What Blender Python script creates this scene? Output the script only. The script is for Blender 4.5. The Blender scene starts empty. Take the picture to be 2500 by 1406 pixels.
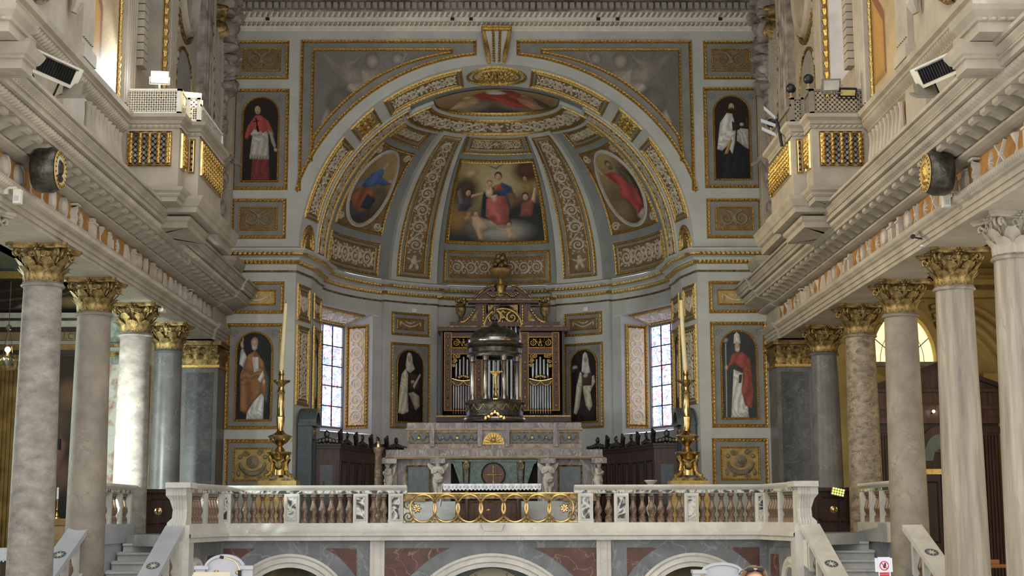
import bpy, math, random
import numpy as np
from mathutils.geometry import tessellate_polygon

SC = bpy.context.scene
COL = SC.collection
PI = math.pi
RND = random.Random(7)

# ---------------------------------------------------------------- camera
FPX = 3576.0
PITCH, YAW, ROLL = math.radians(8.9), math.radians(-0.57), math.radians(0.15)
CAM = np.array([0.02, 0.0, 2.0])
_F = np.array([math.sin(-YAW)*math.cos(PITCH), math.cos(YAW)*math.cos(PITCH), math.sin(PITCH)])
_R0 = np.array([math.cos(YAW), math.sin(YAW), 0]); _U0 = np.cross(_R0, _F)
_R = _R0*math.cos(ROLL)-_U0*math.sin(ROLL); _U = _U0*math.cos(ROLL)+_R0*math.sin(ROLL)
cd = bpy.data.cameras.new('camera'); cam = bpy.data.objects.new('camera', cd); COL.objects.link(cam)
cd.sensor_width = 36.0; cd.lens = FPX/2500*36.0; cd.clip_end = 300
from mathutils import Matrix, Vector
cam.matrix_world = Matrix(((_R[0], _U[0], -_F[0], CAM[0]), (_R[1], _U[1], -_F[1], CAM[1]),
                           (_R[2], _U[2], -_F[2], CAM[2]), (0, 0, 0, 1)))
SC.camera = cam

def at(px, py, Y):
    """surveyed point: photograph pixel -> (x, z) on the plane at depth Y"""
    d = _F+_R*(px-1250)/FPX+_U*(703-py)/FPX
    p = CAM+d*(Y-CAM[1])/d[1]
    return float(p[0]), float(p[2])

# ---------------------------------------------------------------- world, light, exposure
W = bpy.data.worlds.new('world'); SC.world = W; W.use_nodes = True
W.node_tree.nodes['Background'].inputs[0].default_value = (1.0, 0.985, 0.955, 1)
W.node_tree.nodes['Background'].inputs[1].default_value = 1.7
SC.view_settings.view_transform = 'Standard'
SC.view_settings.look = 'None'
SC.view_settings.exposure = 0.35
SC.view_settings.gamma = 1.0
SC.view_settings.use_curve_mapping = False

# ---------------------------------------------------------------- colour and materials
def lin(c):
    r = []
    for v in c:
        v = v/255.0
        r.append(v/12.92 if v <= 0.04045 else ((v+0.055)/1.055)**2.4)
    return tuple(r)

def mk(name, c, c2=None, rough=.6, metal=0.0, scale=3.0, bump=0.0, bscale=30.0, vein=None, vscale=1.5,
       stretch=(1, 1, 1), detail=6, spec=.4, lo=.35, hi=.68, vw=.06, c3=None):
    m = bpy.data.materials.new(name); m.use_nodes = True
    nt = m.node_tree; N = nt.nodes; L = nt.links
    b = N['Principled BSDF']
    b.inputs['Roughness'].default_value = rough; b.inputs['Metallic'].default_value = metal
    b.inputs['Specular IOR Level'].default_value = spec
    c = lin(c); c2 = lin(c2) if c2 else tuple(v*.8 for v in c)
    tc = N.new('ShaderNodeTexCoord'); mp = N.new('ShaderNodeMapping'); mp.inputs['Scale'].default_value = stretch
    L.new(tc.outputs['Object'], mp.inputs['Vector'])
    n = N.new('ShaderNodeTexNoise'); n.inputs['Scale'].default_value = scale; n.inputs['Detail'].default_value = detail
    n.inputs['Roughness'].default_value = .6
    L.new(mp.outputs[0], n.inputs['Vector'])
    r = N.new('ShaderNodeValToRGB'); r.color_ramp.elements[0].position = lo; r.color_ramp.elements[1].position = hi
    r.color_ramp.elements[0].color = c2+(1,); r.color_ramp.elements[1].color = c+(1,)
    if c3:
        e = r.color_ramp.elements.new((lo+hi)/2); e.color = lin(c3)+(1,)
    L.new(n.outputs['Fac'], r.inputs['Fac'])
    out = r.outputs['Color']
    if vein:
        v = N.new('ShaderNodeTexNoise'); v.inputs['Scale'].default_value = vscale; v.inputs['Detail'].default_value = 8
        v.inputs['Distortion'].default_value = 1.2; L.new(mp.outputs[0], v.inputs['Vector'])
        s = N.new('ShaderNodeMath'); s.operation = 'SUBTRACT'; s.inputs[1].default_value = .5; L.new(v.outputs['Fac'], s.inputs[0])
        a = N.new('ShaderNodeMath'); a.operation = 'ABSOLUTE'; L.new(s.outputs[0], a.inputs[0])
        q = N.new('ShaderNodeMapRange'); q.inputs[1].default_value = 0; q.inputs[2].default_value = vw
        q.inputs[3].default_value = 1; q.inputs[4].default_value = 0; L.new(a.outputs[0], q.inputs[0])
        mx = N.new('ShaderNodeMix'); mx.data_type = 'RGBA'; L.new(q.outputs[0], mx.inputs[0])
        L.new(out, mx.inputs[6]); mx.inputs[7].default_value = lin(vein)+(1,); out = mx.outputs[2]
    L.new(out, b.inputs['Base Color'])
    if bump:
        bn = N.new('ShaderNodeTexNoise'); bn.inputs['Scale'].default_value = bscale; bn.inputs['Detail'].default_value = 4
        L.new(tc.outputs['Object'], bn.inputs['Vector'])
        bp = N.new('ShaderNodeBump'); bp.inputs['Strength'].default_value = bump; bp.inputs['Distance'].default_value = .02
        L.new(bn.outputs['Fac'], bp.inputs['Height']); L.new(bp.outputs[0], b.inputs['Normal'])
    return m

def emit(name, c, strength):
    m = bpy.data.materials.new(name); m.use_nodes = True; b = m.node_tree.nodes['Principled BSDF']
    b.inputs['Base Color'].default_value = lin(c)+(1,)
    b.inputs['Emission Color'].default_value = lin(c)+(1,); b.inputs['Emission Strength'].default_value = strength
    return m

M_ = {}
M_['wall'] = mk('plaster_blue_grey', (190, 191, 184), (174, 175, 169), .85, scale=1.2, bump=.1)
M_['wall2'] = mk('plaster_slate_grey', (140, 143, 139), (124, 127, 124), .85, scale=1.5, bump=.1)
M_['field'] = mk('plaster_taupe_grey', (140, 138, 132), (122, 121, 116), .85, scale=2)
M_['ground'] = mk('ochre_ground', (136, 112, 80), (110, 88, 60), .8, scale=5)
M_['gilt_ground'] = mk('gilded_ground', (190, 162, 96), (150, 124, 68), .6, metal=.0, scale=6, bump=.3)
M_['relief'] = mk('stucco_cream', (206, 194, 172), (170, 158, 138), .8, scale=9, bump=.2)
M_['relief_tan'] = mk('stucco_tan', (150, 140, 116), (112, 102, 80), .75, scale=9, bump=.2)
M_['gold'] = mk('gilding', (226, 194, 118), (140, 106, 46), .27, metal=.85, scale=40, bump=.5, bscale=60)
M_['gold_old'] = mk('gilding_worn', (178, 152, 98), (78, 64, 40), .42, metal=.75, scale=9, bump=.5, bscale=50)
M_['brass'] = mk('polished_brass', (230, 204, 148), (182, 150, 94), .2, metal=1.0, scale=6)
M_['stucco'] = mk('stucco_nave', (172, 163, 148), (146, 138, 124), .8, scale=1.2, bump=.12, bscale=18)
M_['stucco_grime'] = mk('stucco_grimy', (176, 168, 160), (104, 94, 88), .85, scale=2.6, bump=.4)
M_['stucco_white'] = mk('stucco_white', (196, 189, 177), (168, 161, 150), .8, scale=3, bump=.2)
M_['ochre'] = mk('ochre_frieze', (168, 122, 62), (132, 92, 44), .8, scale=4)
M_['marble_white'] = mk('marble_white', (206, 204, 197), (180, 178, 170), .38, scale=1.5, vein=(182, 178, 170), vscale=1.1, vw=.012)
M_['marble_blue'] = mk('marble_bluish', (182, 184, 191), (164, 166, 174), .3, scale=1.5, vein=(168, 170, 178), vscale=1.4, vw=.012)
M_['marble_grey'] = mk('marble_dark_grey', (120, 124, 126), (96, 100, 103), .3, scale=2.5, vein=(134, 138, 140), vscale=1.2, vw=.02)
M_['marble_red'] = mk('marble_red', (98, 62, 52), (72, 44, 37), .3, scale=4, vein=(146, 112, 98), vscale=1.3, vw=.012)
M_['marble_rose'] = mk('marble_rose_brown', (108, 90, 74), (82, 66, 55), .35, scale=6, vein=(144, 120, 102), vscale=5, vw=.05)
M_['marble_black'] = mk('marble_black_white', (52, 56, 60), (30, 34, 38), .25, scale=3, vein=(206, 204, 198), vscale=3.2, vw=.10)
M_['marble_violet'] = mk('marble_violet', (136, 127, 126), (100, 90, 92), .4, scale=7, vein=(156, 148, 146), vscale=5, vw=.035, stretch=(1, 1, .35))
M_['marble_green'] = mk('marble_green', (72, 92, 80), (38, 54, 48), .25, scale=14, vein=(86, 106, 94), vscale=9, vw=.03)
M_['slate'] = mk('marble_slate_panel', (84, 92, 96), (66, 74, 78), .3, scale=8)
M_['sienna'] = mk('marble_sienna_edge', (158, 130, 96), (128, 102, 74), .4, scale=5)
M_['shaft_a'] = mk('column_cipollino', (154, 148, 139), (110, 104, 98), .6, scale=3.4, vein=(132, 122, 114), vscale=2.4, vw=.025, stretch=(1, 1, 1.8))
M_['shaft_b'] = mk('column_grey_beige', (150, 140, 127), (118, 110, 100), .6, scale=2.0, vein=(124, 115, 104), vscale=1.8, vw=.02)
M_['shaft_c'] = mk('column_dark', (104, 103, 102), (80, 80, 80), .36, scale=2.4, vein=(114, 113, 111), vscale=1.6, vw=.012)
M_['shaft_e'] = mk('column_brown_breccia', (150, 136, 116), (92, 82, 70), .5, scale=6, vein=(158, 146, 126), vscale=4, vw=.02, stretch=(1, 1, 1.6))
M_['shaft_d'] = mk('column_streaked', (166, 157, 142), (122, 114, 103), .6, scale=2.6, stretch=(3, 3, .22), vein=(140, 132, 120), vscale=1.4, vw=.02)
M_['pil_dark'] = mk('pilaster_dark_marble', (80, 80, 79), (52, 53, 54), .3, scale=3.5, vein=(94, 96, 97), vscale=3.0, vw=.02)
M_['wood'] = mk('walnut', (92, 58, 44), (52, 30, 22), .4, scale=2.5, stretch=(6, 6, .6), bump=.1)
M_['wood_dark'] = mk('walnut_dark', (62, 38, 28), (34, 20, 15), .4, scale=2.5, stretch=(6, 6, .6))
M_['wood_red'] = mk('organ_case_wood', (94, 57, 45), (62, 37, 30), .4, scale=4, stretch=(4, 4, .6))
M_['tin'] = mk('organ_pipe_tin', (176, 176, 176), (130, 130, 132), .28, metal=.85, scale=2, stretch=(3, 3, .5))
M_['black'] = mk('black_metal', (24, 24, 25), (16, 16, 17), .5)
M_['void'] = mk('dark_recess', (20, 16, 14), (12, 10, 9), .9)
M_['iron'] = mk('dark_iron', (60, 62, 66), (40, 42, 45), .4, metal=.7)
M_['wax'] = mk('candle_wax', (226, 214, 176), (208, 194, 150), .5, scale=2)
M_['cloth'] = mk('white_linen', (232, 232, 238), (206, 206, 214), .9, scale=20)
M_['plastic'] = mk('white_plastic', (214, 212, 200), (200, 198, 186), .45)
M_['paper'] = mk('cream_paper', (190, 184, 164), (182, 175, 154), .8)
M_['bronze'] = mk('dark_bronze', (96, 92, 84), (52, 50, 46), .3, metal=.7, scale=10, bump=.3)
M_['steel'] = mk('polished_pewter', (178, 170, 160), (110, 102, 94), .2, metal=.9, scale=3)
M_['step'] = mk('marble_step', (196, 196, 192), (168, 170, 168), .45, scale=2, vein=(168, 170, 170), vscale=1.0, vw=.012)
M_['aisle'] = mk('aisle_plaster', (150, 132, 92), (120, 104, 70), .85, scale=2)
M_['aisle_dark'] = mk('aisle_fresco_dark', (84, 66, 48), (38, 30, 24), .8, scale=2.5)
M_['gilt_col'] = mk('gilded_fluted', (150, 118, 62), (104, 80, 42), .5, metal=.3, scale=3)
M_['skin'] = mk('skin', (214, 166, 142), (200, 150, 126), .55, scale=8)
M_['hair'] = mk('hair_dark_blonde', (128, 98, 64), (70, 50, 34), .5, scale=6, stretch=(30, 30, 2))

# painted canvases carry their picture as vertex colour
pm = bpy.data.materials.new('oil_painting'); pm.use_nodes = True
_b = pm.node_tree.nodes['Principled BSDF']; _b.inputs['Roughness'].default_value = .55; _b.inputs['Specular IOR Level'].default_value = .25
_a = pm.node_tree.nodes.new('ShaderNodeVertexColor'); _a.layer_name = 'paint'
_n = pm.node_tree.nodes.new('ShaderNodeTexNoise'); _n.inputs['Scale'].default_value = 14; _n.inputs['Detail'].default_value = 8
_tc = pm.node_tree.nodes.new('ShaderNodeTexCoord'); pm.node_tree.links.new(_tc.outputs['Object'], _n.inputs['Vector'])
_mr = pm.node_tree.nodes.new('ShaderNodeMapRange'); _mr.inputs[3].default_value = .72; _mr.inputs[4].default_value = 1.25
pm.node_tree.links.new(_n.outputs['Fac'], _mr.inputs[0])
_mx = pm.node_tree.nodes.new('ShaderNodeMix'); _mx.data_type = 'RGBA'; _mx.blend_type = 'MULTIPLY'; _mx.inputs[0].default_value = 1
pm.node_tree.links.new(_a.outputs['Color'], _mx.inputs[6]); pm.node_tree.links.new(_mr.outputs[0], _mx.inputs[7])
pm.node_tree.links.new(_mx.outputs[2], _b.inputs['Base Color'])
M_['paint'] = pm

# ---------------------------------------------------------------- objects
BASE = {}
def props(o, label=None, cat=None, group=None, kind=None):
    if label: o['label'] = label
    if cat: o['category'] = cat
    if group: o['group'] = group
    if kind: o['kind'] = kind
    return o
def thing(name, label=None, cat=None, loc=(0, 0, 0), rotz=0.0, group=None, kind=None):
    o = bpy.data.objects.new(name, None); COL.objects.link(o); o.empty_display_size = .1
    o.location = loc; o.rotation_euler = (0, 0, rotz); BASE[o.name] = (0, 0, 0)
    return props(o, label, cat, group, kind)
def wthing(name, label, cat, loc, group=None, kind=None):
    """a thing whose parts are written in world coordinates"""
    o = thing(name, label, cat, loc, 0, group, kind); BASE[o.name] = loc; return o
def dup(o, parent=None):
    c = o.copy(); COL.objects.link(c); BASE[c.name] = BASE.get(o.name, (0, 0, 0))
    c.parent = parent
    for ch in KIDS.get(o.name, []): KIDS.setdefault(c.name, []).append(dup(ch, c))
    return c
KIDS = {}

class MB:
    def __init__(s): s.v = []; s.f = []
    def add(s, vs, fs):
        o = len(s.v); s.v.extend(vs); s.f.extend([tuple(i+o for i in q) for q in fs]); return s
    def box(s, x0, x1, y0, y1, z0, z1):
        return s.add([(x0, y0, z0), (x1, y0, z0), (x1, y1, z0), (x0, y1, z0), (x0, y0, z1), (x1, y0, z1), (x1, y1, z1), (x0, y1, z1)],
                     [(0, 3, 2, 1), (4, 5, 6, 7), (0, 1, 5, 4), (1, 2, 6, 5), (2, 3, 7, 6), (3, 0, 4, 7)])
    def mbox(s, M, x0, x1, y0, y1, h0, h1):
        vs = [M(x, y, h) for h in (h0, h1) for x, y in ((x0, y0), (x1, y0), (x1, y1), (x0, y1))]
        return s.add(vs, [(4, 5, 6, 7), (0, 3, 2, 1), (0, 1, 5, 4), (1, 2, 6, 5), (2, 3, 7, 6), (3, 0, 4, 7)])
    def grid(s, fn, nu, nv, cu=False):
        vs = [fn(i/nu, j/nv) for i in range(nu if cu else nu+1) for j in range(nv+1)]
        n = nv+1; fs = []
        for i in range(nu):
            a = i*n; b = ((i+1) % nu if cu else i+1)*n
            for j in range(nv): fs.append((a+j, b+j, b+j+1, a+j+1))
        return s.add(vs, fs)
    def lathe(s, prof, seg=24, c=(0, 0, 0), a0=0.0, a1=2*PI, sx=1, sy=1):
        full = abs(a1-a0-2*PI) < 1e-6; n = len(prof); vs = []
        for i in range(seg if full else seg+1):
            a = a0+(a1-a0)*i/seg; ca, sa = math.cos(a), math.sin(a)
            for r, z in prof: vs.append((c[0]+r*ca*sx, c[1]+r*sa*sy, c[2]+z))
        fs = []
        for i in range(seg):
            p = i*n; q = ((i+1) % seg if full else i+1)*n
            for j in range(n-1): fs.append((p+j, q+j, q+j+1, p+j+1))
        return s.add(vs, fs)
    def tube(s, path, r, seg=6, cap=True):
        n = len(path); vs = []; fs = []
        P = [np.array(p, float) for p in path]; up = None
        for i, p in enumerate(P):
            t = P[min(i+1, n-1)]-P[max(i-1, 0)]; t = t/(np.linalg.norm(t)+1e-9)
            if up is None: up = np.array([0, 0, 1.0]) if abs(t[2]) < .9 else np.array([1.0, 0, 0])
            a = np.cross(up, t); a /= (np.linalg.norm(a)+1e-9); up = np.cross(t, a)
            rr = r[i] if hasattr(r, '__len__') else r
            for k in range(seg):
                w = 2*PI*k/seg; vs.append(tuple(p+a*rr*math.cos(w)+up*rr*math.sin(w)))
        for i in range(n-1):
            for k in range(seg): fs.append((i*seg+k, i*seg+(k+1) % seg, (i+1)*seg+(k+1) % seg, (i+1)*seg+k))
        if cap: fs.append(tuple(range(seg))[::-1]); fs.append(tuple((n-1)*seg+k for k in range(seg)))
        return s.add(vs, fs)
    def prism(s, poly, fa, fb):
        """poly of 2-d points, fa/fb map a point to the two end faces"""
        n = len(poly); vs = [fa(*p) for p in poly]+[fb(*p) for p in poly]
        tri = tessellate_polygon([[Vector((p[0], p[1], 0)) for p in poly]])
        fs = [tuple(t)[::-1] for t in tri]+[tuple(i+n for i in t) for t in tri]
        fs += [(i, (i+1) % n, n+(i+1) % n, n+i) for i in range(n)]
        return s.add(vs, fs)
    def sph(s, c, r, n=8, m=6, rot=0):
        if not hasattr(r, '__len__'): r = (r, r, r)
        cr, sr = math.cos(rot), math.sin(rot)
        def fn(u, v):
            a = 2*PI*u; t = PI*(v-.5); x = r[0]*math.cos(t)*math.cos(a); y = r[1]*math.cos(t)*math.sin(a); z = r[2]*math.sin(t)
            return (c[0]+x*cr+z*sr, c[1]+y, c[2]-x*sr+z*cr)
        return s.grid(fn, n, m, True)
    def build(s, name, mat, parent=None, smooth=False, label=None, cat=None, group=None, kind=None):
        me = bpy.data.meshes.new(name)
        off = BASE.get(parent.name, (0, 0, 0)) if parent else (0, 0, 0)
        v = s.v
        if off != (0, 0, 0): v = [(p[0]-off[0], p[1]-off[1], p[2]-off[2]) for p in v]
        me.from_pydata(v, [], s.f); me.materials.append(M_[mat] if isinstance(mat, str) else mat)
        if smooth:
            me.polygons.foreach_set('use_smooth', [True]*len(me.polygons))
            try: me.set_sharp_from_angle(angle=math.radians(40))
            except Exception: pass
        o = bpy.data.objects.new(name, me); COL.objects.link(o); BASE[o.name] = off
        if parent: o.parent = parent; KIDS.setdefault(parent.name, []).append(o)
        return props(o, label, cat, group, kind)

# ---------------------------------------------------------------- panels: mapping M(x, y, h) from panel metres to space
def flat(o, ux, uy, n):
    return lambda x, y, h=0.0: (o[0]+ux[0]*x+uy[0]*y+n[0]*h, o[1]+ux[1]*x+uy[1]*y+n[1]*h, o[2]+ux[2]*x+uy[2]*y+n[2]*h)
def quadmap(B, bl, br, tr, tl):
    """B(a, b, h) surface, quad corners in (a, b) -> M, W, H"""
    P = [np.array(B(*q, 0.0)) for q in (bl, br, tr, tl)]
    mid = lambda p, q: np.array(B((p[0]+q[0])/2, (p[1]+q[1])/2, 0.0))
    def ln(p, q): m = mid(p, q); return np.linalg.norm(np.array(B(*p, 0.))-m)+np.linalg.norm(m-np.array(B(*q, 0.)))
    Wd = (ln(bl, br)+ln(tl, tr))/2; Hd = (ln(bl, tl)+ln(br, tr))/2
    def M(x, y, h=0.0):
        s, t = x/Wd, y/Hd
        a = (bl[0]*(1-s)+br[0]*s)*(1-t)+(tl[0]*(1-s)+tr[0]*s)*t
        b = (bl[1]*(1-s)+br[1]*s)*(1-t)+(tl[1]*(1-s)+tr[1]*s)*t
        return B(a, b, h)
    return M, Wd, Hd
def sub(M, x0, y0): return lambda x, y, h=0.0: M(x+x0, y+y0, h)

def rect_loop(x0, x1, y0, y1): return [(x0, y0), (x1, y0), (x1, y1), (x0, y1)]
def arch_loop(x0, x1, y0, y1, n=14):
    r = (x1-x0)/2; cx = (x0+x1)/2
    return [(x0, y0), (x1, y0)]+[(cx+r*math.cos(PI*i/n), y1-r+r*math.sin(PI*i/n)) for i in range(n+1)]
def ell_loop(cx, cy, rx, ry, n=40, rot=0.0):
    c, s = math.cos(rot), math.sin(rot)
    return [(cx+rx*math.cos(2*PI*i/n)*c-ry*math.sin(2*PI*i/n)*s, cy+rx*math.cos(2*PI*i/n)*s+ry*math.sin(2*PI*i/n)*c) for i in range(n)]
def resample(loop, step, closed=True):
    out = []; n = len(loop)
    for i in range(n if closed else n-1):
        p, q = loop[i], loop[(i+1) % n]; d = math.dist(p, q); k = max(1, round(d/step))
        for j in range(k): out.append((p[0]+(q[0]-p[0])*j/k, p[1]+(q[1]-p[1])*j/k))
    if not closed: out.append(loop[-1])
    return out
def normals(pts, closed=True):
    n = len(pts); out = []
    for i in range(n):
        a = pts[(i-1) % n] if closed or i > 0 else None; b = pts[(i+1) % n] if closed or i < n-1 else None; p = pts[i]
        ds = []
        for u, v in ((a, p), (p, b)):
            if u is None or v is None: continue
            dx, dy = v[0]-u[0], v[1]-u[1]; L = math.hypot(dx, dy)
            if L > 1e-9: ds.append((-dy/L, dx/L))
        if len(ds) == 1: ds = ds*2
        k = 1+ds[0][0]*ds[1][0]+ds[0][1]*ds[1][1]; k = max(k, .35)
        out.append(((ds[0][0]+ds[1][0])/k, (ds[0][1]+ds[1][1])/k))
    return out
PROF = [(0, 0), (.1, .7), (.28, .5), (.5, 1.0), (.72, .5), (.9, .7), (1, 0)]
def frame(mb, M, loop, w=.09, h=.05, pitch=.1, prof=PROF, base=0.0, bead=True):
    pts = resample(loop, pitch/2) if bead else resample(loop, max(pitch, .12)); nr = normals(pts); n = len(pts); m = len(prof)
    vs = []
    for i, (p, q) in enumerate(zip(pts, nr)):
        for d, z in prof:
            k = 1.0 if (i % 2 == 0 or not bead or z < .9) else .35
            vs.append(M(p[0]+q[0]*d*w, p[1]+q[1]*d*w, base+z*h*k))
    fs = []
    for i in range(n):
        a = i*m; b = ((i+1) % n)*m
        for j in range(m-1): fs.append((a+j, b+j, b+j+1, a+j+1))
    return mb.add(vs, fs)
def fill(mb, M, loop, h=0.0, rings=4, step=.15):
    if len(loop) == 4:
        p, q, r_, s_ = loop; nu = max(1, round(max(math.dist(p, q), math.dist(s_, r_))/step)); nv = max(1, round(max(math.dist(q, r_), math.dist(p, s_))/step))
        def fn(u, v): return M((p[0]*(1-u)+q[0]*u)*(1-v)+(s_[0]*(1-u)+r_[0]*u)*v, (p[1]*(1-u)+q[1]*u)*(1-v)+(s_[1]*(1-u)+r_[1]*u)*v, h)
        return mb.grid(fn, nu, nv)
    pts = resample(loop, step); n = len(pts); cx = sum(p[0] for p in pts)/n; cy = sum(p[1] for p in pts)/n
    xs = [p[0] for p in loop]; ys = [p[1] for p in loop]; cx = (min(xs)+max(xs))/2; cy = (min(ys)+max(ys))/2
    vs = [M(cx, cy, h)]+[M(cx+(p[0]-cx)*k/rings, cy+(p[1]-cy)*k/rings, h) for k in range(1, rings+1) for p in pts]
    fs = [(0, 1+i, 1+(i+1) % n) for i in range(n)]
    for k in range(rings-1):
        o = 1+k*n
        fs += [(o+i, o+n+i, o+n+(i+1) % n, o+(i+1) % n) for i in range(n)]
    return mb.add(vs, fs)
def inset(loop, d):
    nr = normals(loop); return [(p[0]+q[0]*d, p[1]+q[1]*d) for p, q in zip(loop, nr)]

# ---------------------------------------------------------------- stucco ornament laid on a panel
def ridge(mb, M, path, w, h, b=0.0):
    n = len(path); vs = []
    for i, p in enumerate(path):
        a = path[max(i-1, 0)]; c = path[min(i+1, n-1)]; dx, dy = c[0]-a[0], c[1]-a[1]; L = math.hypot(dx, dy)+1e-9
        ww = w[i] if hasattr(w, '__len__') else w; hh = h*(ww/max(w) if hasattr(w, '__len__') else 1)
        nx, ny = -dy/L*ww/2, dx/L*ww/2
        vs += [M(p[0]+nx, p[1]+ny, b), M(p[0]+nx*.5, p[1]+ny*.5, b+hh*.9), M(p[0]-nx*.5, p[1]-ny*.5, b+hh*.9), M(p[0]-nx, p[1]-ny, b)]
    fs = [(i*4+j, i*4+j+1, i*4+j+5, i*4+j+4) for i in range(n-1) for j in range(3)]
    return mb.add(vs, fs)
def blob(mb, M, cx, cy, rx, ry, h, ang=0.0, n=7, b=0.0):
    c, s = math.cos(ang), math.sin(ang); vs = [M(cx, cy, b+h)]
    for k, hh in ((.62, .78), (1.0, 0.0)):
        for i in range(n):
            a = 2*PI*i/n; x, y = rx*k*math.cos(a), ry*k*math.sin(a); vs.append(M(cx+x*c-y*s, cy+x*s+y*c, b+h*hh))
    fs = [(0, 1+i, 1+(i+1) % n) for i in range(n)]+[(1+i, 1+n+i, 1+n+(i+1) % n, 1+(i+1) % n) for i in range(n)]
    return mb.add(vs, fs)
def spiral(cx, cy, r, turns=1.7, d=1, a0=0.0, n=22):
    return [(cx+r*(1-.85*i/n)*math.cos(a0+d*2*PI*turns*i/n), cy+r*(1-.85*i/n)*math.sin(a0+d*2*PI*turns*i/n)) for i in range(n+1)]
def putto(mb, M, cx, cy, s, h, lean=0.0):
    for dx, dy, rx, ry, a in ((0, .36, .13, .15, 0), (0, .08, .2, .27, 0), (-.17, -.26, .1, .24, -.25), (.17, -.3, .1, .25, .3), (-.28, .12, .07, .2, .9), (.3, .18, .07, .2, -1.0)):
        x = dx*math.cos(lean)-dy*math.sin(lean); y = dx*math.sin(lean)+dy*math.cos(lean)
        blob(mb, M, cx+x*s, cy+y*s, rx*s, ry*s, h*(1.0 if ry < .26 else .8), a+lean)
def scrolls(mb, M, x0, x1, y0, y1, n=4, h=.045, mid=True, end=None):
    """running acanthus scroll along the long side of the rectangle"""
    Wd, Hd = x1-x0, y1-y0; vert = Hd > Wd; L, T = (Hd, Wd) if vert else (Wd, Hd)
    MM = (lambda x, y, hh=0.0: M(x0+Wd/2+y, y0+x, hh)) if vert else (lambda x, y, hh=0.0: M(x0+x, y0+Hd/2+y, hh))
    st = L/n; r = min(st*.46, T*.43)
    for k in range(n):
        cx = (k+.5)*st
        if mid and not vert and n % 2 == 1 and k == n//2:
            putto(mb, MM, cx, 0, T*.8, h*1.3); continue
        if end and vert and k == 0:
            putto(mb, lambda x, y, hh=0.0: MM(cx+y, -x, hh), 0, 0, T*.95, h*1.5); continue
        d = 1 if k % 2 else -1; a0 = PI/2*d+PI
        sp = spiral(cx, 0, r, 1.75, d, a0, 20)
        ridge(mb, MM, sp, [r*.40*(1-.6*i/20) for i in range(21)], h)
        blob(mb, MM, cx, 0, r*.2, r*.2, h*1.4)
        for i in range(10):
            a = a0+d*2*PI*(i/10+.05); blob(mb, MM, cx+math.cos(a)*r*1.06, math.sin(a)*r*1.06, r*.3, r*.13, h*.8, a+d*1.1, 5)
        for sg in (-1, 1):
            for e in (-1, 1): blob(mb, MM, cx+e*st*.46, sg*T*.33, r*.26, r*.15, h*.7, sg*e*.8, 5)
        if k < n-1:
            xa = cx+r*.2; ridge(mb, MM, [(cx+r*math.cos(t)*.2+st*u, T*.40*(-d)*math.cos(PI*u)*.9) for u in (0, .25, .5, .75, 1) for t in (0,)], r*.2, h*.8)
def swag(mb, M, x0, x1, y0, y1, h=.05, bird=True):
    Wd, Hd = x1-x0, y1-y0; cx = (x0+x1)/2
    pth = [(x0+Wd*(.1+.8*i/14), y1-Hd*(.2+.58*math.sin(PI*i/14))) for i in range(15)]
    ridge(mb, M, pth, [Hd*(.1+.16*math.sin(PI*i/14)) for i in range(15)], h)
    for s in (-1, 1): blob(mb, M, cx+s*Wd*.4, y1-Hd*.45, Hd*.07, Hd*.32, h*.9)
    if bird:
        blob(mb, M, cx, y1-Hd*.36, Hd*.12, Hd*.2, h*1.2)
        for s in (-1, 1): blob(mb, M, cx+s*Wd*.11, y1-Hd*.3, Wd*.11, Hd*.1, h, s*.5)
def wreath(mb, M, x0, x1, y0, y1, h=.06):
    Wd, Hd = x1-x0, y1-y0; cx, cy = (x0+x1)/2, y0+Hd*.58
    for r, k in ((.2, 1.0), (.13, 1.5), (.06, 1.9)): blob(mb, M, cx, cy, Wd*r, Wd*r, h*k, 0, 14)
    pth = [(cx+Wd*.36*math.cos(a), cy-Hd*.02+Hd*.38*math.sin(a)) for a in [PI+.15+(PI-.3)*i/14 for i in range(15)]]
    ridge(mb, M, pth, [Wd*(.09+.08*math.sin(PI*i/14)) for i in range(15)], h*1.2)
    for i in range(15): blob(mb, M, pth[i][0], pth[i][1], Wd*.05, Wd*.07, h*1.4, i*.7, 6)
    for s in (-1, 1):
        ridge(mb, M, spiral(cx+s*Wd*.2, y1-Hd*.1, Wd*.1, 1.3, s, 0, 12), Wd*.05, h*.8)
        blob(mb, M, cx+s*Wd*.36, cy+Hd*.18, Wd*.07, Wd*.07, h*1.2); blob(mb, M, cx+s*Wd*.4, y0+Hd*.2, Wd*.06, Hd*.14, h)
        ridge(mb, M, spiral(cx+s*Wd*.18, y0+Hd*.1, Wd*.08, 1.3, -s, 0, 12), Wd*.04, h*.7)
def wreath_pair(mb, M, x0, x1, y0, y1, h=.05):
    Wd, Hd = x1-x0, y1-y0; cx, cy = (x0+x1)/2, (y0+y1)/2
    for s in (-1, 1):
        ridge(mb, M, spiral(cx+s*Wd*.22, cy, Hd*.4, 1.8, s, PI/2, 22), [Hd*.13*(1-.5*i/22) for i in range(23)], h)
        for i in range(8):
            a = 2*PI*i/8; blob(mb, M, cx+s*Wd*.22+math.cos(a)*Hd*.42, cy+math.sin(a)*Hd*.42, Hd*.09, Hd*.05, h*.8, a+1, 5)
    blob(mb, M, cx, cy, Hd*.09, Hd*.36, h*1.1); blob(mb, M, cx, cy-Hd*.1, Hd*.2, Hd*.1, h)

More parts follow.
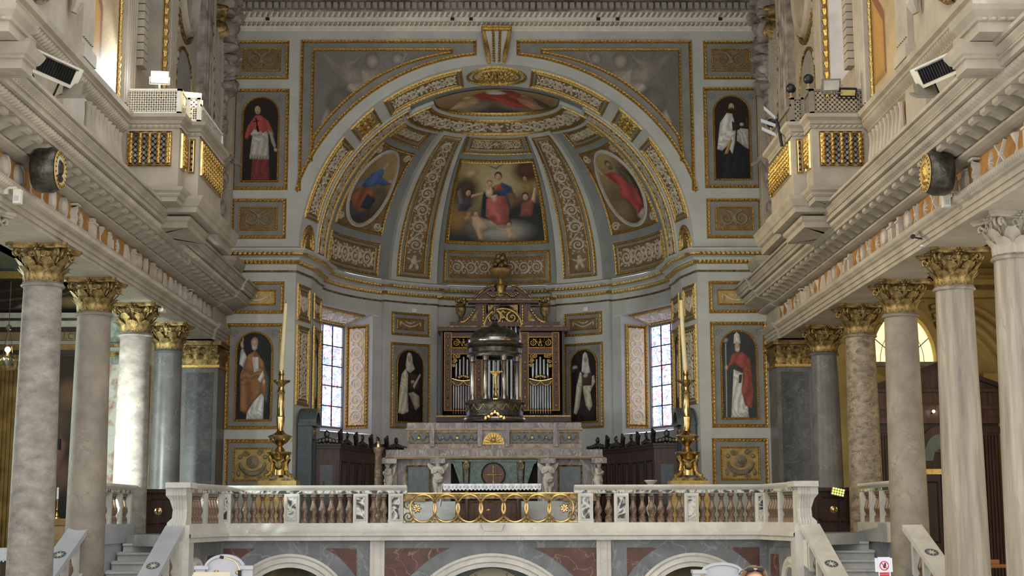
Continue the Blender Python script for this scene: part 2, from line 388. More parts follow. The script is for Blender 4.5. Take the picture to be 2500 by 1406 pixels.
def relief_panel(parent, M, Wd, Hd, orn, fw=.09, gap=.13, fw2=.045, field='field', ground='ground', relief='relief', h=.05, name='relief_panel', **kw):
    """field + outer gilt frame + inner gilt frame + ground + ornament; a part with sub-parts"""
    lp = rect_loop(0, Wd, 0, Hd)
    p = fill(MB(), M, lp, .006).build(name, field, parent)
    frame(MB(), M, lp, fw, h).build('gilt_frame', 'gold', p)
    g = fw+gap; l2 = rect_loop(g, Wd-g, g, Hd-g)
    if Wd-2*g > .08 and Hd-2*g > .08:
        frame(MB(), M, l2, fw2, h*.7, .07).build('inner_frame', 'gold', p)
        l3 = inset(l2, fw2*.9); fill(MB(), M, l3, .010).build('ground', ground, p)
        mb = MB(); e = g+fw2*1.3
        orn(mb, lambda x, y, hh=0.0: M(x, y, hh+.008), e, Wd-e, e, Hd-e, **kw)
        mb.build('stucco_relief', relief, p, True)
    return p

# ---------------------------------------------------------------- painting
def _noise(x, y, seed):
    r = np.random.RandomState(seed); o = np.zeros_like(x)
    for k in range(5):
        f = 3*1.9**k; a, b, c, d = r.rand(4)*6.3
        o += np.sin(f*x*(1+.3*math.cos(a))+f*y*math.sin(a)*.8+b+1.5*np.sin(f*.6*y+c))/1.6**k*np.cos(f*.7*y+d)
    return o/1.6
def paint(X, Y, asp, ops, seed=1):
    """X, Y in 0..1; asp = H/W; ops drawn in order"""
    C = np.zeros(X.shape+(3,)); nz = _noise(X, Y*asp, seed)
    for op in ops:
        k = op[0]
        if k == 'bg':
            t = Y[..., None]; C = np.array(lin(op[1]))*(1-t)+np.array(lin(op[2]))*t; C = C*(1+.25*nz[..., None]); continue
        if k == 'e':
            _, cx, cy, rx, ry, ang, col, soft = op; c, s = math.cos(ang), math.sin(ang)
            dx = X-cx; dy = (Y-cy)*asp; u = (dx*c+dy*s)/rx; v = (-dx*s+dy*c)/(ry*asp)
            d = 1-np.sqrt(u*u+v*v); al = np.clip(d/soft+.5, 0, 1)
            sh = .62+.45*np.clip(d*1.2, 0, 1)+.22*np.clip(v*.7-u*.5, -1, 1)
        else:
            _, P, col, soft = op[:4]; fold = op[4] if len(op) > 4 else .0; fa = op[5] if len(op) > 5 else .15; fk = op[6] if len(op) > 6 else 34
            P = np.array(P); P = np.concatenate([P, P[:1]])
            ins = np.zeros(X.shape, bool); dm = np.full(X.shape, 1e9)
            for (x1, y1), (x2, y2) in zip(P[:-1], P[1:]):
                cr = ((y1 > Y) != (y2 > Y)) & (X < (x2-x1)*(Y-y1)/((y2-y1) if abs(y2-y1) > 1e-9 else 1e-9)+x1); ins ^= cr
                ax, ay = x1, y1*asp; bx, by = x2, y2*asp; L2 = (bx-ax)**2+(by-ay)**2+1e-12
                t = np.clip(((X-ax)*(bx-ax)+(Y*asp-ay)*(by-ay))/L2, 0, 1)
                dm = np.minimum(dm, np.hypot(X-ax-t*(bx-ax), Y*asp-ay-t*(by-ay)))
            d = np.where(ins, dm, -dm); al = np.clip(d/soft+.5, 0, 1)
            sh = .74+.3*np.clip(d/.08, 0, 1)
            gx = np.gradient(d, axis=0); gy = np.gradient(d, axis=1); gl = np.hypot(gx, gy)+1e-6
            sh = sh+.30*(gx*.6-gy*.7)/gl*np.exp(-np.clip(d, 0, 1)/.07)
            if fold: sh = sh*(1+fold*.8*np.sin(fk*.8*(X+fa*(Y-.5)*asp)+4.5*nz+3*np.sin(5*Y*asp+2*nz))*np.clip(d/.02, 0, 1)+.12*nz)
        al = al[..., None]; C = C*(1-al)+np.array(lin(col))*np.clip(sh, .15, 1.6)[..., None]*al
    C = C*.84+.16*C.mean(-1, keepdims=True)
    return np.clip(C, 0.002, 1)
def face(cx, cy, rx, ry, skin=(196, 156, 122), beard=None, hair=(60, 46, 36), tilt=0.0):
    o = [('e', cx, cy+ry*.25, rx*1.15, ry*1.12, tilt, hair, .25)] if hair else []
    o += [('e', cx, cy-ry*.1, rx*.92, ry*.95, tilt, skin, .2)]
    if beard: o += [('e', cx, cy-ry*.78, rx*.85, ry*.62, tilt, beard, .3)]
    dk = tuple(int(v*.42) for v in skin)
    o += [('e', cx+e*rx*.36, cy+ry*.08, rx*.17, ry*.09, 0, dk, .6) for e in (-1, 1)]+[('e', cx+rx*.06, cy-ry*.18, rx*.09, ry*.2, 0, tuple(int(v*.72) for v in skin), .7), ('e', cx, cy-ry*.48, rx*.26, ry*.07, 0, (130, 66, 56), .6)]
    return o
def canvas(parent, M, x0, x1, y0, y1, nx, ny, ops, name='canvas', lo=None, hi=None, h=.012, seed=1, gain=1.0):
    Wd, Hd = x1-x0, y1-y0; u = np.linspace(0, 1, nx+1); v = np.linspace(0, 1, ny+1)
    U, V = np.meshgrid(u, v, indexing='ij')
    if lo is not None or hi is not None:
        l = np.array([lo(a) if lo else 0.0 for a in u])[:, None]; t = np.array([hi(a) if hi else 1.0 for a in u])[:, None]; V = l+(t-l)*V
    C = np.clip(paint(U, V, Hd/Wd, ops, seed)*gain, 0, 1)
    mb = MB(); n = ny+1
    mb.v = [M(x0+Wd*a, y0+Hd*b, h) for a, b in zip(U.ravel().tolist(), V.ravel().tolist())]
    mb.f = [(i*n+j, (i+1)*n+j, (i+1)*n+j+1, i*n+j+1) for i in range(nx) for j in range(ny)]
    o = mb.build(name, 'paint', parent, True)
    at_ = o.data.color_attributes.new('paint', 'FLOAT_COLOR', 'POINT')
    at_.data.foreach_set('color', np.concatenate([C.reshape(-1, 3), np.ones((C.shape[0]*C.shape[1], 1))], 1).ravel().astype(np.float32))
    return o
def arch_hi(Wd, Hd):
    r = .5; k = Wd/Hd
    return lambda a: 1-k*r+k*math.sqrt(max(0, r*r-(a-.5)**2))
# ================================================================ chancel arch wall, soffit, half dome, apse
YW = 35.5
AX, HZ, DY, DZ = 4.62, 4.45, 37.0, 8.57       # half dome
def soff(al, k, h=0.0):
    a = math.radians(al); aa = 4.88-.28*k-h; bb = 4.78-.35*k-h
    return (-aa*math.cos(a), YW+k, 8.48+.09*k+bb*math.sin(a))
def dome(ph, th, h=0.0):
    p, t = math.radians(ph), math.radians(th)
    return ((AX-h)*math.cos(t)*math.sin(p), DY+(AX-h)*math.cos(t)*math.cos(p), DZ+(HZ-h)*math.sin(t))
def domeplan(x, y, h=0.0):
    q = max(0.0, 1-(x*x+max(0, y)**2)/AX**2); return (x*(1-h/AX), DY+y, DZ+(HZ-h)*math.sqrt(q))
def cyl(ph, z, h=0.0, R=AX):
    p = math.radians(ph); return ((R-h)*math.sin(p), DY+(R-h)*math.cos(p), z)
def sweep_plan(mb, path, prof, step=None, bead=None):
    pts = resample(path, step, False) if step else path; nr = normals(pts, False); m = len(prof); vs = []
    for i, (p, q) in enumerate(zip(pts, nr)):
        for j, (d, z) in enumerate(prof):
            if bead and i % 2 and j in bead: d -= bead[j]
            vs.append((p[0]-q[0]*d, p[1]-q[1]*d, z))
    fs = [(i*m+j, (i+1)*m+j, (i+1)*m+j+1, i*m+j+1) for i in range(len(pts)-1) for j in range(m-1)]
    return mb.add(vs, fs)

# --- wall mesh round the arch
wall_arch = MB()
N = 48
for s in (-1, 1):
    x0, x1 = sorted((s*6.7, s*4.93)); wall_arch.add([(x0, YW, 1.8), (x1, YW, 1.8), (x1, YW, 8.48), (x0, YW, 8.48)], [(0, 1, 2, 3)])
    wall_arch.add([(x0, YW, 8.48), (x1, YW, 8.48), (x1, YW, 15.6), (x0, YW, 15.6)], [(0, 1, 2, 3)])
xs = [-4.93]+[-4.88*math.cos(PI*i/N) for i in range(N+1)]+[4.93]
zs = [8.48]+[8.48+4.78*math.sin(PI*i/N) for i in range(N+1)]+[8.48]
for i in range(len(xs)-1):
    wall_arch.add([(xs[i], YW, zs[i]), (xs[i+1], YW, zs[i+1]), (xs[i+1], YW, 15.6), (xs[i], YW, 15.6)], [(0, 1, 2, 3)])
wall_arch = wall_arch.build('wall_arch', 'wall', None, kind='structure', label='pale blue grey chancel arch wall around the apse')
MW = lambda x0, z0: flat((x0, YW, z0), (1, 0, 0), (0, 0, 1), (0, -1, 0))
def side_panel(px0, px1, py0, py1, s):
    xa, zt = at((px0), py0, YW); xb, zb = at(px1, py1, YW)
    xa = at(px0, (py0+py1)/2, YW)[0]; xb = at(px1, (py0+py1)/2, YW)[0]
    if s > 0: xa, xb = -xb, -xa
    return xa, zb, xb-xa, zt-zb
for s in (-1, 1):
    for (a, b, c, d, orn, gr, rl) in ((571, 706, 99, 194, wreath_pair, 'ground', 'relief_tan'), (563, 699, 485, 583, wreath_pair, 'ground', 'relief_tan'),
                                      (559, 694, 687, 766, swag, 'gilt_ground', 'relief'), (548, 686, 1072, 1196, wreath, 'gilt_ground', 'relief_tan')):
        x0, z0, w, h = side_panel(a, b, c, d, s)
        relief_panel(wall_arch, MW(x0, z0), w, h, orn, ground=gr, relief=rl, fw=.085, gap=.12 if orn is not wreath else .12)
# --- spandrels
sp_curve = lambda x, k=0.0: 8.48+(5.02+k)*math.sqrt(max(0, 1-(x/(5.19+k))**2))
SPL = [(-4.92, 13.88), (-.50, 13.88), (-.50, sp_curve(.5)), *[(-x, sp_curve(x)) for x in np.linspace(.8, 4.86, 22)], (-4.93, 9.95)]
SPL_ops = [('bg', (108, 104, 95), (118, 113, 104)),
           ('p', [(.30, .92), (.36, .99), (.30, .86), (.42, .80), (.40, .70), (.24, .72), (.12, .86), (.06, .97), (.14, .93), (.2, .9)], (142, 133, 120), .02, .2),
           ('p', [(.26, .72), (.44, .74), (.46, .60), (.40, .42), (.34, .22), (.24, .10), (.10, .2), (.06, .38), (.10, .5), (.2, .6)], (160, 151, 136), .015, .35, .5, 26),
           ('p', [(.34, .84), (.44, .82), (.74, .74), (.72, .68), (.5, .70), (.36, .70)], (164, 154, 138), .015),
           ('e', .415, .92, .055, .07, 0, (124, 115, 104), .25), ('e', .425, .9, .045, .058, .1, (160, 150, 134), .25), ('e', .6, .935, .045, .055, 0, (124, 115, 104), .25), ('e', .605, .92, .038, .045, 0, (152, 143, 128), .25), ('e', .70, .86, .09, .06, .3, (142, 134, 120), .3),
           ('p', [(.66, .98), (.68, .98), (.46, .36), (.44, .38)], (156, 148, 134), .008), ('e', .2, .55, .11, .14, .3, (112, 104, 96), .3)]
SPL_lo = lambda a: (sp_curve(4.60-(4.6-.7)*a, -.02)+.30-10.45)/(13.60-10.45)
for s in (-1, 1):
    t = wthing('spandrel_painting', 'grey painted relief of a winged figure with putti in the %s arch spandrel' % ('left' if s < 0 else 'right'), 'painting', (s*3.5, YW, 11))
    Mf = (lambda x, y, h=0.0: (s*-x, YW-h, y)) if s > 0 else (lambda x, y, h=0.0: (x, YW-h, y))
    lp = SPL[::-1]
    mb = MB(); tri = tessellate_polygon([[Vector((p[0], p[1], 0)) for p in SPL]]); mb.add([Mf(p[0], p[1], .006) for p in SPL], [tuple(q) for q in tri])
    mb.build('border_field', 'field', t)
    frame(MB(), Mf, lp, .085, .06, .1).build('gilt_frame', 'gold', t)
    off = lambda x: .11+.16*min(1, max(0, (x-.8)/2.2))+.13*(x/4.6)**4
    l2 = [(-4.64, 13.66), (-1.1, 13.66), (-1.1, sp_curve(1.1)+off(1.1)), *[(-x, sp_curve(x)+off(x)) for x in np.linspace(1.35, 4.5, 20)], (-4.64, 10.7)][::-1]
    frame(MB(), Mf, l2, .075, .05, .1).build('inner_frame', 'gold', t)
    def lo(a):
        x = 4.58-a*(4.58-1.1); return min(.98, (sp_curve(x)+off(x)+.04-10.6)/3.0)
    canvas(t, Mf, -4.58, -1.1, 10.6, 13.6, 110, 90, SPL_ops, lo=lo, seed=5 if s < 0 else 9)
# --- keystone console
t = wthing('keystone_console', 'gilded keystone console at the crown of the chancel arch', 'console', (0, YW, 13.2))
def kx(z): return .2+.16*(z-13.24)/.92
ky = lambda z: .1+.22*((z-13.24)/.92)**2
MB().grid(lambda u, v: ((u-.5)*2*kx(13.24+.85*v), YW-ky(13.24+.85*v), 13.24+.85*v), 4, 10).build('console_body', 'wall', t, True)
for s in (-1, 1):
    mb = MB(); zz = [13.22+.86*i/16 for i in range(17)]
    mb.tube([(s*(kx(z)-.02), YW-ky(z)-.03-.05*math.sin((z-13.2)*7), z) for z in zz], [.035+.03*math.sin((z-13.22)*3.6) for z in zz], 8); mb.build('gilt_scroll', 'gold', t, True)
mb = MB(); zz = [13.26+.8*i/26 for i in range(27)]
for o in (-.09, .09): mb.tube([(o*(.7+.3*(z-13.2)), YW-ky(z)-.01, z) for z in zz], [.045 if i % 2 else .03 for i in range(27)], 6)
mb.build('gilt_beading', 'gold', t)
mb = MB(); mb.box(-.38, .38, YW-.42, YW, 14.08, 14.13); mb.box(-.35, .35, YW-.36, YW, 14.03, 14.08); mb.build('gilt_cap', 'gold', t)
# --- soffit of the arch
sof = MB().grid(lambda u, v: soff(180*u, v), 72, 4).build('trim_1', 'wall', None, True, kind='structure', label='white soffit of the chancel arch')
def soffit_panel(a0, a1, k0, k1, orn, **kw):
    M, w, h = quadmap(soff, (a0, k1), (a1, k1), (a1, k0), (a0, k0)); return relief_panel(sof, M, w, h, orn, name='soffit_panel', **kw)
def rosettes(mb, M, x0, x1, y0, y1):
    cx = (x0+x1)/2
    for cy in (y0+(y1-y0)*.27, y0+(y1-y0)*.75):
        for i in range(10):
            a = 2*PI*i/10; blob(mb, M, cx+math.cos(a)*.2, cy+math.sin(a)*.13, .09, .05, .06, a)
        blob(mb, M, cx, cy, .09, .08, .09)
for m in (0, 1):
    f = (lambda a: 180-a) if m else (lambda a: a)
    for a0, a1, orn, kw in ((10.5, 38, scrolls, dict(n=5, h=.05)), (54, 79.5, scrolls, dict(n=5, h=.05))):
        p, q = sorted((f(a0), f(a1))); soffit_panel(p, q, .1, .93, orn, fw=.07, gap=.05, fw2=.05, **kw)
    p, q = sorted((f(41), f(50.5))); soffit_panel(p, q, .1, .93, rosettes, fw=.07, gap=.07, fw2=.05, relief='gold', ground='gold_old')
    M, w, h = quadmap(soff, (f(.5), .9), (f(9), .9), (f(9), .12), (f(.5), .12))
    lp = [(0, 0), (0, h)]+[(w*math.sin(PI*i/12), h/2+h/2*math.cos(PI*i/12)) for i in range(1, 12)]
    lp = lp[::-1]
    p = fill(MB(), M, lp, .006).build('soffit_panel', 'ground', sof); frame(MB(), M, lp, .08, .05).build('gilt_frame', 'gold', p)
    frame(MB(), M, [(x*.6+.06, h/2+(y-h/2)*.6) for x, y in lp], .06, .05).build('inner_frame', 'gold', p)
med = wthing('ceiling_medallion', 'gilded oval rosette medallion on the arch soffit above the dome painting', 'medallion', (0, 36, 13))
M, w, h = quadmap(soff, (80.5, .97), (99.5, .97), (99.5, .1), (80.5, .1))
lp = ell_loop(w/2, h/2, w/2, h/2)
frame(MB(), M, lp, .08, .05).build('outer_frame', 'gold', med)
fill(MB(), M, ell_loop(w/2, h/2, w*.41, h*.4), .01).build('ground', 'relief', med)
frame(MB(), M, ell_loop(w/2, h/2, w*.4, h*.38), .06, .06).build('inner_frame', 'gold', med)
mb = MB()
for r, n, k in ((.27, 16, .07), (.17, 11, .09), (.08, 7, .1)):
    for i in range(n):
        a = 2*PI*i/n; blob(mb, M, w/2+math.cos(a)*w*r, h/2+math.sin(a)*h*r, .09, .06, k, a)
mb.build('rosette', 'gold', med, True)
# --- half dome
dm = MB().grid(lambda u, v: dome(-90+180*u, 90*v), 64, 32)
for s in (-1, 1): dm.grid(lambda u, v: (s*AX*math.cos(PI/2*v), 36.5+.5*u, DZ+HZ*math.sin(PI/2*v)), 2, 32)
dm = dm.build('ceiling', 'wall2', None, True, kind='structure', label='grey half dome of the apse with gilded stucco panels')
def shell(fn, u0, u1, v0, v1, nu, nv, h, name, mat):
    mb = MB(); L = lambda a, b, t: a+(b-a)*t
    mb.grid(lambda u, v: fn(L(u0, u1, u), L(v0, v1, v), h), nu, nv)
    for uu in (u0, u1): mb.grid(lambda u, v: fn(uu, L(v0, v1, v), h*u), 1, nv)
    for vv in (v0, v1): mb.grid(lambda u, v: fn(L(u0, u1, v), vv, h*u), 1, nu)
    return mb.build(name, mat, dm, True)
for s in (-1, 1):
    a0, a1 = sorted((s*22.3, s*41.0))
    rib = shell(dome, a0, a1, 0, 61, 8, 30, .13, 'dome_rib', 'wall')
    c0, c1 = sorted((s*24.8, s*38.8))
    M, w, h = quadmap(lambda a, b, hh=0.0: dome(a, b, hh+.13), (c0, 1.5), (c1, 1.5), (c1, 59.5), (c0, 59.5))
    relief_panel(dm, M, w, h, scrolls, n=8, fw=.07, gap=.07, fw2=.04, h=.05, end=True, name='rib_panel')
    def edge(wv, th, hh=0.0, s=s):
        t = math.radians(th); Y = 36.5+wv*(.5+AX*math.cos(t)*math.cos(math.radians(79.5)))
        X = math.sqrt(max(0, (AX*math.cos(t))**2-max(0, Y-DY)**2))
        return (s*(X-hh*math.cos(t)), Y, DZ+HZ*math.sin(t)-hh*math.sin(t))
    er = shell(edge, 0, 1, 0, 61, 6, 30, .07, 'dome_rib', 'wall')
    e0, e1 = (.12, .92) if s > 0 else (.92, .12)
    M, w, h = quadmap(lambda a, b, hh=0.0: edge(a, b, hh+.07), (.1, 1), (.9, 1), (.9, 60), (.1, 60))
    relief_panel(dm, M, w, h, scrolls, n=11, fw=.06, gap=.04, fw2=.035, h=.04, end=True, name='rib_panel')
    for q0, q1, z0, z1, nm in ((46, 75, 50.2, 58.8, 4), (46, 76, .8, 12.6, 4)):
        b0, b1 = sorted((s*q0, s*q1)); M, w, h = quadmap(dome, (b0, z0), (b1, z0), (b1, z1), (b0, z1))
        relief_panel(dm, M, w, h, scrolls, n=nm, fw=.08, gap=.06, fw2=.045)
for z0, z1, n in ((51, 60, 5), (.8, 13, 7)):
    M, w, h = quadmap(dome, (-19.6, z0), (19.6, z0), (19.6, z1), (-19.6, z1)); relief_panel(dm, M, w, h, scrolls, n=n, fw=.08, gap=.08, fw2=.045)
# crown ring and crown painting
def crown(ph, r, h=0.0):
    p = math.radians(ph); return domeplan(1.09*r*math.sin(p), r*math.cos(p), h)
ring = shell(crown, -92, 92, 1.52, 2.28, 40, 2, .09, 'crown_ring', 'wall')
M, w, h = quadmap(lambda a, b, hh=0.0: crown(a, b, hh+.09), (-89, 2.2), (89, 2.2), (89, 1.6), (-89, 1.6))
relief_panel(dm, M, w, h, scrolls, n=11, fw=.07, gap=.02, fw2=.02, name='ring_panel')
t = wthing('crown_painting', 'painting of a red robed figure on clouds with angels at the dome crown', 'painting', (0, DY+.5, 12.9))
OPS_CROWN = [('bg', (84, 60, 38), (150, 122, 76)), ('e', .5, .15, .5, .25, 0, (70, 62, 56), .8), ('e', .3, .28, .2, .2, .2, (120, 108, 92), .5), ('e', .66, .3, .2, .2, -.2, (116, 100, 80), .5),
             ('p', [(.3, .72), (.45, .95), (.62, .95), (.74, .7), (.82, .3), (.66, .2), (.5, .42), (.36, .5)], (150, 50, 42), .04, .35, .5, 20),
             ('p', [(.46, .6), (.6, .62), (.74, .3), (.58, .24)], (176, 72, 56), .03, .3), ('e', .48, .86, .07, .12, 0, (196, 170, 140), .4), ('e', .5, .78, .08, .08, 0, (190, 186, 180), .5),
             ('p', [(.1, .3), (.2, .55), (.34, .6), (.36, .4), (.24, .26)], (176, 146, 104), .03, .2), ('p', [(.66, .6), (.78, .72), (.93, .4), (.8, .22), (.7, .4)], (166, 122, 84), .03, .2), ('e', .26, .66, .04, .08, 0, (190, 150, 112), .4), ('e', .73, .74, .04, .08, 0, (150, 112, 80), .4),
             ('p', [(.78, .75), (.98, .45), (.99, .2), (.86, .4)], (82, 70, 58), .04)]
def flip_y(ops):
    out = []
    for o in ops:
        if o[0] == 'bg': out.append(('bg', o[2], o[1]))
        elif o[0] == 'e': out.append(('e', o[1], 1-o[2], o[3], o[4], -o[5], o[6], min(o[7], .35) if o[4] < .15 else o[7]))
        else: out.append(('p', [(p[0], 1-p[1]) for p in o[1]], o[2], .02)+tuple(o[4:]))
    return out
canvas(t, domeplan, -1.62, 1.62, -.2, 1.36, 160, 80, flip_y(OPS_CROWN), gain=1.4, hi=lambda a: .13+.87*math.sqrt(max(0, 1-((a-.5)*2)**2)), h=.03)
lp = [(1.66*math.cos(PI*i/30), 1.38*math.sin(PI*i/30)-.02) for i in range(31)]
mb = MB(); pts = resample(lp, .05, False); nr = normals(pts, False); vs = []
for i, (p, q) in enumerate(zip(pts, nr)):
    for d, z in PROF: vs.append(domeplan(p[0]-q[0]*d*.1, p[1]-q[1]*d*.1, .03+z*.06*(1 if i % 2 or z < .9 else .4)))
mb.add(vs, [(i*7+j, i*7+7+j, i*7+8+j, i*7+j+1) for i in range(len(pts)-1) for j in range(6)]); mb.build('gilt_frame', 'gold', t)
# --- apse wall with the two windows
RB = 4.76
aw = MB()
def band(a0, a1, z0, z1, R, n=8): aw.grid(lambda u, v: cyl(a0+(a1-a0)*u, z0+(z1-z0)*v, 0, R), n, 1)
band(-21.5, 21.5, 1.85, 8.6, RB, 14)
for s in (-1, 1):
    r = lambda a, b: sorted((s*a, s*b))
    band(*r(21.5, 42.5), 1.85, 8.6, AX); band(*r(80, 90), 1.85, 8.6, AX, 4)
    for e in (21.5, 42.5, 80):
        aw.grid(lambda u, v: cyl(s*e, 1.85+6.75*v, 0, AX+(RB-AX)*u), 1, 1)
    band(*r(42.5, 80), 1.85, 4.25, RB); band(*r(42.5, 80), 7.55, 8.6, RB); band(*r(42.5, 46.3), 4.25, 7.55, RB, 2); band(*r(79, 80), 4.25, 7.55, RB, 2)
    aw.add([(s*4.66, 36.5, 1.85), (s*AX, 37.0, 1.85), (s*AX, 37.0, 8.6), (s*4.66, 36.5, 8.6)], [(0, 1, 2, 3)])
    aw.add([(s*4.93, YW, 1.85), (s*4.66, 36.5, 1.85), (s*4.66, 36.5, 8.6), (s*4.93, YW, 8.6)], [(0, 1, 2, 3)])
wall_apse = aw.build('wall_apse', 'wall', None, kind='structure', label='pale curved apse wall with pilasters and two windows')
def gpane():
    m = bpy.data.materials.new('stained_glass'); m.use_nodes = True; nt = m.node_tree; N_ = nt.nodes; L = nt.links; b = N_['Principled BSDF']
    tc = N_.new('ShaderNodeTexCoord'); v = N_.new('ShaderNodeTexVoronoi'); v.inputs['Scale'].default_value = 9; L.new(tc.outputs['Object'], v.inputs['Vector'])
    cr = N_.new('ShaderNodeValToRGB'); e = cr.color_ramp.elements; e[0].position = 0; e[0].color = lin((130, 158, 245))+(1,); e[1].position = 1; e[1].color = lin((240, 150, 170))+(1,)
    for p_, c_ in ((.25, (190, 212, 255)), (.5, (248, 248, 255)), (.75, (214, 200, 255))):
        x = e.new(p_); x.color = lin(c_)+(1,)
    sp = N_.new('ShaderNodeSeparateColor'); L.new(v.outputs['Color'], sp.inputs[0]); L.new(sp.outputs[0], cr.inputs[0])
    v2 = N_.new('ShaderNodeTexVoronoi'); v2.feature = 'DISTANCE_TO_EDGE'; v2.inputs['Scale'].default_value = 9; L.new(tc.outputs['Object'], v2.inputs['Vector'])
    mr = N_.new('ShaderNodeMapRange'); mr.inputs[1].default_value = .0; mr.inputs[2].default_value = .09; mr.inputs[3].default_value = .12; mr.inputs[4].default_value = 1; L.new(v2.outputs[0], mr.inputs[0])
    mx = N_.new('ShaderNodeMix'); mx.data_type = 'RGBA'; mx.blend_type = 'MULTIPLY'; mx.inputs[0].default_value = 1; L.new(cr.outputs[0], mx.inputs[6]); L.new(mr.outputs[0], mx.inputs[7])
    L.new(mx.outputs[2], b.inputs['Emission Color']); b.inputs['Emission Strength'].default_value = 2.0; L.new(mx.outputs[2], b.inputs['Base Color']); b.inputs['Roughness'].default_value = .2
    return m
M_['stained'] = gpane()
M_['relief_pale'] = mk('stucco_pale_blue', (222, 218, 204), (204, 200, 186), .8, scale=6)
M_['ground_gilt2'] = mk('ochre_pale_ground', (232, 206, 148), (218, 188, 126), .7, scale=5)
for k, s in enumerate((-1, 1)):
    nb = math.radians(62.6); n = np.array([s*math.sin(nb), math.cos(nb), 0]); tt = np.array([-s*math.cos(nb), math.sin(nb), 0])  # tt towards apse centre line
    L_, R_ = np.array(cyl(s*79, 0, 0, RB)), np.array(cyl(s*46.3, 0, 0, RB))
    GL, GR = L_+n*.95+tt*.12, R_+n*.95-tt*.05; ZB, ZT, GB, GT = 4.25, 7.55, 4.42, 7.28
    mb = MB(); P = lambda p, z: (float(p[0]), float(p[1]), z)
    mb.add([P(R_, ZB), P(GR, GB), P(GR, GT), P(R_, ZT)], [(0, 1, 2, 3)]); mb.add([P(L_, ZB), P(GL, GB), P(GL, GT), P(L_, ZT)], [(0, 1, 2, 3)])
    mb.add([P(L_, ZB), P(GL, GB), P(GR, GB), P(R_, ZB)], [(0, 1, 2, 3)]); mb.add([P(L_, ZT), P(GL, GT), P(GR, GT), P(R_, ZT)], [(0, 1, 2, 3)])
    rv = mb.build('window_reveal', 'wall', wall_apse)
    d = GR-R_; ln = np.linalg.norm(d); u = d/ln; nn = np.cross(u, [0, 0, 1.0]); nn = nn if np.dot(nn, (L_-R_)) > 0 else -nn
    M = flat((R_[0]+u[0]*.12, R_[1]+u[1]*.12, 4.42), u, (0, 0, 1), nn)
    relief_panel(wall_apse, M, ln-.24, 2.88, scrolls, n=6, fw=.08, gap=.0, fw2=.02, ground='ground_gilt2', relief='relief_pale', name='reveal_panel')
    uT = (GR-GL)/np.linalg.norm(GR-GL); M = quadmap(lambda a, b, hh=0.0: tuple((np.array(P(L_, ZT))*(1-a)*(1-b)+np.array(P(R_, ZT))*a*(1-b)+np.array(P(GL, GT))*(1-a)*b+np.array(P(GR, GT))*a*b)-np.array([0, 0, hh])), (.08, .1), (.92, .1), (.92, .9), (.08, .9))
    relief_panel(wall_apse, M[0], M[1], M[2], scrolls, n=4, fw=.08, gap=.0, fw2=.02, ground='ground_gilt2', relief='relief_pale', name='reveal_panel')
    w = wthing('window_%d' % (k+1), 'tall leaded stained glass window in the %s of the apse' % ('left' if s < 0 else 'right'), 'window', tuple(P((GL+GR)/2, GB)), kind='structure')
    wd = np.linalg.norm(GR-GL); Mg = flat(P(GL, GB), uT, (0, 0, 1), -n); hh = GT-GB
    mb = MB(); f = .05
    for a in ((0, f, 0, hh), (wd-f, wd, 0, hh), (0, wd, 0, f), (0, wd, hh-f, hh)): mb.mbox(Mg, *a, -.04, .05)
    mb.build('window_frame', 'wall2', w)
    nc, nrw = 5, 5; cw, ch = (wd-2*f)/nc, (hh-2*f)/nrw
    for i in range(1, nc): MB().mbox(Mg, f+i*cw-.012, f+i*cw+.012, f, hh-f, -.01, .03).build('glazing_bar', 'iron', w)
    for j in range(1, nrw): MB().mbox(Mg, f, wd-f, f+j*ch-.014, f+j*ch+.014, -.01, .035).build('glazing_bar', 'iron', w)
    for i in range(nc):
        for j in range(nrw): MB().mbox(Mg, f+i*cw, f+(i+1)*cw, f+j*ch, f+(j+1)*ch, -.02, 0.0).build('pane', 'stained', w)
    # jamb and first strip panels
    jb = lambda a, z, hh=0.0: (s*(4.93-.27*a-hh), YW+a, z)
    for z0, z1, o, kw in ((6.80, 7.70, swag, {}), (4.72, 6.68, scrolls, dict(n=5))):
        M, w_, h_ = quadmap(jb, (.1, z0), (.9, z0), (.9, z1), (.1, z1)); relief_panel(wall_apse, M, w_, h_, o, fw=.08, gap=.05, fw2=.03, name='jamb_panel', **kw)
    st = lambda a, z, hh=0.0: (s*(AX-hh), 36.5+a, z) if a < .5 else cyl(s*(90-(a-.5)/AX*57.3), z, hh)
    M, w_, h_ = quadmap(st, (.1, 6.95), (1.2, 6.95), (1.2, 7.62), (.1, 7.62)); relief_panel(wall_apse, M, w_, h_, swag, fw=.08, gap=.06, fw2=.03, name='jamb_panel')
    # pilaster small panels
    c0, c1 = sorted((s*24.3, s*39.6)); M, w_, h_ = quadmap(cyl, (c0, 7.04), (c1, 7.04), (c1, 7.7), (c0, 7.7))
    relief_panel(wall_apse, M, w_, h_, swag, fw=.07, gap=.09, fw2=.04, name='pilaster_panel')
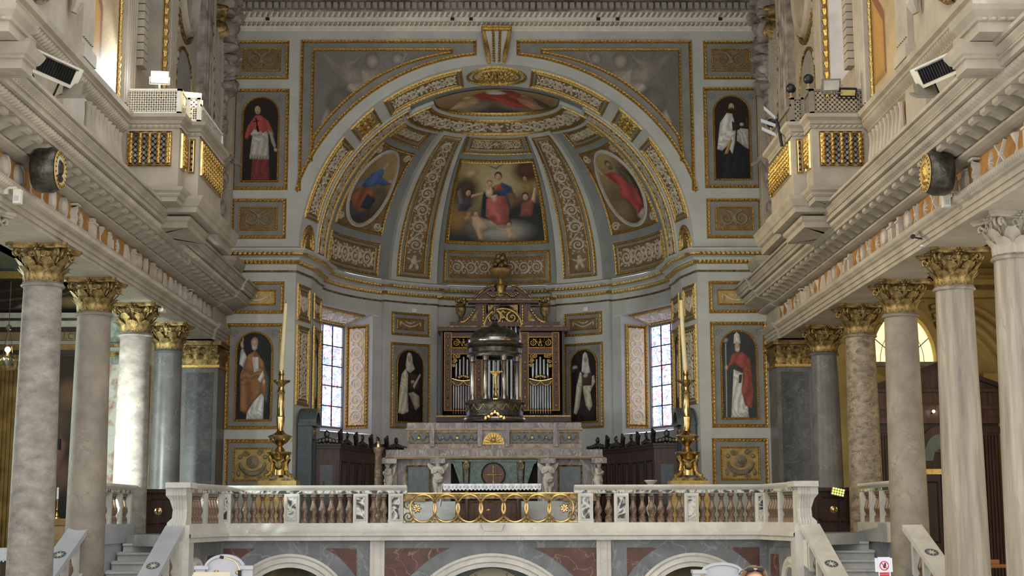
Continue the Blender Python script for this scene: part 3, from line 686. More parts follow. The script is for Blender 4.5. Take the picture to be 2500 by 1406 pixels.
# --- cornice running round wall and apse
def plan_path():
    P = [(-6.65, YW), (-4.93, YW), (-4.66, 36.5), (-AX, 36.9)]
    def arc(a0, a1, R, n): return [cyl(a0+(a1-a0)*i/n, 0, 0, R)[:2] for i in range(n+1)]
    P += arc(-90, -80, AX, 3)+arc(-79.6, -42.9, RB, 10)+arc(-42.5, -21.5, AX, 6)+arc(-21.1, 21.1, RB, 12)+arc(21.5, 42.5, AX, 6)+arc(42.9, 79.6, RB, 10)+arc(80, 90, AX, 3)
    return P+[(AX, 36.9), (4.66, 36.5), (4.93, YW), (6.65, YW)]
pp = plan_path()
tr = sweep_plan(MB(), pp, [(0.0, 7.98), (.02, 8.0), (.02, 8.14), (.1, 8.24), (.12, 8.26), (.12, 8.3), (.22, 8.36), (.3, 8.44), (.32, 8.46), (.32, 8.51), (0, 8.6)]).build('trim_2', 'wall', None, kind='structure', label='pale moulded cornice round the arch wall and apse')
sweep_plan(MB(), pp, [(.21, 8.34), (.28, 8.36), (.30, 8.40), (.28, 8.44), (.23, 8.45)], .06, {1: .03, 2: .05, 3: .03}).build('gilt_bead_course', 'gold', tr)
sweep_plan(MB(), pp, [(.02, 8.15), (.1, 8.17), (.13, 8.2), (.12, 8.24), (.06, 8.25)], .05, {1: .03, 2: .05, 3: .03}).build('gilt_leaf_course', 'gold', tr)
sweep_plan(MB(), pp, [(.0, 7.955), (.04, 7.96), (.05, 7.98), (.04, 8.0), (.0, 8.0)]).build('gilt_fillet', 'gold_old', tr)
# --- entablature over the arch wall
ln_ = [(-6.7, YW), (6.7, YW)]
tr = sweep_plan(MB(), ln_, [(.2, 14.56), (.2, 14.78), (.5, 14.82), (.5, 14.98), (.6, 15.05), (.7, 15.2), (.7, 15.3), (0, 15.6)]).build('trim_3', 'stucco_grime', None, kind='structure', label='weathered grey dentilled entablature above the chancel arch')
sweep_plan(MB(), ln_, [(0, 14.1), (.03, 14.1), (.03, 14.16), (.05, 14.16), (.05, 14.24), (.1, 14.3), (.1, 14.33), (.08, 14.34), (.08, 14.44), (.12, 14.46), (.2, 14.56)]).build('architrave', 'relief_pale', tr)
sweep_plan(MB(), ln_, [(.03, 14.22), (.12, 14.26), (.11, 14.32)], .06, {1: .06}).build('leaf_course', 'stucco', tr)
sweep_plan(MB(), ln_, [(.1, 14.45), (.2, 14.5), (.2, 14.555)], .07, {1: .08}).build('egg_course', 'stucco', tr)
d0 = MB().box(-.055, .055, YW-.34, YW-.19, 14.6, 14.76).build('dentil', 'stucco_grime', tr)
d0.location.x = -6.5
for i in range(1, 80): d = d0.copy(); COL.objects.link(d); d.parent = tr; d.location.x = -6.5+i*.1646
for px in (655, 1105, 1150, 1460, 1507, 1757):
    x, z = at(px, 50, YW); MB().box(x-.045, x+.045, YW-.14, YW-.05, z-.03, z+.03).build('cable_clip', 'black', tr)

# ================================================================ framed paintings
SKIN = (196, 156, 122)
OPS = {}
OPS['cardinal'] = [('bg', (26, 20, 16), (40, 32, 26)), ('p', [(.24, .0), (.8, .0), (.74, .34), (.3, .34)], (120, 42, 38), .02, .3, .05, 40),
    ('p', [(.2, .28), (.76, .27), (.72, .6), (.28, .62)], (176, 170, 160), .02, .22, .1, 46), ('p', [(.2, .26), (.76, .25), (.76, .30), (.2, .31)], (150, 140, 128), .02, .4, 0, 90),
    ('p', [(.04, .52), (.12, .66), (.34, .79), (.5, .79), (.72, .72), (.9, .56), (.82, .52), (.66, .6), (.5, .56), (.28, .6), (.12, .5)], (168, 62, 54), .02, .22, .4, 24),
    ('p', [(.72, .62), (.84, .58), (.96, .42), (.92, .38), (.82, .46)], (150, 146, 138), .02, .2), ('p', [(.2, .56), (.3, .62), (.5, .6), (.48, .54), (.28, .53)], (170, 166, 156), .02, .2), ('e', .5, .57, .06, .025, 0, SKIN, .4), ('e', .95, .37, .05, .025, .5, SKIN, .4),
    ('p', [(.35, .66), (.43, .66), (.47, .59), (.40, .59)], (24, 16, 14), .008), ('p', [(.28, .72), (.44, .735), (.44, .72), (.28, .705)], (24, 16, 14), .008), ('p', [(.33, .76), (.38, .76), (.44, .6), (.41, .6)], (20, 14, 12), .008),
    *face(.4, .86, .095, .055, SKIN, None, (44, 30, 22), .1)]
OPS['surplice'] = [('bg', (18, 16, 15), (44, 32, 24)), ('p', [(.18, 0), (.92, 0), (.86, .4), (.2, .4)], (26, 26, 32), .02, .3),
    ('p', [(.06, .36), (.16, .68), (.36, .8), (.52, .79), (.62, .62), (.58, .44), (.5, .3), (.36, .4), (.2, .34)], (196, 192, 182), .02, .3, .3, 34),
    ('p', [(.66, .62), (.98, .6), (.98, .36), (.88, .38), (.76, .42), (.64, .46)], (170, 166, 158), .02, .3, .2, 40), ('p', [(.5, .7), (.74, .66), (.74, .6), (.52, .58)], (38, 36, 38), .02),
    ('p', [(.26, .3), (.36, .3), (.5, .46), (.46, .5)], (178, 138, 58), .015), ('e', .79, .66, .06, .022, 0, SKIN, .4), ('p', [(.93, .64), (.96, .64), (.96, .74), (.93, .74)], (90, 70, 40), .01),
    *face(.5, .875, .09, .055, SKIN, (34, 24, 20), (34, 26, 22))]
OPS['cope'] = [('bg', (28, 26, 24), (30, 30, 32)), ('p', [(.3, .0), (.8, .0), (.82, .36), (.4, .4)], (190, 190, 186), .02, .3, .05, 44),
    ('p', [(.12, .1), (.1, .52), (.3, .74), (.52, .8), (.78, .66), (.88, .48), (.9, .2), (.74, .3), (.5, .2), (.3, .06)], (140, 94, 46), .02, .35, .7, 22),
    ('p', [(.76, .66), (.96, .46), (.92, .18), (.82, .22), (.86, .45)], (72, 80, 70), .02, .2), ('p', [(.44, .72), (.62, .72), (.64, .56), (.5, .54)], (200, 198, 192), .02, .3), ('p', [(.06, .64), (.18, .6), (.28, .72), (.16, .82), (.1, .8)], (186, 186, 184), .02, .3),
    ('e', .13, .86, .045, .045, .2, SKIN, .4), ('p', [(.15, .98), (.18, .98), (.16, .86), (.12, .86)], SKIN, .012), ('p', [(.62, .46), (.76, .56), (.8, .5), (.7, .42)], (196, 196, 192), .02), ('e', .8, .43, .04, .03, 0, SKIN, .4),
    *face(.5, .875, .095, .055, SKIN, (186, 180, 168), (150, 142, 130))]
OPS['mitre'] = [('bg', (60, 64, 66), (52, 56, 60)), ('p', [(.24, .0), (.76, .0), (.68, .5), (.34, .56)], (196, 192, 184), .02, .3, .05, 44),
    ('p', [(.16, .58), (.32, .74), (.62, .76), (.84, .68), (.92, .3), (.86, .1), (.66, .14), (.56, .3), (.62, .56), (.4, .62)], (146, 66, 50), .02, .3, .2, 24),
    ('p', [(.09, .0), (.12, .0), (.14, .86), (.11, .86)], (176, 172, 160), .01), ('e', .12, .9, .08, .03, 0, (150, 146, 136), .5), ('e', .13, .58, .05, .03, 0, SKIN, .4), ('p', [(.5, .5), (.6, .5), (.56, .4), (.48, .4)], (60, 66, 70), .01),
    ('p', [(.36, .86), (.38, .96), (.46, 1.0), (.54, .96), (.57, .86)], (196, 190, 178), .015, .15), *face(.47, .83, .085, .05, SKIN, (190, 184, 174), None)]
OPS['nun_book'] = [('bg', (26, 22, 19), (30, 26, 22)), ('p', [(.24, .0), (.9, .0), (.84, .4), (.3, .4)], (44, 30, 24), .02, .3),
    ('p', [(.05, .12), (.1, .45), (.18, .66), (.34, .74), (.44, .66), (.42, .4), (.46, .14), (.24, .1)], (200, 192, 168), .02, .25, .12, 40), ('p', [(.46, .4), (.66, .42), (.88, .36), (.9, .22), (.74, .16), (.6, .28)], (160, 150, 128), .02, .3, .6, 26),
    ('p', [(.46, .68), (.86, .66), (.88, .46), (.5, .44)], (66, 46, 36), .02), ('p', [(.62, .5), (.9, .68), (.93, .66), (.68, .46)], (190, 184, 168), .012), ('e', .62, .56, .08, .025, .3, SKIN, .4),
    ('p', [(.37, .88), (.4, .95), (.47, .975), (.55, .955), (.6, .9), (.62, .82), (.7, .74), (.52, .68), (.36, .72), (.34, .8)], (182, 178, 168), .02, .25), *face(.48, .885, .062, .045, SKIN, None, None)]
OPS['nun_lily'] = [('bg', (28, 24, 20), (34, 28, 24)), ('p', [(.2, .0), (.9, .0), (.9, .3), (.2, .3)], (46, 32, 26), .02, .3),
    ('p', [(.08, .12), (.2, .5), (.34, .7), (.44, .66), (.4, .45), (.3, .2), (.18, .1)], (196, 186, 160), .02, .25, .2, 36), ('p', [(.44, .62), (.62, .6), (.9, .64), (.94, .54), (.8, .46), (.74, .4), (.82, .22), (.7, .14), (.56, .22), (.46, .42)], (188, 178, 152), .02, .3, .4, 24),
    ('p', [(.4, .68), (.82, .68), (.8, .5), (.44, .5)], (70, 50, 40), .02), ('e', .56, .64, .1, .03, .2, SKIN, .4), ('p', [(.4, .7), (.43, .85), (.46, .94), (.54, .975), (.62, .95), (.67, .88), (.7, .78), (.76, .68), (.58, .66)], (190, 186, 178), .02, .25), *face(.55, .875, .062, .045, SKIN, None, None), ('e', .14, .76, .1, .03, 0, (180, 176, 160), .6), ('e', .1, .72, .12, .02, .5, (60, 70, 50), .6)]
OPS['strip'] = [('bg', (30, 26, 23), (34, 30, 27)), ('p', [(.3, .2), (.75, .2), (.8, .6), (.6, .78), (.36, .7)], (182, 174, 154), .03, .3), ('e', .55, .86, .14, .05, 0, SKIN, .4)]
def niche_painting(M, w, h, ops, label, name='saint_painting', loc=(0, 0, 0), fw=.085, side=.2, top=.2, seed=1, corner=True, nx=70, gain=1.0):
    t = wthing(name, label, 'painting', loc)
    lp = rect_loop(0, w, 0, h); fill(MB(), M, lp, .006).build('border_field', 'field', t); frame(MB(), M, lp, fw, .06).build('gilt_frame', 'gold', t)
    x0, x1, y0, y1 = side, w-side, side*.85, h-top
    frame(MB(), M, arch_loop(x0, x1, y0, y1), .05, .05, .06).build('inner_frame', 'gold', t)
    e = .045
    canvas(t, M, x0+e, x1-e, y0+e, y1-e, nx, int(nx*(y1-y0)/(x1-x0)), ops, hi=arch_hi(x1-x0-2*e, y1-y0-2*e), seed=seed, gain=gain)
    if corner:
        for c in (x0, x1):
            a = .5*(side+fw*.3) if c == x0 else w-.5*(side+fw*.3)
            ridge(MB(), M, spiral(a+(.06 if c == x0 else -.06), h-top-.06, .1, 1.2, 1, 0, 14), .04, .02, .006).build('corner_rosette', 'field', t, True)
    return t
for s, px, py, ops, lab in ((-1, (567, 705), (217, 464), 'cardinal', 'arched painting of a priest in red cape and white rochet holding a cross'),
                            (1, (567, 705), (213, 460), 'surplice', 'arched painting of a bearded priest in white surplice on black ground'),
                            (-1, (551, 689), (789, 1048), 'cope', 'arched painting of a bearded bishop in golden brown cope raising one hand'),
                            (1, (551, 689), (787, 1046), 'mitre', 'arched painting of a white bearded bishop in mitre and red cope')):
    x0, z0, w, h = side_panel(px[0], px[1], py[0], py[1], s)
    niche_painting(MW(x0, z0), w, h, OPS[ops], lab, loc=(x0+w/2, YW, z0), seed=3, nx=80, side=.23)
for s, ops, lab in ((-1, 'nun_book', 'narrow arched painting of a nun in white mantle with an open book'), (1, 'nun_lily', 'narrow arched painting of a nun in white veil with lilies')):
    c0, c1 = sorted((s*24.2, s*39.8)); M, w, h = quadmap(cyl, (c0, 4.44), (c1, 4.44), (c1, 6.84), (c0, 6.84))
    niche_painting(M, w, h, OPS[ops], lab, loc=cyl(s*32, 4.44), fw=.07, side=.18, top=.16, nx=60)
    st = lambda a, z, hh=0.0: (s*(AX-hh), 36.5+a, z) if a < .5 else cyl(s*(90-(a-.5)/AX*57.3), z, hh)
    M, w, h = quadmap(st, (.1, 4.4), (1.2, 4.4), (1.2, 6.78), (.1, 6.78))
    niche_painting(M, w, h, OPS['strip'], 'foreshortened arched painting of a pale robed saint on the %s apse return beside the window' % ('left' if s < 0 else 'right'), loc=(s*AX, 37, 4.4), fw=.07, side=.18, top=.16, nx=30, corner=False)
# dome paintings
OPS_MADONNA = [('bg', (52, 50, 46), (158, 140, 92)), ('e', .5, .72, .55, .4, 0, (166, 150, 102), .9), ('e', .12, .62, .16, .18, 0, (80, 64, 48), .8), ('e', .92, .9, .2, .16, .4, (84, 56, 40), .7), ('e', .85, .25, .3, .3, 0, (44, 44, 46), .7), ('e', .1, .1, .35, .15, 0, (52, 58, 62), .8), ('e', .08, .25, .12, .16, 0, (146, 112, 50), .6),
    ('e', .55, .12, .3, .13, 0, (150, 146, 132), .7), ('e', .3, .2, .16, .1, .4, (112, 110, 102), .7), ('e', .48, .24, .14, .1, 0, (156, 150, 134), .6),
    ('p', [(.32, .3), (.33, .6), (.45, .68), (.62, .7), (.7, .5), (.64, .24), (.4, .26)], (40, 52, 62), .03, .3), ('p', [(.5, .66), (.56, .74), (.68, .68), (.72, .52), (.6, .46)], (52, 74, 118), .02, .25), ('p', [(.62, .6), (.7, .6), (.76, .48), (.66, .4)], (120, 90, 60), .03),
    ('p', [(.38, .52), (.46, .57), (.6, .56), (.64, .4), (.62, .2), (.5, .2), (.38, .3)], (172, 86, 74), .015, .3, .25, 20), *face(.52, .815, .042, .05, SKIN, None, (60, 44, 34), .2), ('p', [(.47, .7), (.54, .72), (.58, .64), (.46, .62)], (170, 80, 66), .02),
    *face(.41, .72, .033, .04, (206, 168, 128), None, (150, 116, 80)), ('e', .41, .61, .045, .07, 0, (212, 180, 144), .35), ('p', [(.36, .73), (.38, .72), (.42, .64), (.39, .64)], (206, 170, 130), .01), ('p', [(.42, .56), (.5, .58), (.5, .5), (.47, .48)], (212, 178, 142), .012),
    *face(.16, .595, .034, .042, SKIN, None, (70, 52, 40)), ('p', [(.06, .36), (.1, .53), (.18, .55), (.22, .44), (.16, .36)], (84, 76, 84), .02, .25), ('p', [(.2, .57), (.34, .61), (.34, .58), (.2, .53)], SKIN, .012), ('p', [(.02, .6), (.06, .64), (.12, .46), (.08, .42)], (120, 112, 108), .02),
    *face(.835, .545, .036, .042, SKIN, None, (64, 44, 32)), ('p', [(.78, .46), (.88, .5), (.94, .62), (.97, .62), (.92, .42), (.88, .3), (.76, .3)], (140, 74, 62), .02, .25), ('p', [(.9, .5), (.96, .66), (.98, .64), (.94, .46)], (204, 166, 128), .01), *face(.86, .78, .03, .036, (176, 130, 96), None, (80, 56, 42)), ('e', .88, .66, .06, .07, 0, (150, 116, 60), .6),
    *face(.27, .33, .03, .036, (196, 160, 120), None, (130, 96, 66)), ('p', [(.22, .3), (.3, .3), (.38, .22), (.4, .16), (.34, .12), (.36, .02), (.32, .02), (.28, .12), (.24, .2)], (204, 166, 128), .02), ('e', .19, .33, .03, .03, 0, (170, 128, 92), .4), ('p', [(.13, .28), (.2, .32), (.24, .24), (.16, .24)], (176, 134, 90), .02),
    *face(.63, .2, .028, .034, (186, 144, 108), None, (90, 64, 46)), ('p', [(.6, .16), (.66, .16), (.7, .04), (.62, .04)], (196, 156, 118), .02), ('p', [(.5, .17), (.6, .14), (.6, .12), (.5, .15)], (200, 160, 122), .01), ('e', .17, .85, .09, .05, .3, (184, 154, 100), .6),
    ('p', [(.36, .97), (.44, .96), (.48, .94), (.52, .97), (.6, .98), (.52, .94), (.5, .91), (.45, .93)], (120, 116, 110), .008)]
M, w, h = quadmap(dome, (-19.7, 15.4), (19.7, 15.4), (19.7, 48.6), (-19.7, 48.6))
t = wthing('dome_painting', 'square painting of a mother in red holding a child among clouds and putti', 'painting', dome(0, 15.4))
frame(MB(), M, rect_loop(0, w, 0, h), .11, .07).build('gilt_frame', 'gold', t)
canvas(t, M, .1, w-.1, .1, h-.1, 200, 170, OPS_MADONNA, seed=8, gain=1.25)
OPS_PETER = [('bg', (70, 58, 50), (166, 138, 84)), ('e', .3, .15, .4, .14, 0, (70, 72, 78), .7), ('e', .8, .35, .25, .2, 0, (96, 84, 66), .8), ('e', .22, .45, .2, .12, 0, (124, 120, 112), .5),
    ('p', [(.14, .4), (.36, .5), (.62, .46), (.76, .34), (.7, .2), (.5, .14), (.24, .18), (.1, .26)], (140, 82, 50), .03, .35, .6, 20), ('p', [(.5, .4), (.76, .36), (.7, .2), (.46, .2)], (46, 54, 78), .04), ('p', [(.22, .46), (.34, .66), (.52, .76), (.62, .74), (.7, .6), (.6, .52), (.44, .48)], (66, 100, 150), .02, .25, .4, 24),
    ('p', [(.6, .66), (.86, .62), (.96, .64), (.96, .6), (.8, .55), (.62, .56)], (64, 96, 144), .02), ('e', .92, .63, .06, .022, 0, SKIN, .4), *face(.6, .82, .08, .05, SKIN, (170, 160, 140), (150, 140, 122))]
OPS_PROPHET = [('bg', (72, 60, 48), (164, 140, 88)), ('e', .3, .2, .4, .2, 0, (120, 98, 66), .7), ('e', .8, .4, .3, .4, 0, (66, 56, 48), .8), ('e', .74, .09, .16, .07, 0, (168, 158, 140), .35),
    ('p', [(.2, .72), (.44, .72), (.7, .6), (.86, .4), (.84, .18), (.6, .1), (.5, .3), (.34, .36), (.4, .52)], (162, 62, 56), .02, .32, .5, 22), ('p', [(.6, .76), (.78, .72), (.9, .5), (.8, .4), (.64, .6)], (88, 84, 56), .03, .25), ('p', [(.14, .72), (.2, .7), (.14, .86), (.08, .9), (.05, .86)], SKIN, .015),
    *face(.47, .815, .08, .05, (186, 144, 106), (110, 88, 66), (78, 60, 46))]
for s, ops, lab in ((-1, OPS_PETER, 'oval painting of a seated old man in blue and orange pointing, left of the dome'), (1, OPS_PROPHET, 'oval painting of a bearded man in red robe with raised hand, right of the dome')):
    b0, b1 = sorted((s*46.2, s*75)); M, w, h = quadmap(dome, (b0, 15.4), (b1, 15.4), (b1, 47.8), (b0, 47.8))
    t = wthing('oval_painting', lab, 'painting', dome(s*60, 15.4))
    fill(MB(), M, rect_loop(0, w, 0, h), .006).build('border_field', 'ground', t); frame(MB(), M, rect_loop(0, w, 0, h), .08, .06).build('gilt_frame', 'gold', t)
    frame(MB(), M, ell_loop(w/2, h/2, w*.45, h*.47), .1, .035, bead=False).build('white_oval_moulding', 'wall', t, True)
    frame(MB(), M, ell_loop(w/2, h/2, w*.415, h*.44), .045, .06, .07).build('bead_frame', 'relief', t)
    rx, ry = w*.40, h*.428
    canvas(t, M, w/2-rx, w/2+rx, h/2-ry, h/2+ry, 80, 110, ops, lo=lambda a: .5-.5*math.sqrt(max(0, 1-(2*a-1)**2)), hi=lambda a: .5+.5*math.sqrt(max(0, 1-(2*a-1)**2)), seed=4, gain=1.2)
    for cx, cy, d in ((.1, .09, 1), (.9, .09, -1), (.1, .91, -1), (.9, .91, 1)): ridge(MB(), M, spiral(w*cx, h*cy, .13, 1.6, d, 0, 16), .05, .04, .006).build('corner_scroll', 'relief', t, True)
# ================================================================ nave colonnades
ZN, ZA = 5.57, 6.13      # shaft top, capital top
def leaf_mesh(hl, wl, out, n=8):
    def fn(u, v):
        t = v; w = wl*(.75+.5*math.sin(PI*min(1, t*1.05)))*(1-.75*max(0, t-.7)/.3)*(1+.10*math.cos(v*n*PI))
        x = (u-.5)*w; z = hl*(t if t < .8 else .8+.16*math.sin((t-.8)/.2*PI*.85)); o = .012+.035*t+out*max(0, t-.45)**1.6*3.2-.4*x*x/wl
        return (x, -o-(.012 if abs(u-.5) < .2 else 0), z)
    return MB().grid(fn, 4, n)
def copies(src, n, parent, rots, loc=(0, 0, 0)):
    out = []
    for i, r in enumerate(rots):
        o = src if i == 0 else src.copy()
        if i: COL.objects.link(o); o.parent = parent; KIDS.setdefault(parent.name, []).append(o)
        o.rotation_euler = (0, 0, r); o.location = loc; out.append(o)
    return out
def make_capital(root, mat, ht=ZA-ZN, r=.275, ab=.47):
    cap = MB().lathe([(r, 0), (r, ht*.1), (r*1.02, ht*.5), (r*1.2, ht*.8), (r*1.42, ht*.86)], 20).build('capital', mat, root, True)
    # leaves stand on the bell: mesh origin at the column axis
    for hl, wl, o, z, k, ph in ((ht*.42, .2, .10, .0, 8, 0.0), (ht*.68, .2, .13, .0, 8, PI/8)):
        mb = leaf_mesh(hl, wl, o); mb.v = [(x, y-r, zz+z) for x, y, zz in mb.v]
        copies(mb.build('acanthus_leaf', mat, cap, True), k, cap, [2*PI*i/k+ph for i in range(k)])
    mb = MB()
    for sg in (-1, 1):
        pth = [(ab*.18*sg, -r*1.1, ht*.45), (ab*.35*sg, -r*1.25, ht*.72)]
        mb.tube([(sg*.04, -r*1.08, ht*.5), (sg*.06, -r*1.2, ht*.66), (sg*.045, -r*1.62, ht*.80)]+[(sg*.035, -r*1.62-.06*math.sin(a)*(1-a/9), ht*.74+.06*math.cos(a)*(1-a/9)) for a in [i*.7 for i in range(10)]], [.016, .02, .026]+[.024-.0014*i for i in range(10)], 6)
    copies(mb.build('volute', mat, cap, True), 4, cap, [PI/4+PI/2*i for i in range(4)])
    mb = MB()
    for sg in (-1, 1):
        mb.tube([(sg*.03, -r*1.1, ht*.55), (sg*.05, -r*1.2, ht*.7)]+[(sg*(.085+.045*math.cos(a)*(1-a/8)), -r*1.25, ht*.74+.045*math.sin(a)*(1-a/8)) for a in [PI-i*.8 for i in range(8)]], .014, 5)
    copies(mb.build('inner_scroll', mat, cap, True), 4, cap, [PI/2*i for i in range(4)])
    pl = []
    for q in range(4):
        a = PI/2*q
        for x, y in ((-ab, -ab*.86), (-ab*.86, -ab), (-ab*.5, -ab*.83), (0, -ab*.77), (ab*.5, -ab*.83), (ab*.86, -ab)):
            pl.append((x*math.cos(a)-y*math.sin(a), x*math.sin(a)+y*math.cos(a)))
    seen = []; [seen.append(p) for p in pl if not any(math.dist(p, k) < 1e-3 for k in seen)]
    mb = MB(); mb.prism(seen, lambda x, y: (x*.93, y*.93, ht*.86), lambda x, y: (x*.96, y*.96, ht*.92)); mb.prism(seen, lambda x, y: (x, y, ht*.92), lambda x, y: (x, y, ht))
    mb.build('abacus', mat, cap)
    mb = MB(); Mx = lambda x, y, h=0.0: (x, -ab*.76-h, y)
    for i in range(6): blob(mb, Mx, .05*math.cos(i*PI/3), ht*.91+.045*math.sin(i*PI/3), .04, .026, .03, i*PI/3, 6)
    blob(mb, Mx, 0, ht*.91, .03, .03, .06)
    copies(mb.build('rosette', mat, cap, True), 4, cap, [PI/2*i for i in range(4)])
    return cap
def make_column(x, y, zb, shaft, capm, label):
    t = thing('marble_column', label, 'column', (x, y, zb), group='nave columns')
    H = ZN-zb; rb, rt = .345, .285
    rad = lambda z: rb+(rt-rb)*((z+zb)/ZN)**1.3
    MB().lathe([(rad(H*i/12), H*i/12) for i in range(12)]+[(rt, H-.08)], 36).build('shaft', shaft, t, True)
    MB().lathe([(rt, H-.08), (rt+.03, H-.075), (rt+.045, H-.055), (rt+.03, H-.03), (rt+.005, H-.025), (rt+.02, H-.01), (rt, H)], 36).build('necking_ring', shaft, t, True)
    cap = make_capital(t, capm); cap.location.z = H
    if zb < .2:
        MB().lathe([(.5, 0), (.5, .12), (.46, .15), (.5, .22), (.44, .3), (.4, .34), (.42, .38), (.36, .42)], 32).build('base', 'marble_white', t, True)
    return t
LX, RX = -7.05, 7.2
make_column(LX, 19.35, 0, 'shaft_a', 'stucco', 'grey stone column with pale capital at the left picture edge')
make_column(-6.95, 22.25, 0, 'shaft_a', 'gold_old', 'mottled pale marble column nearest in the left colonnade, gilded capital')
make_column(LX, 25.5, 0, 'shaft_b', 'gold_old', 'beige grey marble column second in the left colonnade')
make_column(LX, 28.45, 0, 'shaft_a', 'gold_old', 'brightly lit pale column beside the left balustrade')
make_column(LX, 31.35, 1.2, 'shaft_c', 'gold_old', 'dark polished grey column at the back of the left colonnade')
make_column(RX, 19.95, 0, 'shaft_d', 'stucco', 'pale column with white stone capital at the right picture edge')
make_column(RX, 22.7, 0, 'shaft_d', 'gold_old', 'vertically streaked marble column with gilded capital, right foreground')
make_column(RX, 25.8, 0, 'shaft_b', 'gold_old', 'mottled beige column in front of the lunette window')
make_column(RX, 28.75, 0, 'shaft_e', 'gold_old', 'brown breccia marble column beside the right balustrade')
make_column(RX, 32.0, 1.2, 'shaft_c', 'gold_old', 'dark grey polished column at the back of the right colonnade')
for s in (-1, 1):
    Yp = 34.5; xa, xb = (-7.42, -6.58) if s < 0 else (6.62, 7.46)
    t = wthing('marble_pilaster', 'dark inlaid marble pilaster with gilded capital against the %s arch pier' % ('left' if s < 0 else 'right'), 'pilaster', ((xa+xb)/2, Yp, 1.2), group='nave columns')
    MB().box(xa, xb, Yp, YW, 1.2, ZN-.06).build('shaft', 'shaft_c', t)
    M = flat((xa, Yp, 1.2), (1, 0, 0), (0, 0, 1), (0, -1, 0)); w = xb-xa; h = ZN-1.26
    mb = MB(); mb.mbox(M, .1, w-.1, .1, h-.12, 0, .015); mb.build('inlay_panel', 'pil_dark', t)
    MB().box(xa-.04, xb+.04, Yp-.05, YW, ZN-.06, ZN).build('necking', 'gold', t)
    cap = MB().box(xa+.02, xb-.02, Yp-.02, YW, ZN, ZA-.1).build('capital', 'gold_old', t)
    M = flat((xa, Yp-.02, ZN), (1, 0, 0), (0, 0, 1), (0, -1, 0)); Ms = flat((xb-.02 if s < 0 else xa+.02, Yp, ZN), (0, 1, 0), (0, 0, 1), (-s, 0, 0))
    for Mq, ww in ((M, w), (Ms, YW-Yp)):
        k = 4 if ww > .9 else 3
        for row, hh, o in ((0, .26, .06), (1, .42, .09)):
            for i in range(k+row):
                mb = leaf_mesh(hh, .2, o); mb.v = [Mq((i+.5)*ww/(k+row)+x, z, -y) for x, y, z in mb.v]; mb.build('acanthus_leaf', 'gold_old', cap, True)
    for q in (.12, w-.12): MB().tube([M(q+.07*math.cos(a)*(1-a/9), ZA-ZN-.2+.07*math.sin(a)*(1-a/9), .1) for a in [i*.7 for i in range(11)]], .025, 6).build('volute', 'gold_old', cap, True)
    mb = MB(); mb.box(xa-.08, xb+.08, Yp-.16, YW, ZA-.1, ZA-.03); mb.box(xa-.1, xb+.1, Yp-.18, YW, ZA-.03, ZA); mb.build('abacus', 'gold_old', cap)
# ================================================================ entablatures over the colonnades
EP = [(-.75, 6.9), (-.75, 6.13), (.36, 6.13), (.36, 6.19), (.385, 6.195), (.385, 6.205), (.375, 6.21), (.375, 6.28), (.40, 6.285), (.40, 6.36), (.44, 6.38), (.50, 6.47), (.50, 6.50), (.34, 6.52), (.34, 6.88), (.40, 6.885), (.46, 6.90), (.53, 6.93), (.54, 6.96), (.48, 6.99), (.45, 7.0), (.45, 7.12),
      (.85, 7.12), (.86, 7.17), (.88, 7.18), (.92, 7.26), (.92, 7.28), (1.0, 7.28), (1.0, 7.36), (1.03, 7.365), (1.03, 7.385), (1.015, 7.39), (1.03, 7.43), (1.07, 7.47), (1.075, 7.49), (1.06, 7.495), (1.06, 7.505), (1.11, 7.51), (1.11, 7.56), (.3, 7.62)]
MODP = [(.44, 6.985), (.56, 6.975), (.64, 7.02), (.72, 7.05), (.78, 7.035), (.825, 7.06), (.825, 7.118), (.44, 7.118)]
def relief_objects(parent, M, L, rnd):
    x = .3; k = 0
    while x < L-.4:
        mb = MB(); w = rnd.uniform(.22, .4); kind = rnd.choice(['tower', 'staves', 'chalice', 'star', 'cloth', 'column', 'shield', 'tower', 'book'])
        c = x+w/2
        if kind == 'tower':
            mb.mbox(M, c-w*.3, c+w*.3, .0, .22, 0, .09); mb.mbox(M, c-w*.36, c+w*.36, .22, .25, 0, .11); mb.mbox(M, c-w*.2, c+w*.2, .25, .32, 0, .08); mb.mbox(M, c-.03, c+.03, .05, .13, .085, .1)
        elif kind == 'staves':
            for a in (-1, 1): ridge(mb, M, [(c-a*w*.5, .01), (c, .16), (c+a*w*.5, .33)], .045, .05)
            blob(mb, M, c, .17, .06, .06, .07)
        elif kind == 'chalice':
            ridge(mb, M, [(c, .02), (c, .1), (c, .16), (c, .22), (c, .3)], [.14, .05, .05, .12, .2], .08)
        elif kind == 'star':
            for i in range(9): ridge(mb, M, [(c, .17), (c+w*.5*math.cos(i*.7), .17+.15*math.sin(i*.7))], [.05, .012], .05)
        elif kind == 'cloth':
            for i in range(4): ridge(mb, M, [(c-w*.3+i*w*.2, .02), (c-w*.2+i*w*.16, .15), (c-w*.1+i*w*.08, .31)], [.09, .08, .05], .08)
        elif kind == 'column':
            ridge(mb, M, [(c-.04*math.sin(i*1.1), .01+.31*i/12) for i in range(13)], .13, .1); mb.mbox(M, c-.09, c+.09, .31, .34, 0, .12)
        elif kind == 'shield':
            blob(mb, M, c, .17, w*.42, .16, .08, 0, 12); frame(mb, M, ell_loop(c, .17, w*.46, .17, 20), .03, .06, bead=False)
        else:
            mb.mbox(M, c-w*.35, c+w*.35, .04, .2, 0, .07); mb.mbox(M, c-w*.3, c+w*.2, .2, .27, 0, .05); blob(mb, M, c, .3, w*.3, .04, .05)
        mb.build('stucco_emblem', 'stucco_white', parent); x += w+rnd.uniform(.12, .26); k += 1
Y0, Y1 = 14.0, 35.5
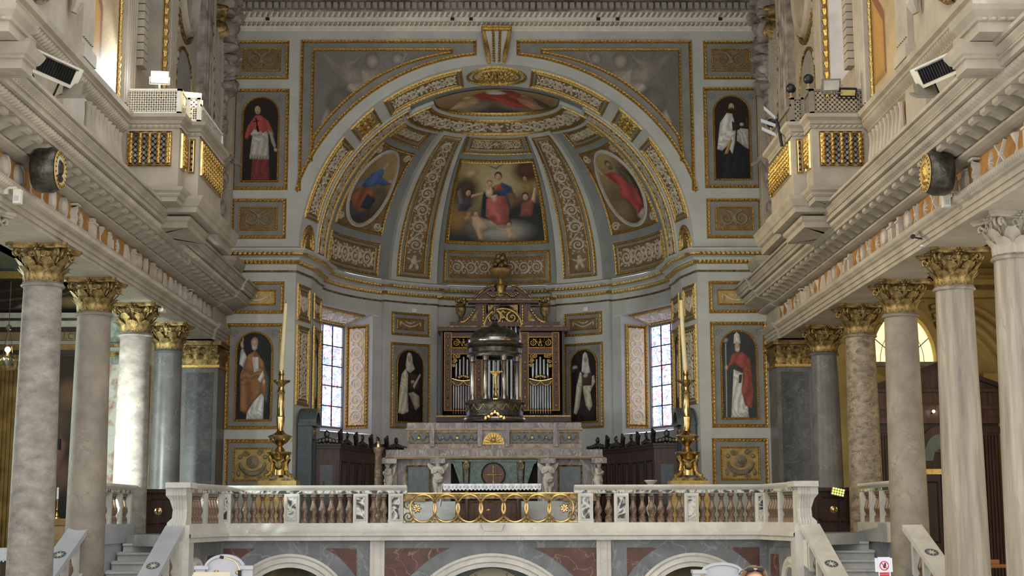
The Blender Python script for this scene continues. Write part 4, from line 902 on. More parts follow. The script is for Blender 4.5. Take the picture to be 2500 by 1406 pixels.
for s in (-1, 1):
    side = 'left' if s < 0 else 'right'; X = 7.0+(.0)
    path = [(-7, Y0), (-7, Y1)] if s < 0 else [(7, Y1), (7, Y0)]
    tr = sweep_plan(MB(), path, EP).build('trim_%d' % (4 if s < 0 else 5), 'stucco', None, kind='structure', label='moulded stucco entablature above the %s colonnade' % side)
    brk = [(-6.94, 34.0), (-6.94, Y1)] if s < 0 else [(6.94, Y1), (6.94, 34.0)]
    E2 = [q for q in EP if q not in ((.45, 7.0), (.45, 7.12))]; mb = sweep_plan(MB(), brk, E2)
    for yy in (34.0,): mb.add([(s*(6.94-d), yy, z) for d, z in E2], [tuple(q) for q in tessellate_polygon([[Vector((d, z, 0)) for d, z in E2]])])
    mb.build('entablature_break', 'stucco', tr)
    M = flat((s*(7-.345), Y0, 6.53), (0, 1, 0), (0, 0, 1), (-s, 0, 0))
    fr = MB().mbox(M, 0, 20.0, 0, .34, 0, .006).build('frieze_ground', 'ochre', tr)
    relief_objects(fr, M, 20.0, random.Random(3 if s < 0 else 11))
    sweep_plan(MB(), path, [(.42, 6.385), (.50, 6.42), (.515, 6.47)], .045, {1: .06, 2: .02}).build('egg_course', 'stucco', tr)
    sweep_plan(MB(), path, [(.86, 7.17), (.945, 7.205), (.955, 7.25), (.93, 7.275)], .06, {1: .05, 2: .03}).build('rope_course', 'stucco', tr)
    sweep_plan(MB(), path, [(1.0, 7.375), (1.035, 7.385), (1.03, 7.40)], .05, {1: .04}).build('bead_course', 'stucco', tr)
    m0 = MB(); m0.prism(MODP, lambda d, z: (s*(7-d), -.1, z), lambda d, z: (s*(7-d), .1, z))
    mo = m0.build('modillion', 'stucco', tr); mo.location.y = Y0+.2
    n = int((34.0-Y0)/.47)
    for i in range(1, n):
        o = mo.copy(); COL.objects.link(o); o.parent = tr; o.location.y = Y0+.2+i*.47
    # roundel on the frieze
    t = wthing('roundel', 'drum-shaped stucco roundel with lettered rim on the %s frieze' % side, 'roundel', (s*6.4, 19.9 if s < 0 else 20.1, 6.78))
    BASE[t.name] = (0, 0, 0)
    MB().lathe([(.0, 0), (.27, 0), (.3, .02), (.32, .08), (.32, .24), (.28, .32), (.25, .34)], 36).build('drum', 'bronze', t, True)
    o = KIDS[t.name][-1]; 
    o.rotation_euler = (0, -s*PI/2, 0)
    Mr = flat((-s*.345, 0, 0), (0, 1, 0), (0, 0, 1), (-s, 0, 0))
    frame(MB(), Mr, ell_loop(0, 0, .27, .27, 36), .07, .02, bead=False).build('rim', 'gilt_ground', t)
    fill(MB(), Mr, ell_loop(0, 0, .2, .2, 30), .0, 1).build('disc', 'gilt_ground' if s > 0 else 'stucco_white', t)
    mb = MB(); blob(mb, Mr, 0, .02, .09, .13, .05, 0, 12); blob(mb, Mr, 0, -.12, .13, .06, .04); mb.build('emblem', 'gold' if s > 0 else 'bronze', t, True)
    o.location = (0, 0, 0)
    mb = MB()
    for i in range(22):
        a = 2*PI*i/22; mb.mbox(lambda x, y, h=0.0: Mr(.236*math.cos(a)+x*math.cos(a)-y*math.sin(a), .236*math.sin(a)+x*math.sin(a)+y*math.cos(a), h+.016), -.02, .02, -.008, .008, 0, .006)
    mb.build('rim_lettering', 'bronze', t, kind='stuff')
# sensors and cameras on the architraves
for s, px, py, Y in ((-1, 28, 474, 19.3), (1, 2398, 484, 20.4)):
    x, z = at(px, py, Y); x = s*6.42
    t = wthing('motion_sensor', 'white motion sensor box on the %s architrave' % ('left' if s < 0 else 'right'), 'sensor', (x, Y, z))
    MB().box(x-.05, x+.05, Y-.05, Y+.05, z-.13, z+.06).build('housing', 'plastic', t)
    mb = MB(); mb.box(x-.02, s*6.62, Y-.02, Y+.02, z+.07, z+.1); mb.box(s*6.55, s*6.62, Y-.03, Y+.03, z, z+.1); mb.build('bracket', 'plastic', t)
    MB().box(x-.03, x+.03, Y-.056, Y-.05, z-.1, z-.03).build('lens', 'marble_blue', t)
t = wthing('security_camera', 'small bullet camera standing on a gilded capital of the right colonnade', 'camera', (6.66, 22.4, 6.16))
MB().lathe([(.0, .03), (.05, .03), (.055, 0), (.0, 0)], 12, (6.66, 22.4, 6.15)).build('base', 'plastic', t)
MB().tube([(6.66, 22.4, 6.16), (6.66, 22.4, 6.24), (6.62, 22.35, 6.27), (6.5, 22.3, 6.28)], .012, 6).build('arm', 'black', t, True)
MB().tube([(6.56, 22.35, 6.36), (6.42, 22.1, 6.26)], .035, 10).build('body', 'plastic', t, True)
MB().tube([(6.42, 22.1, 6.26), (6.40, 22.06, 6.245)], .037, 10).build('lens', 'black', t, True)
t = wthing('emergency_light', 'small white spotlight fixed under the left architrave', 'lamp', (-6.6, 28.7, 6.1))
MB().box(-6.66, -6.56, 28.6, 28.85, 6.02, 6.09).build('housing', 'plastic', t); MB().box(-6.655, -6.565, 28.61, 28.84, 6.008, 6.02).build('diffuser', 'marble_blue', t)
MB().box(-6.62, -6.6, 28.7, 28.74, 6.09, 6.14).build('bracket', 'plastic', t)
# ================================================================ upper nave walls
M_['fresco'] = mk('painted_plaster_beige', (186, 164, 128), (160, 138, 104), .85, scale=1.5, stretch=(1, 1, .3))
M_['white_glass'] = emit('daylight_pane', (222, 230, 255), 1.6)
M_['dim_glass'] = mk('dim_pane', (150, 148, 150), (120, 118, 120), .4)
OPS_FRESCO = [('bg', (176, 152, 112), (184, 162, 126))]+[('p', [(0, .98-k*.09), (.42, .80-k*.09), (.42, .785-k*.09), (0, .965-k*.09)], (140, 116, 84), .01) for k in (0, 1, 3)]+[('p', [(.42, .80-k*.09), (1, .99-k*.09), (1, .975-k*.09), (.42, .785-k*.09)], (146, 122, 88), .01) for k in (0, 1, 3)]+[
    ('p', [(.55, .05), (.55, .3), (1, .5), (1, .05)], (128, 84, 60), .01), ('p', [(.62, .05), (.62, .27), (1, .43), (1, .05)], (172, 128, 58), .01)]
for s in (-1, 1):
    side = 'left' if s < 0 else 'right'
    M = flat((s*6.65, 0, 0), (0, 1, 0), (0, 0, 1), (-s, 0, 0))
    wl = MB(); q = lambda a, b, c, d: wl.add([M(a, c), M(b, c), M(b, d), M(a, d)], [(0, 1, 2, 3)])
    q(14, 26.45, 7.5, 15.6); q(28.05, 35.5, 7.5, 15.6); q(26.45, 28.05, 7.5, 10.3)
    for y in (26.45, 28.05): wl.add([M(y, 10.3), M(y, 10.3, -.6), M(y, 15.6, -.6), M(y, 15.6)], [(0, 1, 2, 3)])
    wl.add([M(26.45, 10.3), M(28.05, 10.3), M(28.05, 9.9, -.6), M(26.45, 9.9, -.6)], [(0, 1, 2, 3)])
    wl = wl.build('wall_%s' % side, 'stucco', None, kind='structure', label='ornate stuccoed upper nave wall on the %s' % side)
    w = wthing('window_%d' % (3 if s < 0 else 4), 'tall clerestory window with gilded frame in the %s nave wall' % side, 'window', M(27.25, 9.9, -.6), kind='structure')
    for i in range(2):
        for j in range(4): MB().mbox(M, 26.45+i*.8, 27.25+i*.8, 9.9+j*1.43, 9.9+(j+1)*1.43, -.62, -.6).build('pane', 'white_glass' if s > 0 else 'dim_glass', w)
    MB().mbox(M, 27.23, 27.27, 9.9, 15.6, -.6, -.56).build('mullion', 'wall', w)
    # dado and its cornice
    path = [(-6.65, 14), (-6.65, 25.3)] if s < 0 else [(6.65, 25.3), (6.65, 14)]
    dc = sweep_plan(MB(), path, [(0, 8.72), (.05, 8.76), (.08, 8.86), (.16, 8.92), (.16, 8.97), (.22, 9.0), (.24, 9.08), (.1, 9.12), (.1, 9.2), (0, 9.26)]).build('dado_cornice', 'stucco', wl)
    sweep_plan(MB(), path, [(.06, 8.78), (.14, 8.84), (.15, 8.9)], .06, {1: .06}).build('egg_course', 'stucco', dc)
    for a, b in ((15, 16), (17.2, 18.2), (19.6, 20.2), (21.6, 22.7)): MB().mbox(M, a, b, 7.6, 8.75, 0, .08).build('dado_pier', 'stucco', wl)
    MB().mbox(M, 22.85, 25.1, 7.75, 8.7, 0, .01).build('dado_panel', 'ochre' if s > 0 else 'relief_pale', wl)  # left panel paler: the bright light it reflects is put into its colour
    for i in range(9): MB().lathe([(.05, 0), (.04, .1), (.085, .35), (.05, .6), (.045, .75), (.07, .85)], 8, M(23.0+i*.24, 7.8, .06)).build('dado_baluster', 'stucco', wl, True)
    # pilasters and jambs
    def fluted(a, b, z0, z1, n, h=.06, name='fluted_pilaster', mat='stucco'):
        p = MB().mbox(M, a, b, z0, z1, 0, h).build(name, mat, wl); mb = MB(); st = (b-a)/n
        for i in range(n): ridge(mb, lambda x, y, hh=0.0: M(x, y, hh+h), [(a+(i+.5)*st, z0+.15), (a+(i+.5)*st, (z0+z1)/2), (a+(i+.5)*st, z1-.1)], st*.7, .03)
        mb.build('fluting', mat, p, kind='stuff'); return p
    fluted(22.35, 22.95, 9.4, 15.6, 6, .1); MB().mbox(M, 22.3, 23.0, 9.2, 9.42, 0, .16).build('pilaster_base', 'stucco', wl)
    mb = MB(); mb.tube([M(21.85, 9.75, .1), M(21.85, 9.9, .16), M(21.85, 10.2, .1), M(21.85, 10.6, .12), M(21.85, 10.9, .3), M(21.85, 11.1, .34)], [.06, .1, .09, .1, .13, .06], 8); mb.build('scroll_bracket', 'stucco', wl, True)
    fluted(25.05, 25.75, 9.1, 15.6, 5, .09, 'window_jamb'); fluted(28.4, 28.95, 9.1, 15.6, 5, .09, 'window_jamb')
    mb = MB()
    for k in range(36): mb.mbox(M, 26.1, 26.4, 10.25+k*.15, 10.38+k*.15, .0, .14)
    mb.build('fluted_architrave', 'stucco', wl, kind='stuff')
    def beadline(y, z0, z1, r, name='gilt_bead_strip', step=.07):
        n = int((z1-z0)/step); MB().tube([M(y, z0+(z1-z0)*i/n, .03) for i in range(n+1)], [r if i % 2 else r*.55 for i in range(n+1)], 6).build(name, 'gold', wl)
    beadline(24.85, 9.1, 15.5, .045); beadline(28.2, 10.2, 15.5, .085, step=.11)
    canvas(wl, M, 22.96, 24.78, 9.25, 13.5, 40, 100, OPS_FRESCO, 'painted_panel', h=.01) if s > 0 else canvas(wl, lambda x, y, h=0.0: M(47.74-x, y, h), 22.96, 24.78, 9.25, 13.5, 40, 100, OPS_FRESCO, 'painted_panel', h=.01)
    # wreath emblem
    e = fill(MB(), M, ell_loop(20.55, 10.15, .38, .5), .02).build('wreath_plaque', 'stucco_white', wl)
    frame(MB(), M, ell_loop(20.55, 10.15, .5, .64), .13, .1, .12).build('gilt_wreath', 'gold_old', e)
    mb = MB(); ridge(mb, lambda x, y, h=0.0: M(x, y, h+.02), [(20.2, 9.38), (20.55, 9.5), (21.0, 9.72)], [.1, .16, .08], .08); mb.build('gilt_ribbon', 'gold_old', e)
    # niche bay with oval medallion
    frame(MB(), M, arch_loop(29.3, 30.9, 8.9, 11.9), .07, .06, .1).build('niche_frame', 'gold_old', wl)
    fill(MB(), M, arch_loop(29.38, 30.82, 8.9, 11.82), .012).build('niche_field', 'field', wl)
    p = frame(MB(), M, ell_loop(30.1, 13.6, .95, 1.45), .24, .16, bead=False).build('oval_medallion', 'stucco', wl, True)
    frame(MB(), M, ell_loop(30.1, 13.6, 1.1, 1.6), .12, .08, .14).build('gilt_garland', 'gold_old', p)
    mb = MB(); blob(mb, M, 30.1, 13.5, .35, .6, .22, 0, 12); blob(mb, M, 30.1, 14.3, .2, .25, .25, 0, 10); mb.build('stucco_bust', 'stucco', p, True)
    for i in range(9): blob(MB(), M, 29.15+.1*math.sin(i*2), 11.3+i*.18, .13, .11, .1, i*.9).build('stucco_leaf', 'stucco', wl, True)
    fluted(31.4, 32.3, 7.6, 15.6, 3, .16, 'corner_pilaster', 'stucco_grime')
    # cartouche and cherub ornament in the corner
    p = frame(MB(), M, ell_loop(33.6, 12.0, .62, 1.7), .14, .12, .16).build('cartouche', 'stucco', wl, True)
    fill(MB(), M, ell_loop(33.6, 12.0, .5, 1.58), .05).build('cartouche_field', 'stucco_white', p)
    mb = MB(); putto(mb, M, 33.5, 13.7, .8, .3); mb.build('cherub', 'gold_old', p, True)
    mb = MB()
    for i in range(12): blob(mb, M, 33.0-.05*i, 10.4+i*.26, .13, .16, .16, i)
    mb.build('gilt_garland', 'gold_old', p, True)
    mb = MB(); rr = random.Random(5)
    for i in range(60): blob(mb, M, 34.55+rr.uniform(-.3, .8), 12.3+i*.045+rr.uniform(-.2, .2), rr.uniform(.1, .28), rr.uniform(.08, .2), rr.uniform(.1, .38), rr.uniform(0, 3))
    mb.build('stucco_drapery', 'stucco_grime', wl, True)
    mb = MB()
    for i in range(16):
        blob(mb, M, 34.4+rr.uniform(-.15, .5), 9.4+i*.19, .16, .2, .14, rr.uniform(0, 3))
    mb.tube([M(34.2, 10.4, .1), M(34.5, 10.6, .2), M(34.75, 10.55, .3), M(34.9, 10.5, .4)], [.12, .09, .07, .04], 7); mb.build('stucco_figure', 'stucco_grime', wl, True)
    for a, b in ((32.45, 32.75), (35.05, 35.45)): fluted(a, b, 7.6, 15.6, 2, .12, 'pilaster_strip', 'stucco')
    # plinth blocks over the main cornice, far end
    mb = MB()
    def ring(mb, poly, prof): sweep_plan(mb, poly if s < 0 else [(-x, y) for x, y in poly][::-1], prof)
    pl = [(-6.65, 29.0), (-5.75, 29.0), (-5.75, 31.2), (-6.65, 31.2)]
    ring(mb, pl, [(-.3, 7.6), (0, 7.6), (0, 7.75), (.06, 7.78), (.08, 7.84), (.1, 7.86), (.12, 7.98), (.16, 8.05), (-.9, 8.06)]); mb.build('plinth_block', 'stucco', wl)
    mb = MB(); ring(mb, [(-6.65, 34.4), (-6.3, 34.4), (-6.3, 35.5)], [(-.3, 7.6), (0, 7.6), (0, 7.9), (.06, 7.95), (.12, 8.05), (.14, 8.15), (-.3, 8.2)]); mb.build('plinth_block', 'stucco', wl)
# ================================================================ singers' balconies
def lattice(mb, M, x0, x1, y0, y1, p=.085, t=.016, h=.0):
    Wd, Hd = x1-x0, y1-y0
    for sg in (1, -1):
        c = -Hd+p/2
        while c < Wd:
            a = max(0, c); b = min(Wd, c+Hd); pa, pb = (a, a-c), (b, b-c)
            if sg < 0: pa, pb = (Wd-pa[0], pa[1]), (Wd-pb[0], pb[1])
            dx = t*.5; mb.add([M(x0+pa[0]-dx, y0+pa[1]+dx*sg, h), M(x0+pa[0]+dx, y0+pa[1]-dx*sg, h), M(x0+pb[0]+dx, y0+pb[1]-dx*sg, h), M(x0+pb[0]-dx, y0+pb[1]+dx*sg, h)], [(0, 1, 2, 3)]); c += p
    return mb
def twisted(hh, r=.05):
    n = 10; pr = []
    for i in range(n+1):
        t = i/n; pr.append((r*(1.0 if (t < .1 or t > .9) else .5), hh*t))
    m = MB().lathe(pr, 8)
    for ph in (0, PI): m.tube([(r*.5*math.cos(ph+i*.75), r*.5*math.sin(ph+i*.75), hh*(.1+.8*i/22)) for i in range(23)], r*.42, 5)
    return m
POLY = [(6.65, 25.3), (5.62, 25.3), (5.62, 25.85), (5.38, 25.85), (5.38, 28.0), (5.62, 28.0), (5.62, 28.55), (6.65, 28.55)]
def balcony(s, dy, label, fence, detail=True):
    t = wthing('choir_balcony', label, 'balcony', (s*6.3, 27+dy, 7.6), group='singers balconies')
    pth = [(-a, y+dy) for a, y in POLY]
    if s > 0: pth = [(-x, y) for x, y in pth][::-1]
    sweep_plan(MB(), pth, [(0, 7.72), (0, 8.96)]).build('body', 'stucco', t)
    sweep_plan(MB(), pth, [(-.5, 8.94), (.0, 8.9), (.03, 8.92), (.05, 8.97), (.12, 9.02), (.13, 9.08), (-1.2, 9.1)]).build('coping', 'stucco', t)
    sweep_plan(MB(), pth, [(.02, 8.84), (.05, 8.87), (.03, 8.9)], .05, {1: .03}).build('leaf_course', 'stucco', t)
    b1 = [(-a, y+dy) for a, y in ((6.4, 25.3), (5.62, 25.3), (5.62, 28.55), (6.4, 28.55))]; b2 = [(-a, y+dy) for a, y in ((6.3, 25.85), (5.38, 25.85), (5.38, 28.0), (6.3, 28.0))]
    if s > 0: b1 = [(-x, y) for x, y in b1][::-1]; b2 = [(-x, y) for x, y in b2][::-1]
    sweep_plan(MB(), b1, [(-.9, 7.52), (-.02, 7.52), (.0, 7.6), (.02, 7.6), (.05, 7.63), (.05, 7.66), (.1, 7.7), (.12, 7.76), (-.2, 7.78)]).build('base_cornice', 'stucco', t)
    sweep_plan(MB(), b2, [(-.9, 7.44), (-.02, 7.44), (.0, 7.53), (.03, 7.55), (.06, 7.6), (.1, 7.66), (.12, 7.72), (-.2, 7.74)]).build('base_cornice', 'stucco', t)
    b3 = [(x+(s*.22 if abs(x) < 6 else 0), y+(.25 if i in (0, 1) else -.25)) for i, (x, y) in enumerate(b2 if s < 0 else b2[::-1])]
    if s > 0: b3 = b3[::-1]
    sweep_plan(MB(), b3, [(-.9, 7.2), (.0, 7.2), (.0, 7.3), (.05, 7.33), (.06, 7.4), (-.2, 7.45)]).build('corbel', 'stucco', t)
    if not detail: return t
    def facet(p0, p1, kind):
        (x0, y0), (x1, y1) = p0, p1; L = math.dist(p0, p1); u = ((x1-x0)/L, (y1-y0)/L, 0); n = (u[1], -u[0], 0)
        if s > 0: n = (-n[0], -n[1], 0)
        M = flat((x0, y0+dy, 0), u, (0, 0, 1), n)
        e = .12 if kind != 'slim' else .06; z0, z1 = 8.14, 8.78
        p = MB().mbox(M, e, L-e, z0, z1, 0, .008).build('opening', 'stucco_grime', t)
        frame(MB(), M, rect_loop(e, L-e, z0, z1), .05, .045, bead=False, prof=[(0, 0), (.15, 1), (.5, .7), (.8, .8), (1, 0)]).build('gilt_frame', 'brass', p)
        lattice(MB(), M, e+.04, L-e-.04, z0+.04, z1-.04, .1, .016, .014).build('lattice', 'bronze', p, kind='stuff')
        if kind != 'slim':
            k = max(3, round((L-2*e)/.17)); src = twisted(z1-z0-.1)
            for i in range(k):
                xx = e+.07+(L-2*e-.14)*i/(k-1); b = MB(); b.v = [(v[0]+M(xx, 0, .045)[0], v[1]+M(xx, 0, .045)[1], v[2]+z0+.05) for v in src.v]; b.f = src.f; b.build('twisted_baluster', 'gold', p, True)
    P = [(s*a, y) for a, y in POLY]
    facet(P[0], P[1], 'full'); facet(P[1], P[2], 'full'); facet(P[2], P[3], 'slim'); facet(P[3], P[4], 'full')
    # lattice screen standing on the coping
    for i in range(4):
        (x0, y0), (x1, y1) = P[i], P[i+1]; L = math.dist(P[i], P[i+1]); u = ((x1-x0)/L, (y1-y0)/L, 0); M = flat((x0, y0+dy, 9.1), u, (0, 0, 1), (u[1], -u[0], 0))
        hh = .46 if i < 3 else .34
        mb = MB(); mb.mbox(M, 0, .06, 0, hh, -.02, .02); mb.mbox(M, L-.06, L, 0, hh, -.02, .02); mb.mbox(M, 0, L, 0, .04, -.02, .02); mb.mbox(M, 0, L, hh-.04, hh, -.02, .02)
        p = mb.build('screen_frame', fence, t); lattice(MB(), M, .05, L-.05, .03, hh-.03, .085, .016, 0).build('screen_lattice', fence, p, kind='stuff')
    return t
M_['screen_grey'] = mk('screen_grey_paint', (128, 122, 108), (108, 102, 90), .6)
M_['screen_white'] = mk('screen_white_paint', (222, 220, 208), (206, 204, 190), .6)
balcony(-1, 0, 'carved choir balcony with gilded twisted balusters and white lattice screen, left wall', 'screen_white')
balcony(1, 0, 'carved choir balcony with gilded twisted balusters and grey lattice screen, right wall', 'screen_grey')
for s in (-1, 1):
    t = wthing('gallery_bracket', 'two tiered stucco gallery bracket at the top %s picture corner' % ('left' if s < 0 else 'right'), 'bracket', (s*6, 16.6, 7.5), group='gallery brackets')
    def tier(a, y0, y1, prof, nm, mat='stucco'):
        p = [(-6.65, y0), (-a, y0), (-a, y1), (-6.65, y1)]; sweep_plan(MB(), p if s < 0 else [(-x, y) for x, y in p][::-1], prof).build(nm, mat, t)
    tier(5.6, 16.75, 17.15, [(-.1, 7.26), (0, 7.26), (0, 7.37), (.03, 7.38), (.03, 7.41), (.06, 7.43), (.1, 7.5), (.12, 7.55), (-.1, 7.56)], 'lower_tier')
    tier(5.62, 16.3, 16.9, [(-.1, 7.56), (0, 7.56), (0, 7.68), (.03, 7.69), (.04, 7.73), (.1, 7.8), (.12, 7.86), (-.1, 7.88)], 'upper_tier')
    tier(5.76, 16.4, 16.9, [(0, 7.88), (0, 8.7), (.06, 8.78), (-.1, 8.8)], 'parapet', 'stucco_white')
    MB().box(min(s*5.61, s*6.65), max(s*5.61, s*6.65), 16.76, 17.14, 7.262, 7.5).build('lower_soffit', 'stucco', t); MB().box(min(s*5.63, s*6.65), max(s*5.63, s*6.65), 16.31, 16.89, 7.562, 7.8).build('upper_soffit', 'stucco', t)
    for i in range(9): MB().sph((s*(5.68+i*.11), 16.26, 7.71), (.045, .02, .025), 8, 5).build('bead', 'stucco', t, True)
for x, y, z, nm in ((5.6, 25.32, 9.56, 'beside the floodlights'), (5.4, 25.9, 9.56, 'on the middle post'), (5.4, 27.9, 9.45, 'behind the white blade lamp')):
    t = wthing('ball_finial', 'dark ball finial on the right balcony screen %s' % nm, 'finial', (x, y, z), group='balcony ball finials')
    MB().lathe([(.06, 0), (.06, .02), (.025, .03), (.02, .08), (.045, .12)], 10, (x, y, z)).build('stem', 'sienna', t, True); MB().sph((x, y, z+.19), .095, 12, 8).build('ball', 'iron', t, True)
# ---------------------------------------------------------------- floodlights, heaters
M_['cool_led'] = emit('cool_white_led', (225, 240, 255), 120); M_['warm_led'] = emit('warm_amber_led', (255, 205, 110), 90)
def floodlight(name, label, px, py, Y, w, h, mat, tilt, yaw, pole=0.0, housing='plastic', beam=None):
    x, z = at(px, py, Y); t = thing(name, label, 'floodlight', (x, Y, z), yaw)
    c, s_ = math.cos(tilt), math.sin(tilt)
    rot = lambda a, b, d: (a, -d*c+b*s_, b*c+d*s_)
    M = lambda a, b, hh=0.0: rot(a, b, hh)
    mb = MB(); mb.mbox(M, -w/2-.03, w/2+.03, -h/2-.03, h/2+.03, -.07, .0); mb.build('housing', housing, t)
    MB().mbox(M, -w/2, w/2, -h/2, h/2, .0, .012).build('lamp_face', mat, t)
    mb = MB(); mb.tube([(-w/2-.05, 0, 0), (-w/2-.05, 0, -h/2-.06), (w/2+.05, 0, -h/2-.06), (w/2+.05, 0, 0)], .012, 5)
    if pole: mb.tube([(0, 0, -h/2-.06), (0, .02, -pole)], .02, 6)
    mb.build('bracket', housing, t)
    if beam:
        watts, col, aim, ang = beam; ld = bpy.data.lights.new('beam', 'SPOT'); ld.energy = watts; ld.color = col; ld.spot_size = math.radians(ang); ld.spot_blend = .6; ld.shadow_soft_size = .12
        lo_ = bpy.data.objects.new('beam', ld); COL.objects.link(lo_); p0 = Vector((x, Y-.06, z)); dv = Vector(aim)-p0; lo_.location = p0+dv.normalized()*.12; lo_.rotation_euler = dv.to_track_quat('-Z', 'Y').to_euler()
    return t
floodlight('floodlight', 'glowing cool white floodlight above the white lattice screen', 390, 188, 25.45, .25, .15, 'cool_led', -.2, .15, .24, beam=(130, (.86, .95, 1.0), (-6.6, 23.0, 9.4), 110))
floodlight('floodlight', 'glowing amber floodlight on a pole at the left balcony corner', 470, 243, 26.0, .26, .2, 'warm_led', -.3, .35, .48, beam=(3200, (1.0, .80, .48), (6.6, 23.0, 7.2), 120))
M_['lamp_glass'] = mk('unlit_lamp_glass', (186, 186, 176), (150, 150, 142), .2)
M_['led_off'] = mk('unlit_led_yellow', (206, 190, 120), (180, 164, 96), .3)
floodlight('floodlight', 'unlit grey square floodlight on the right balcony screen', 2030, 208, 25.2, .27, .17, 'lamp_glass', -.25, -.1, .1, 'screen_grey')
floodlight('floodlight', 'unlit flat yellow LED floodlight on the right balcony screen', 2070, 226, 25.2, .26, .1, 'led_off', -.5, .05, .0, 'iron')
x, z = at(1895, 305, 26.3); t = thing('blade_lamp', 'three bladed white LED lamp beside the right balcony', 'lamp', (x, 26.3, z))
for a, dz in ((.75, .12), (.35, -.02), (.45, -.2)):
    MB().mbox(lambda q, r, h=0.0, a=a, dz=dz: (-q*math.cos(a), -h, dz+q*math.sin(a)+r), .02, .3, -.03, .03, -.01, .02).build('blade', 'marble_blue', t)
MB().tube([(0, 0, .12), (.05, .02, -.05), (.1, .03, -.4)], .03, 6).build('stand', 'iron', t)
for s in (-1, 1):
    side = 'left' if s < 0 else 'right'; Y = 19.9
    x, z = at(135 if s < 0 else 2290, 170, Y)
    t = thing('infrared_heater', 'white electric heater with black grille tilted below the %s balcony' % side, 'heater', (x, Y, z))
    # box long in the nave direction, tilted to look down
    u = np.array([s*-.36, .75, .0]); u /= np.linalg.norm(u); u = np.array([-s*.42, .6, -.42]) if False else u
    u = np.array([-s*.30, .80, 0.0]); u /= np.linalg.norm(u); n = np.array([-s*.62, -.55, -.38]); n -= u*np.dot(n, u); n /= np.linalg.norm(n); v = np.cross(n, u); v = v if v[2] > 0 else -v
    M = flat((0, 0, 0), u, v, n)
    mb = MB(); mb.mbox(M, -.55, .55, -.16, .16, -.16, .0); mb.build('housing', 'plastic', t)
    MB().mbox(M, -.4, .4, -.11, .11, .0, .006).build('grille_recess', 'black', t)
    for i in range(14): MB().mbox(M, -.38+i*.057, -.365+i*.057, -.1, .1, .004, .02).build('grille_bar', 'iron', t)
    MB().mbox(M, -.42, .42, .11, .13, .0, .03).build('reflector', 'tin', t)
    MB().tube([M(-.4, -.1, -.1), (s*.15, -.1, -.42), (s*.25, 0, -.4)], .015, 5).build('bracket', 'black', t); MB().tube([M(.3, -.1, -.1), (s*.2, .4, -.42)], .015, 5).build('bracket', 'black', t)
    x, z = at(180 if s < 0 else 2262, 232, 20.4)
    t = thing('round_floodlight', 'square olive floodlight with oval lens under the %s heater' % side, 'floodlight', (x, 20.4, z))
    M = flat((0, 0, 0), (1, 0, 0), (0, .8, .35), (0, -.35, -.93))
    MB().mbox(M, -.2, .2, -.2, .2, -.02, .03).build('flange', 'screen_grey', t); MB().mbox(M, -.14, .14, -.14, .14, -.22, -.02).build('housing', 'screen_grey', t)
    fill(MB(), M, ell_loop(0, 0, .13, .15, 24), .035, 2).build('lens', 'lamp_glass', t)
# ================================================================ floors and raised chancel
YB = 28.7
floor = MB().box(-12, 12, 4, 40, -.3, 0).build('floor', 'marble_white', None, kind='structure', label='pale marble nave floor')  # floor out of view, colour kept pale to bounce light upward
pf = MB(); pf.prism([(-5.45, YB+.1), (5.45, YB+.1), (5.7, 26.2), (7.0, 27.7), (7.0, 35.4), (4.9, 35.45), (4.55, 37.5), (3.0, 40.4), (0, 41.6), (-3.0, 40.4), (-4.55, 37.5), (-4.9, 35.45), (-7.0, 35.4), (-7.0, 27.7), (-5.7, 26.2)],
         lambda x, y: (x, y, 1.5), lambda x, y: (x, y, 1.70)); pf.build('floor_chancel', 'step', None, kind='structure', label='raised marble chancel floor')
def baluster_mesh():
    return MB().lathe([(.0, 0), (.072, 0), (.072, .10), (.055, .12), (.045, .14), (.05, .16), (.078, .22), (.074, .27), (.05, .33), (.034, .41), (.032, .44), (.05, .455), (.035, .47), (.045, .49), (.06, .50), (.06, .56), (.0, .56)], 12)
BAL = baluster_mesh()
bal0 = None
def add_baluster(parent, x, y, z=1.90, rot=0.0, mat='marble_rose'):
    global bal0
    b = (x-BASE[parent.name][0], y-BASE[parent.name][1], z-BASE[parent.name][2])
    if bal0 is None:
        me = bpy.data.meshes.new('baluster'); me.from_pydata(BAL.v, [], BAL.f); me.materials.append(M_['marble_rose']); me.polygons.foreach_set('use_smooth', [True]*len(me.polygons)); me.set_sharp_from_angle(angle=.6); bal0 = me
    o = bpy.data.objects.new('baluster', bal0); COL.objects.link(o); o.parent = parent; o.location = b; o.rotation_euler = (0, 0, rot); return o
RAILP = [(-.1, 2.455), (.09, 2.455), (.09, 2.46), (.10, 2.525), (.11, 2.53), (.15, 2.57), (.16, 2.6), (.15, 2.62), (-.15, 2.62), (-.16, 2.6), (-.15, 2.57), (-.11, 2.53), (-.1, 2.525), (-.1, 2.455)]
STRIP = [(.098, 2.463), (.104, 2.47), (.104, 2.515), (.098, 2.522)]
BASEP = [(-.16, 1.70), (.2, 1.57), (.2, 1.64), (.24, 1.66), (.24, 1.71), (.2, 1.74), (.17, 1.78), (.15, 1.86), (.13, 1.90), (-.13, 1.90), (-.16, 1.86), (-.16, 1.70)]
def pier(parent, x0, x1, M, wide=True):
    p = MB().mbox(M, x0, x1, 1.90, 2.46, -.1, .115).build('pier', 'marble_white', parent)
    lp = rect_loop(x0+.03, x1-.03, 1.94, 2.42)
    frame(MB(), M, lp, .035, .02, bead=False, base=.115).build('panel_moulding', 'marble_white', p)
    MB().mbox(M, x0+.06, x1-.06, 1.97, 2.39, .1, .118).build('inlay', 'marble_black', p); return p
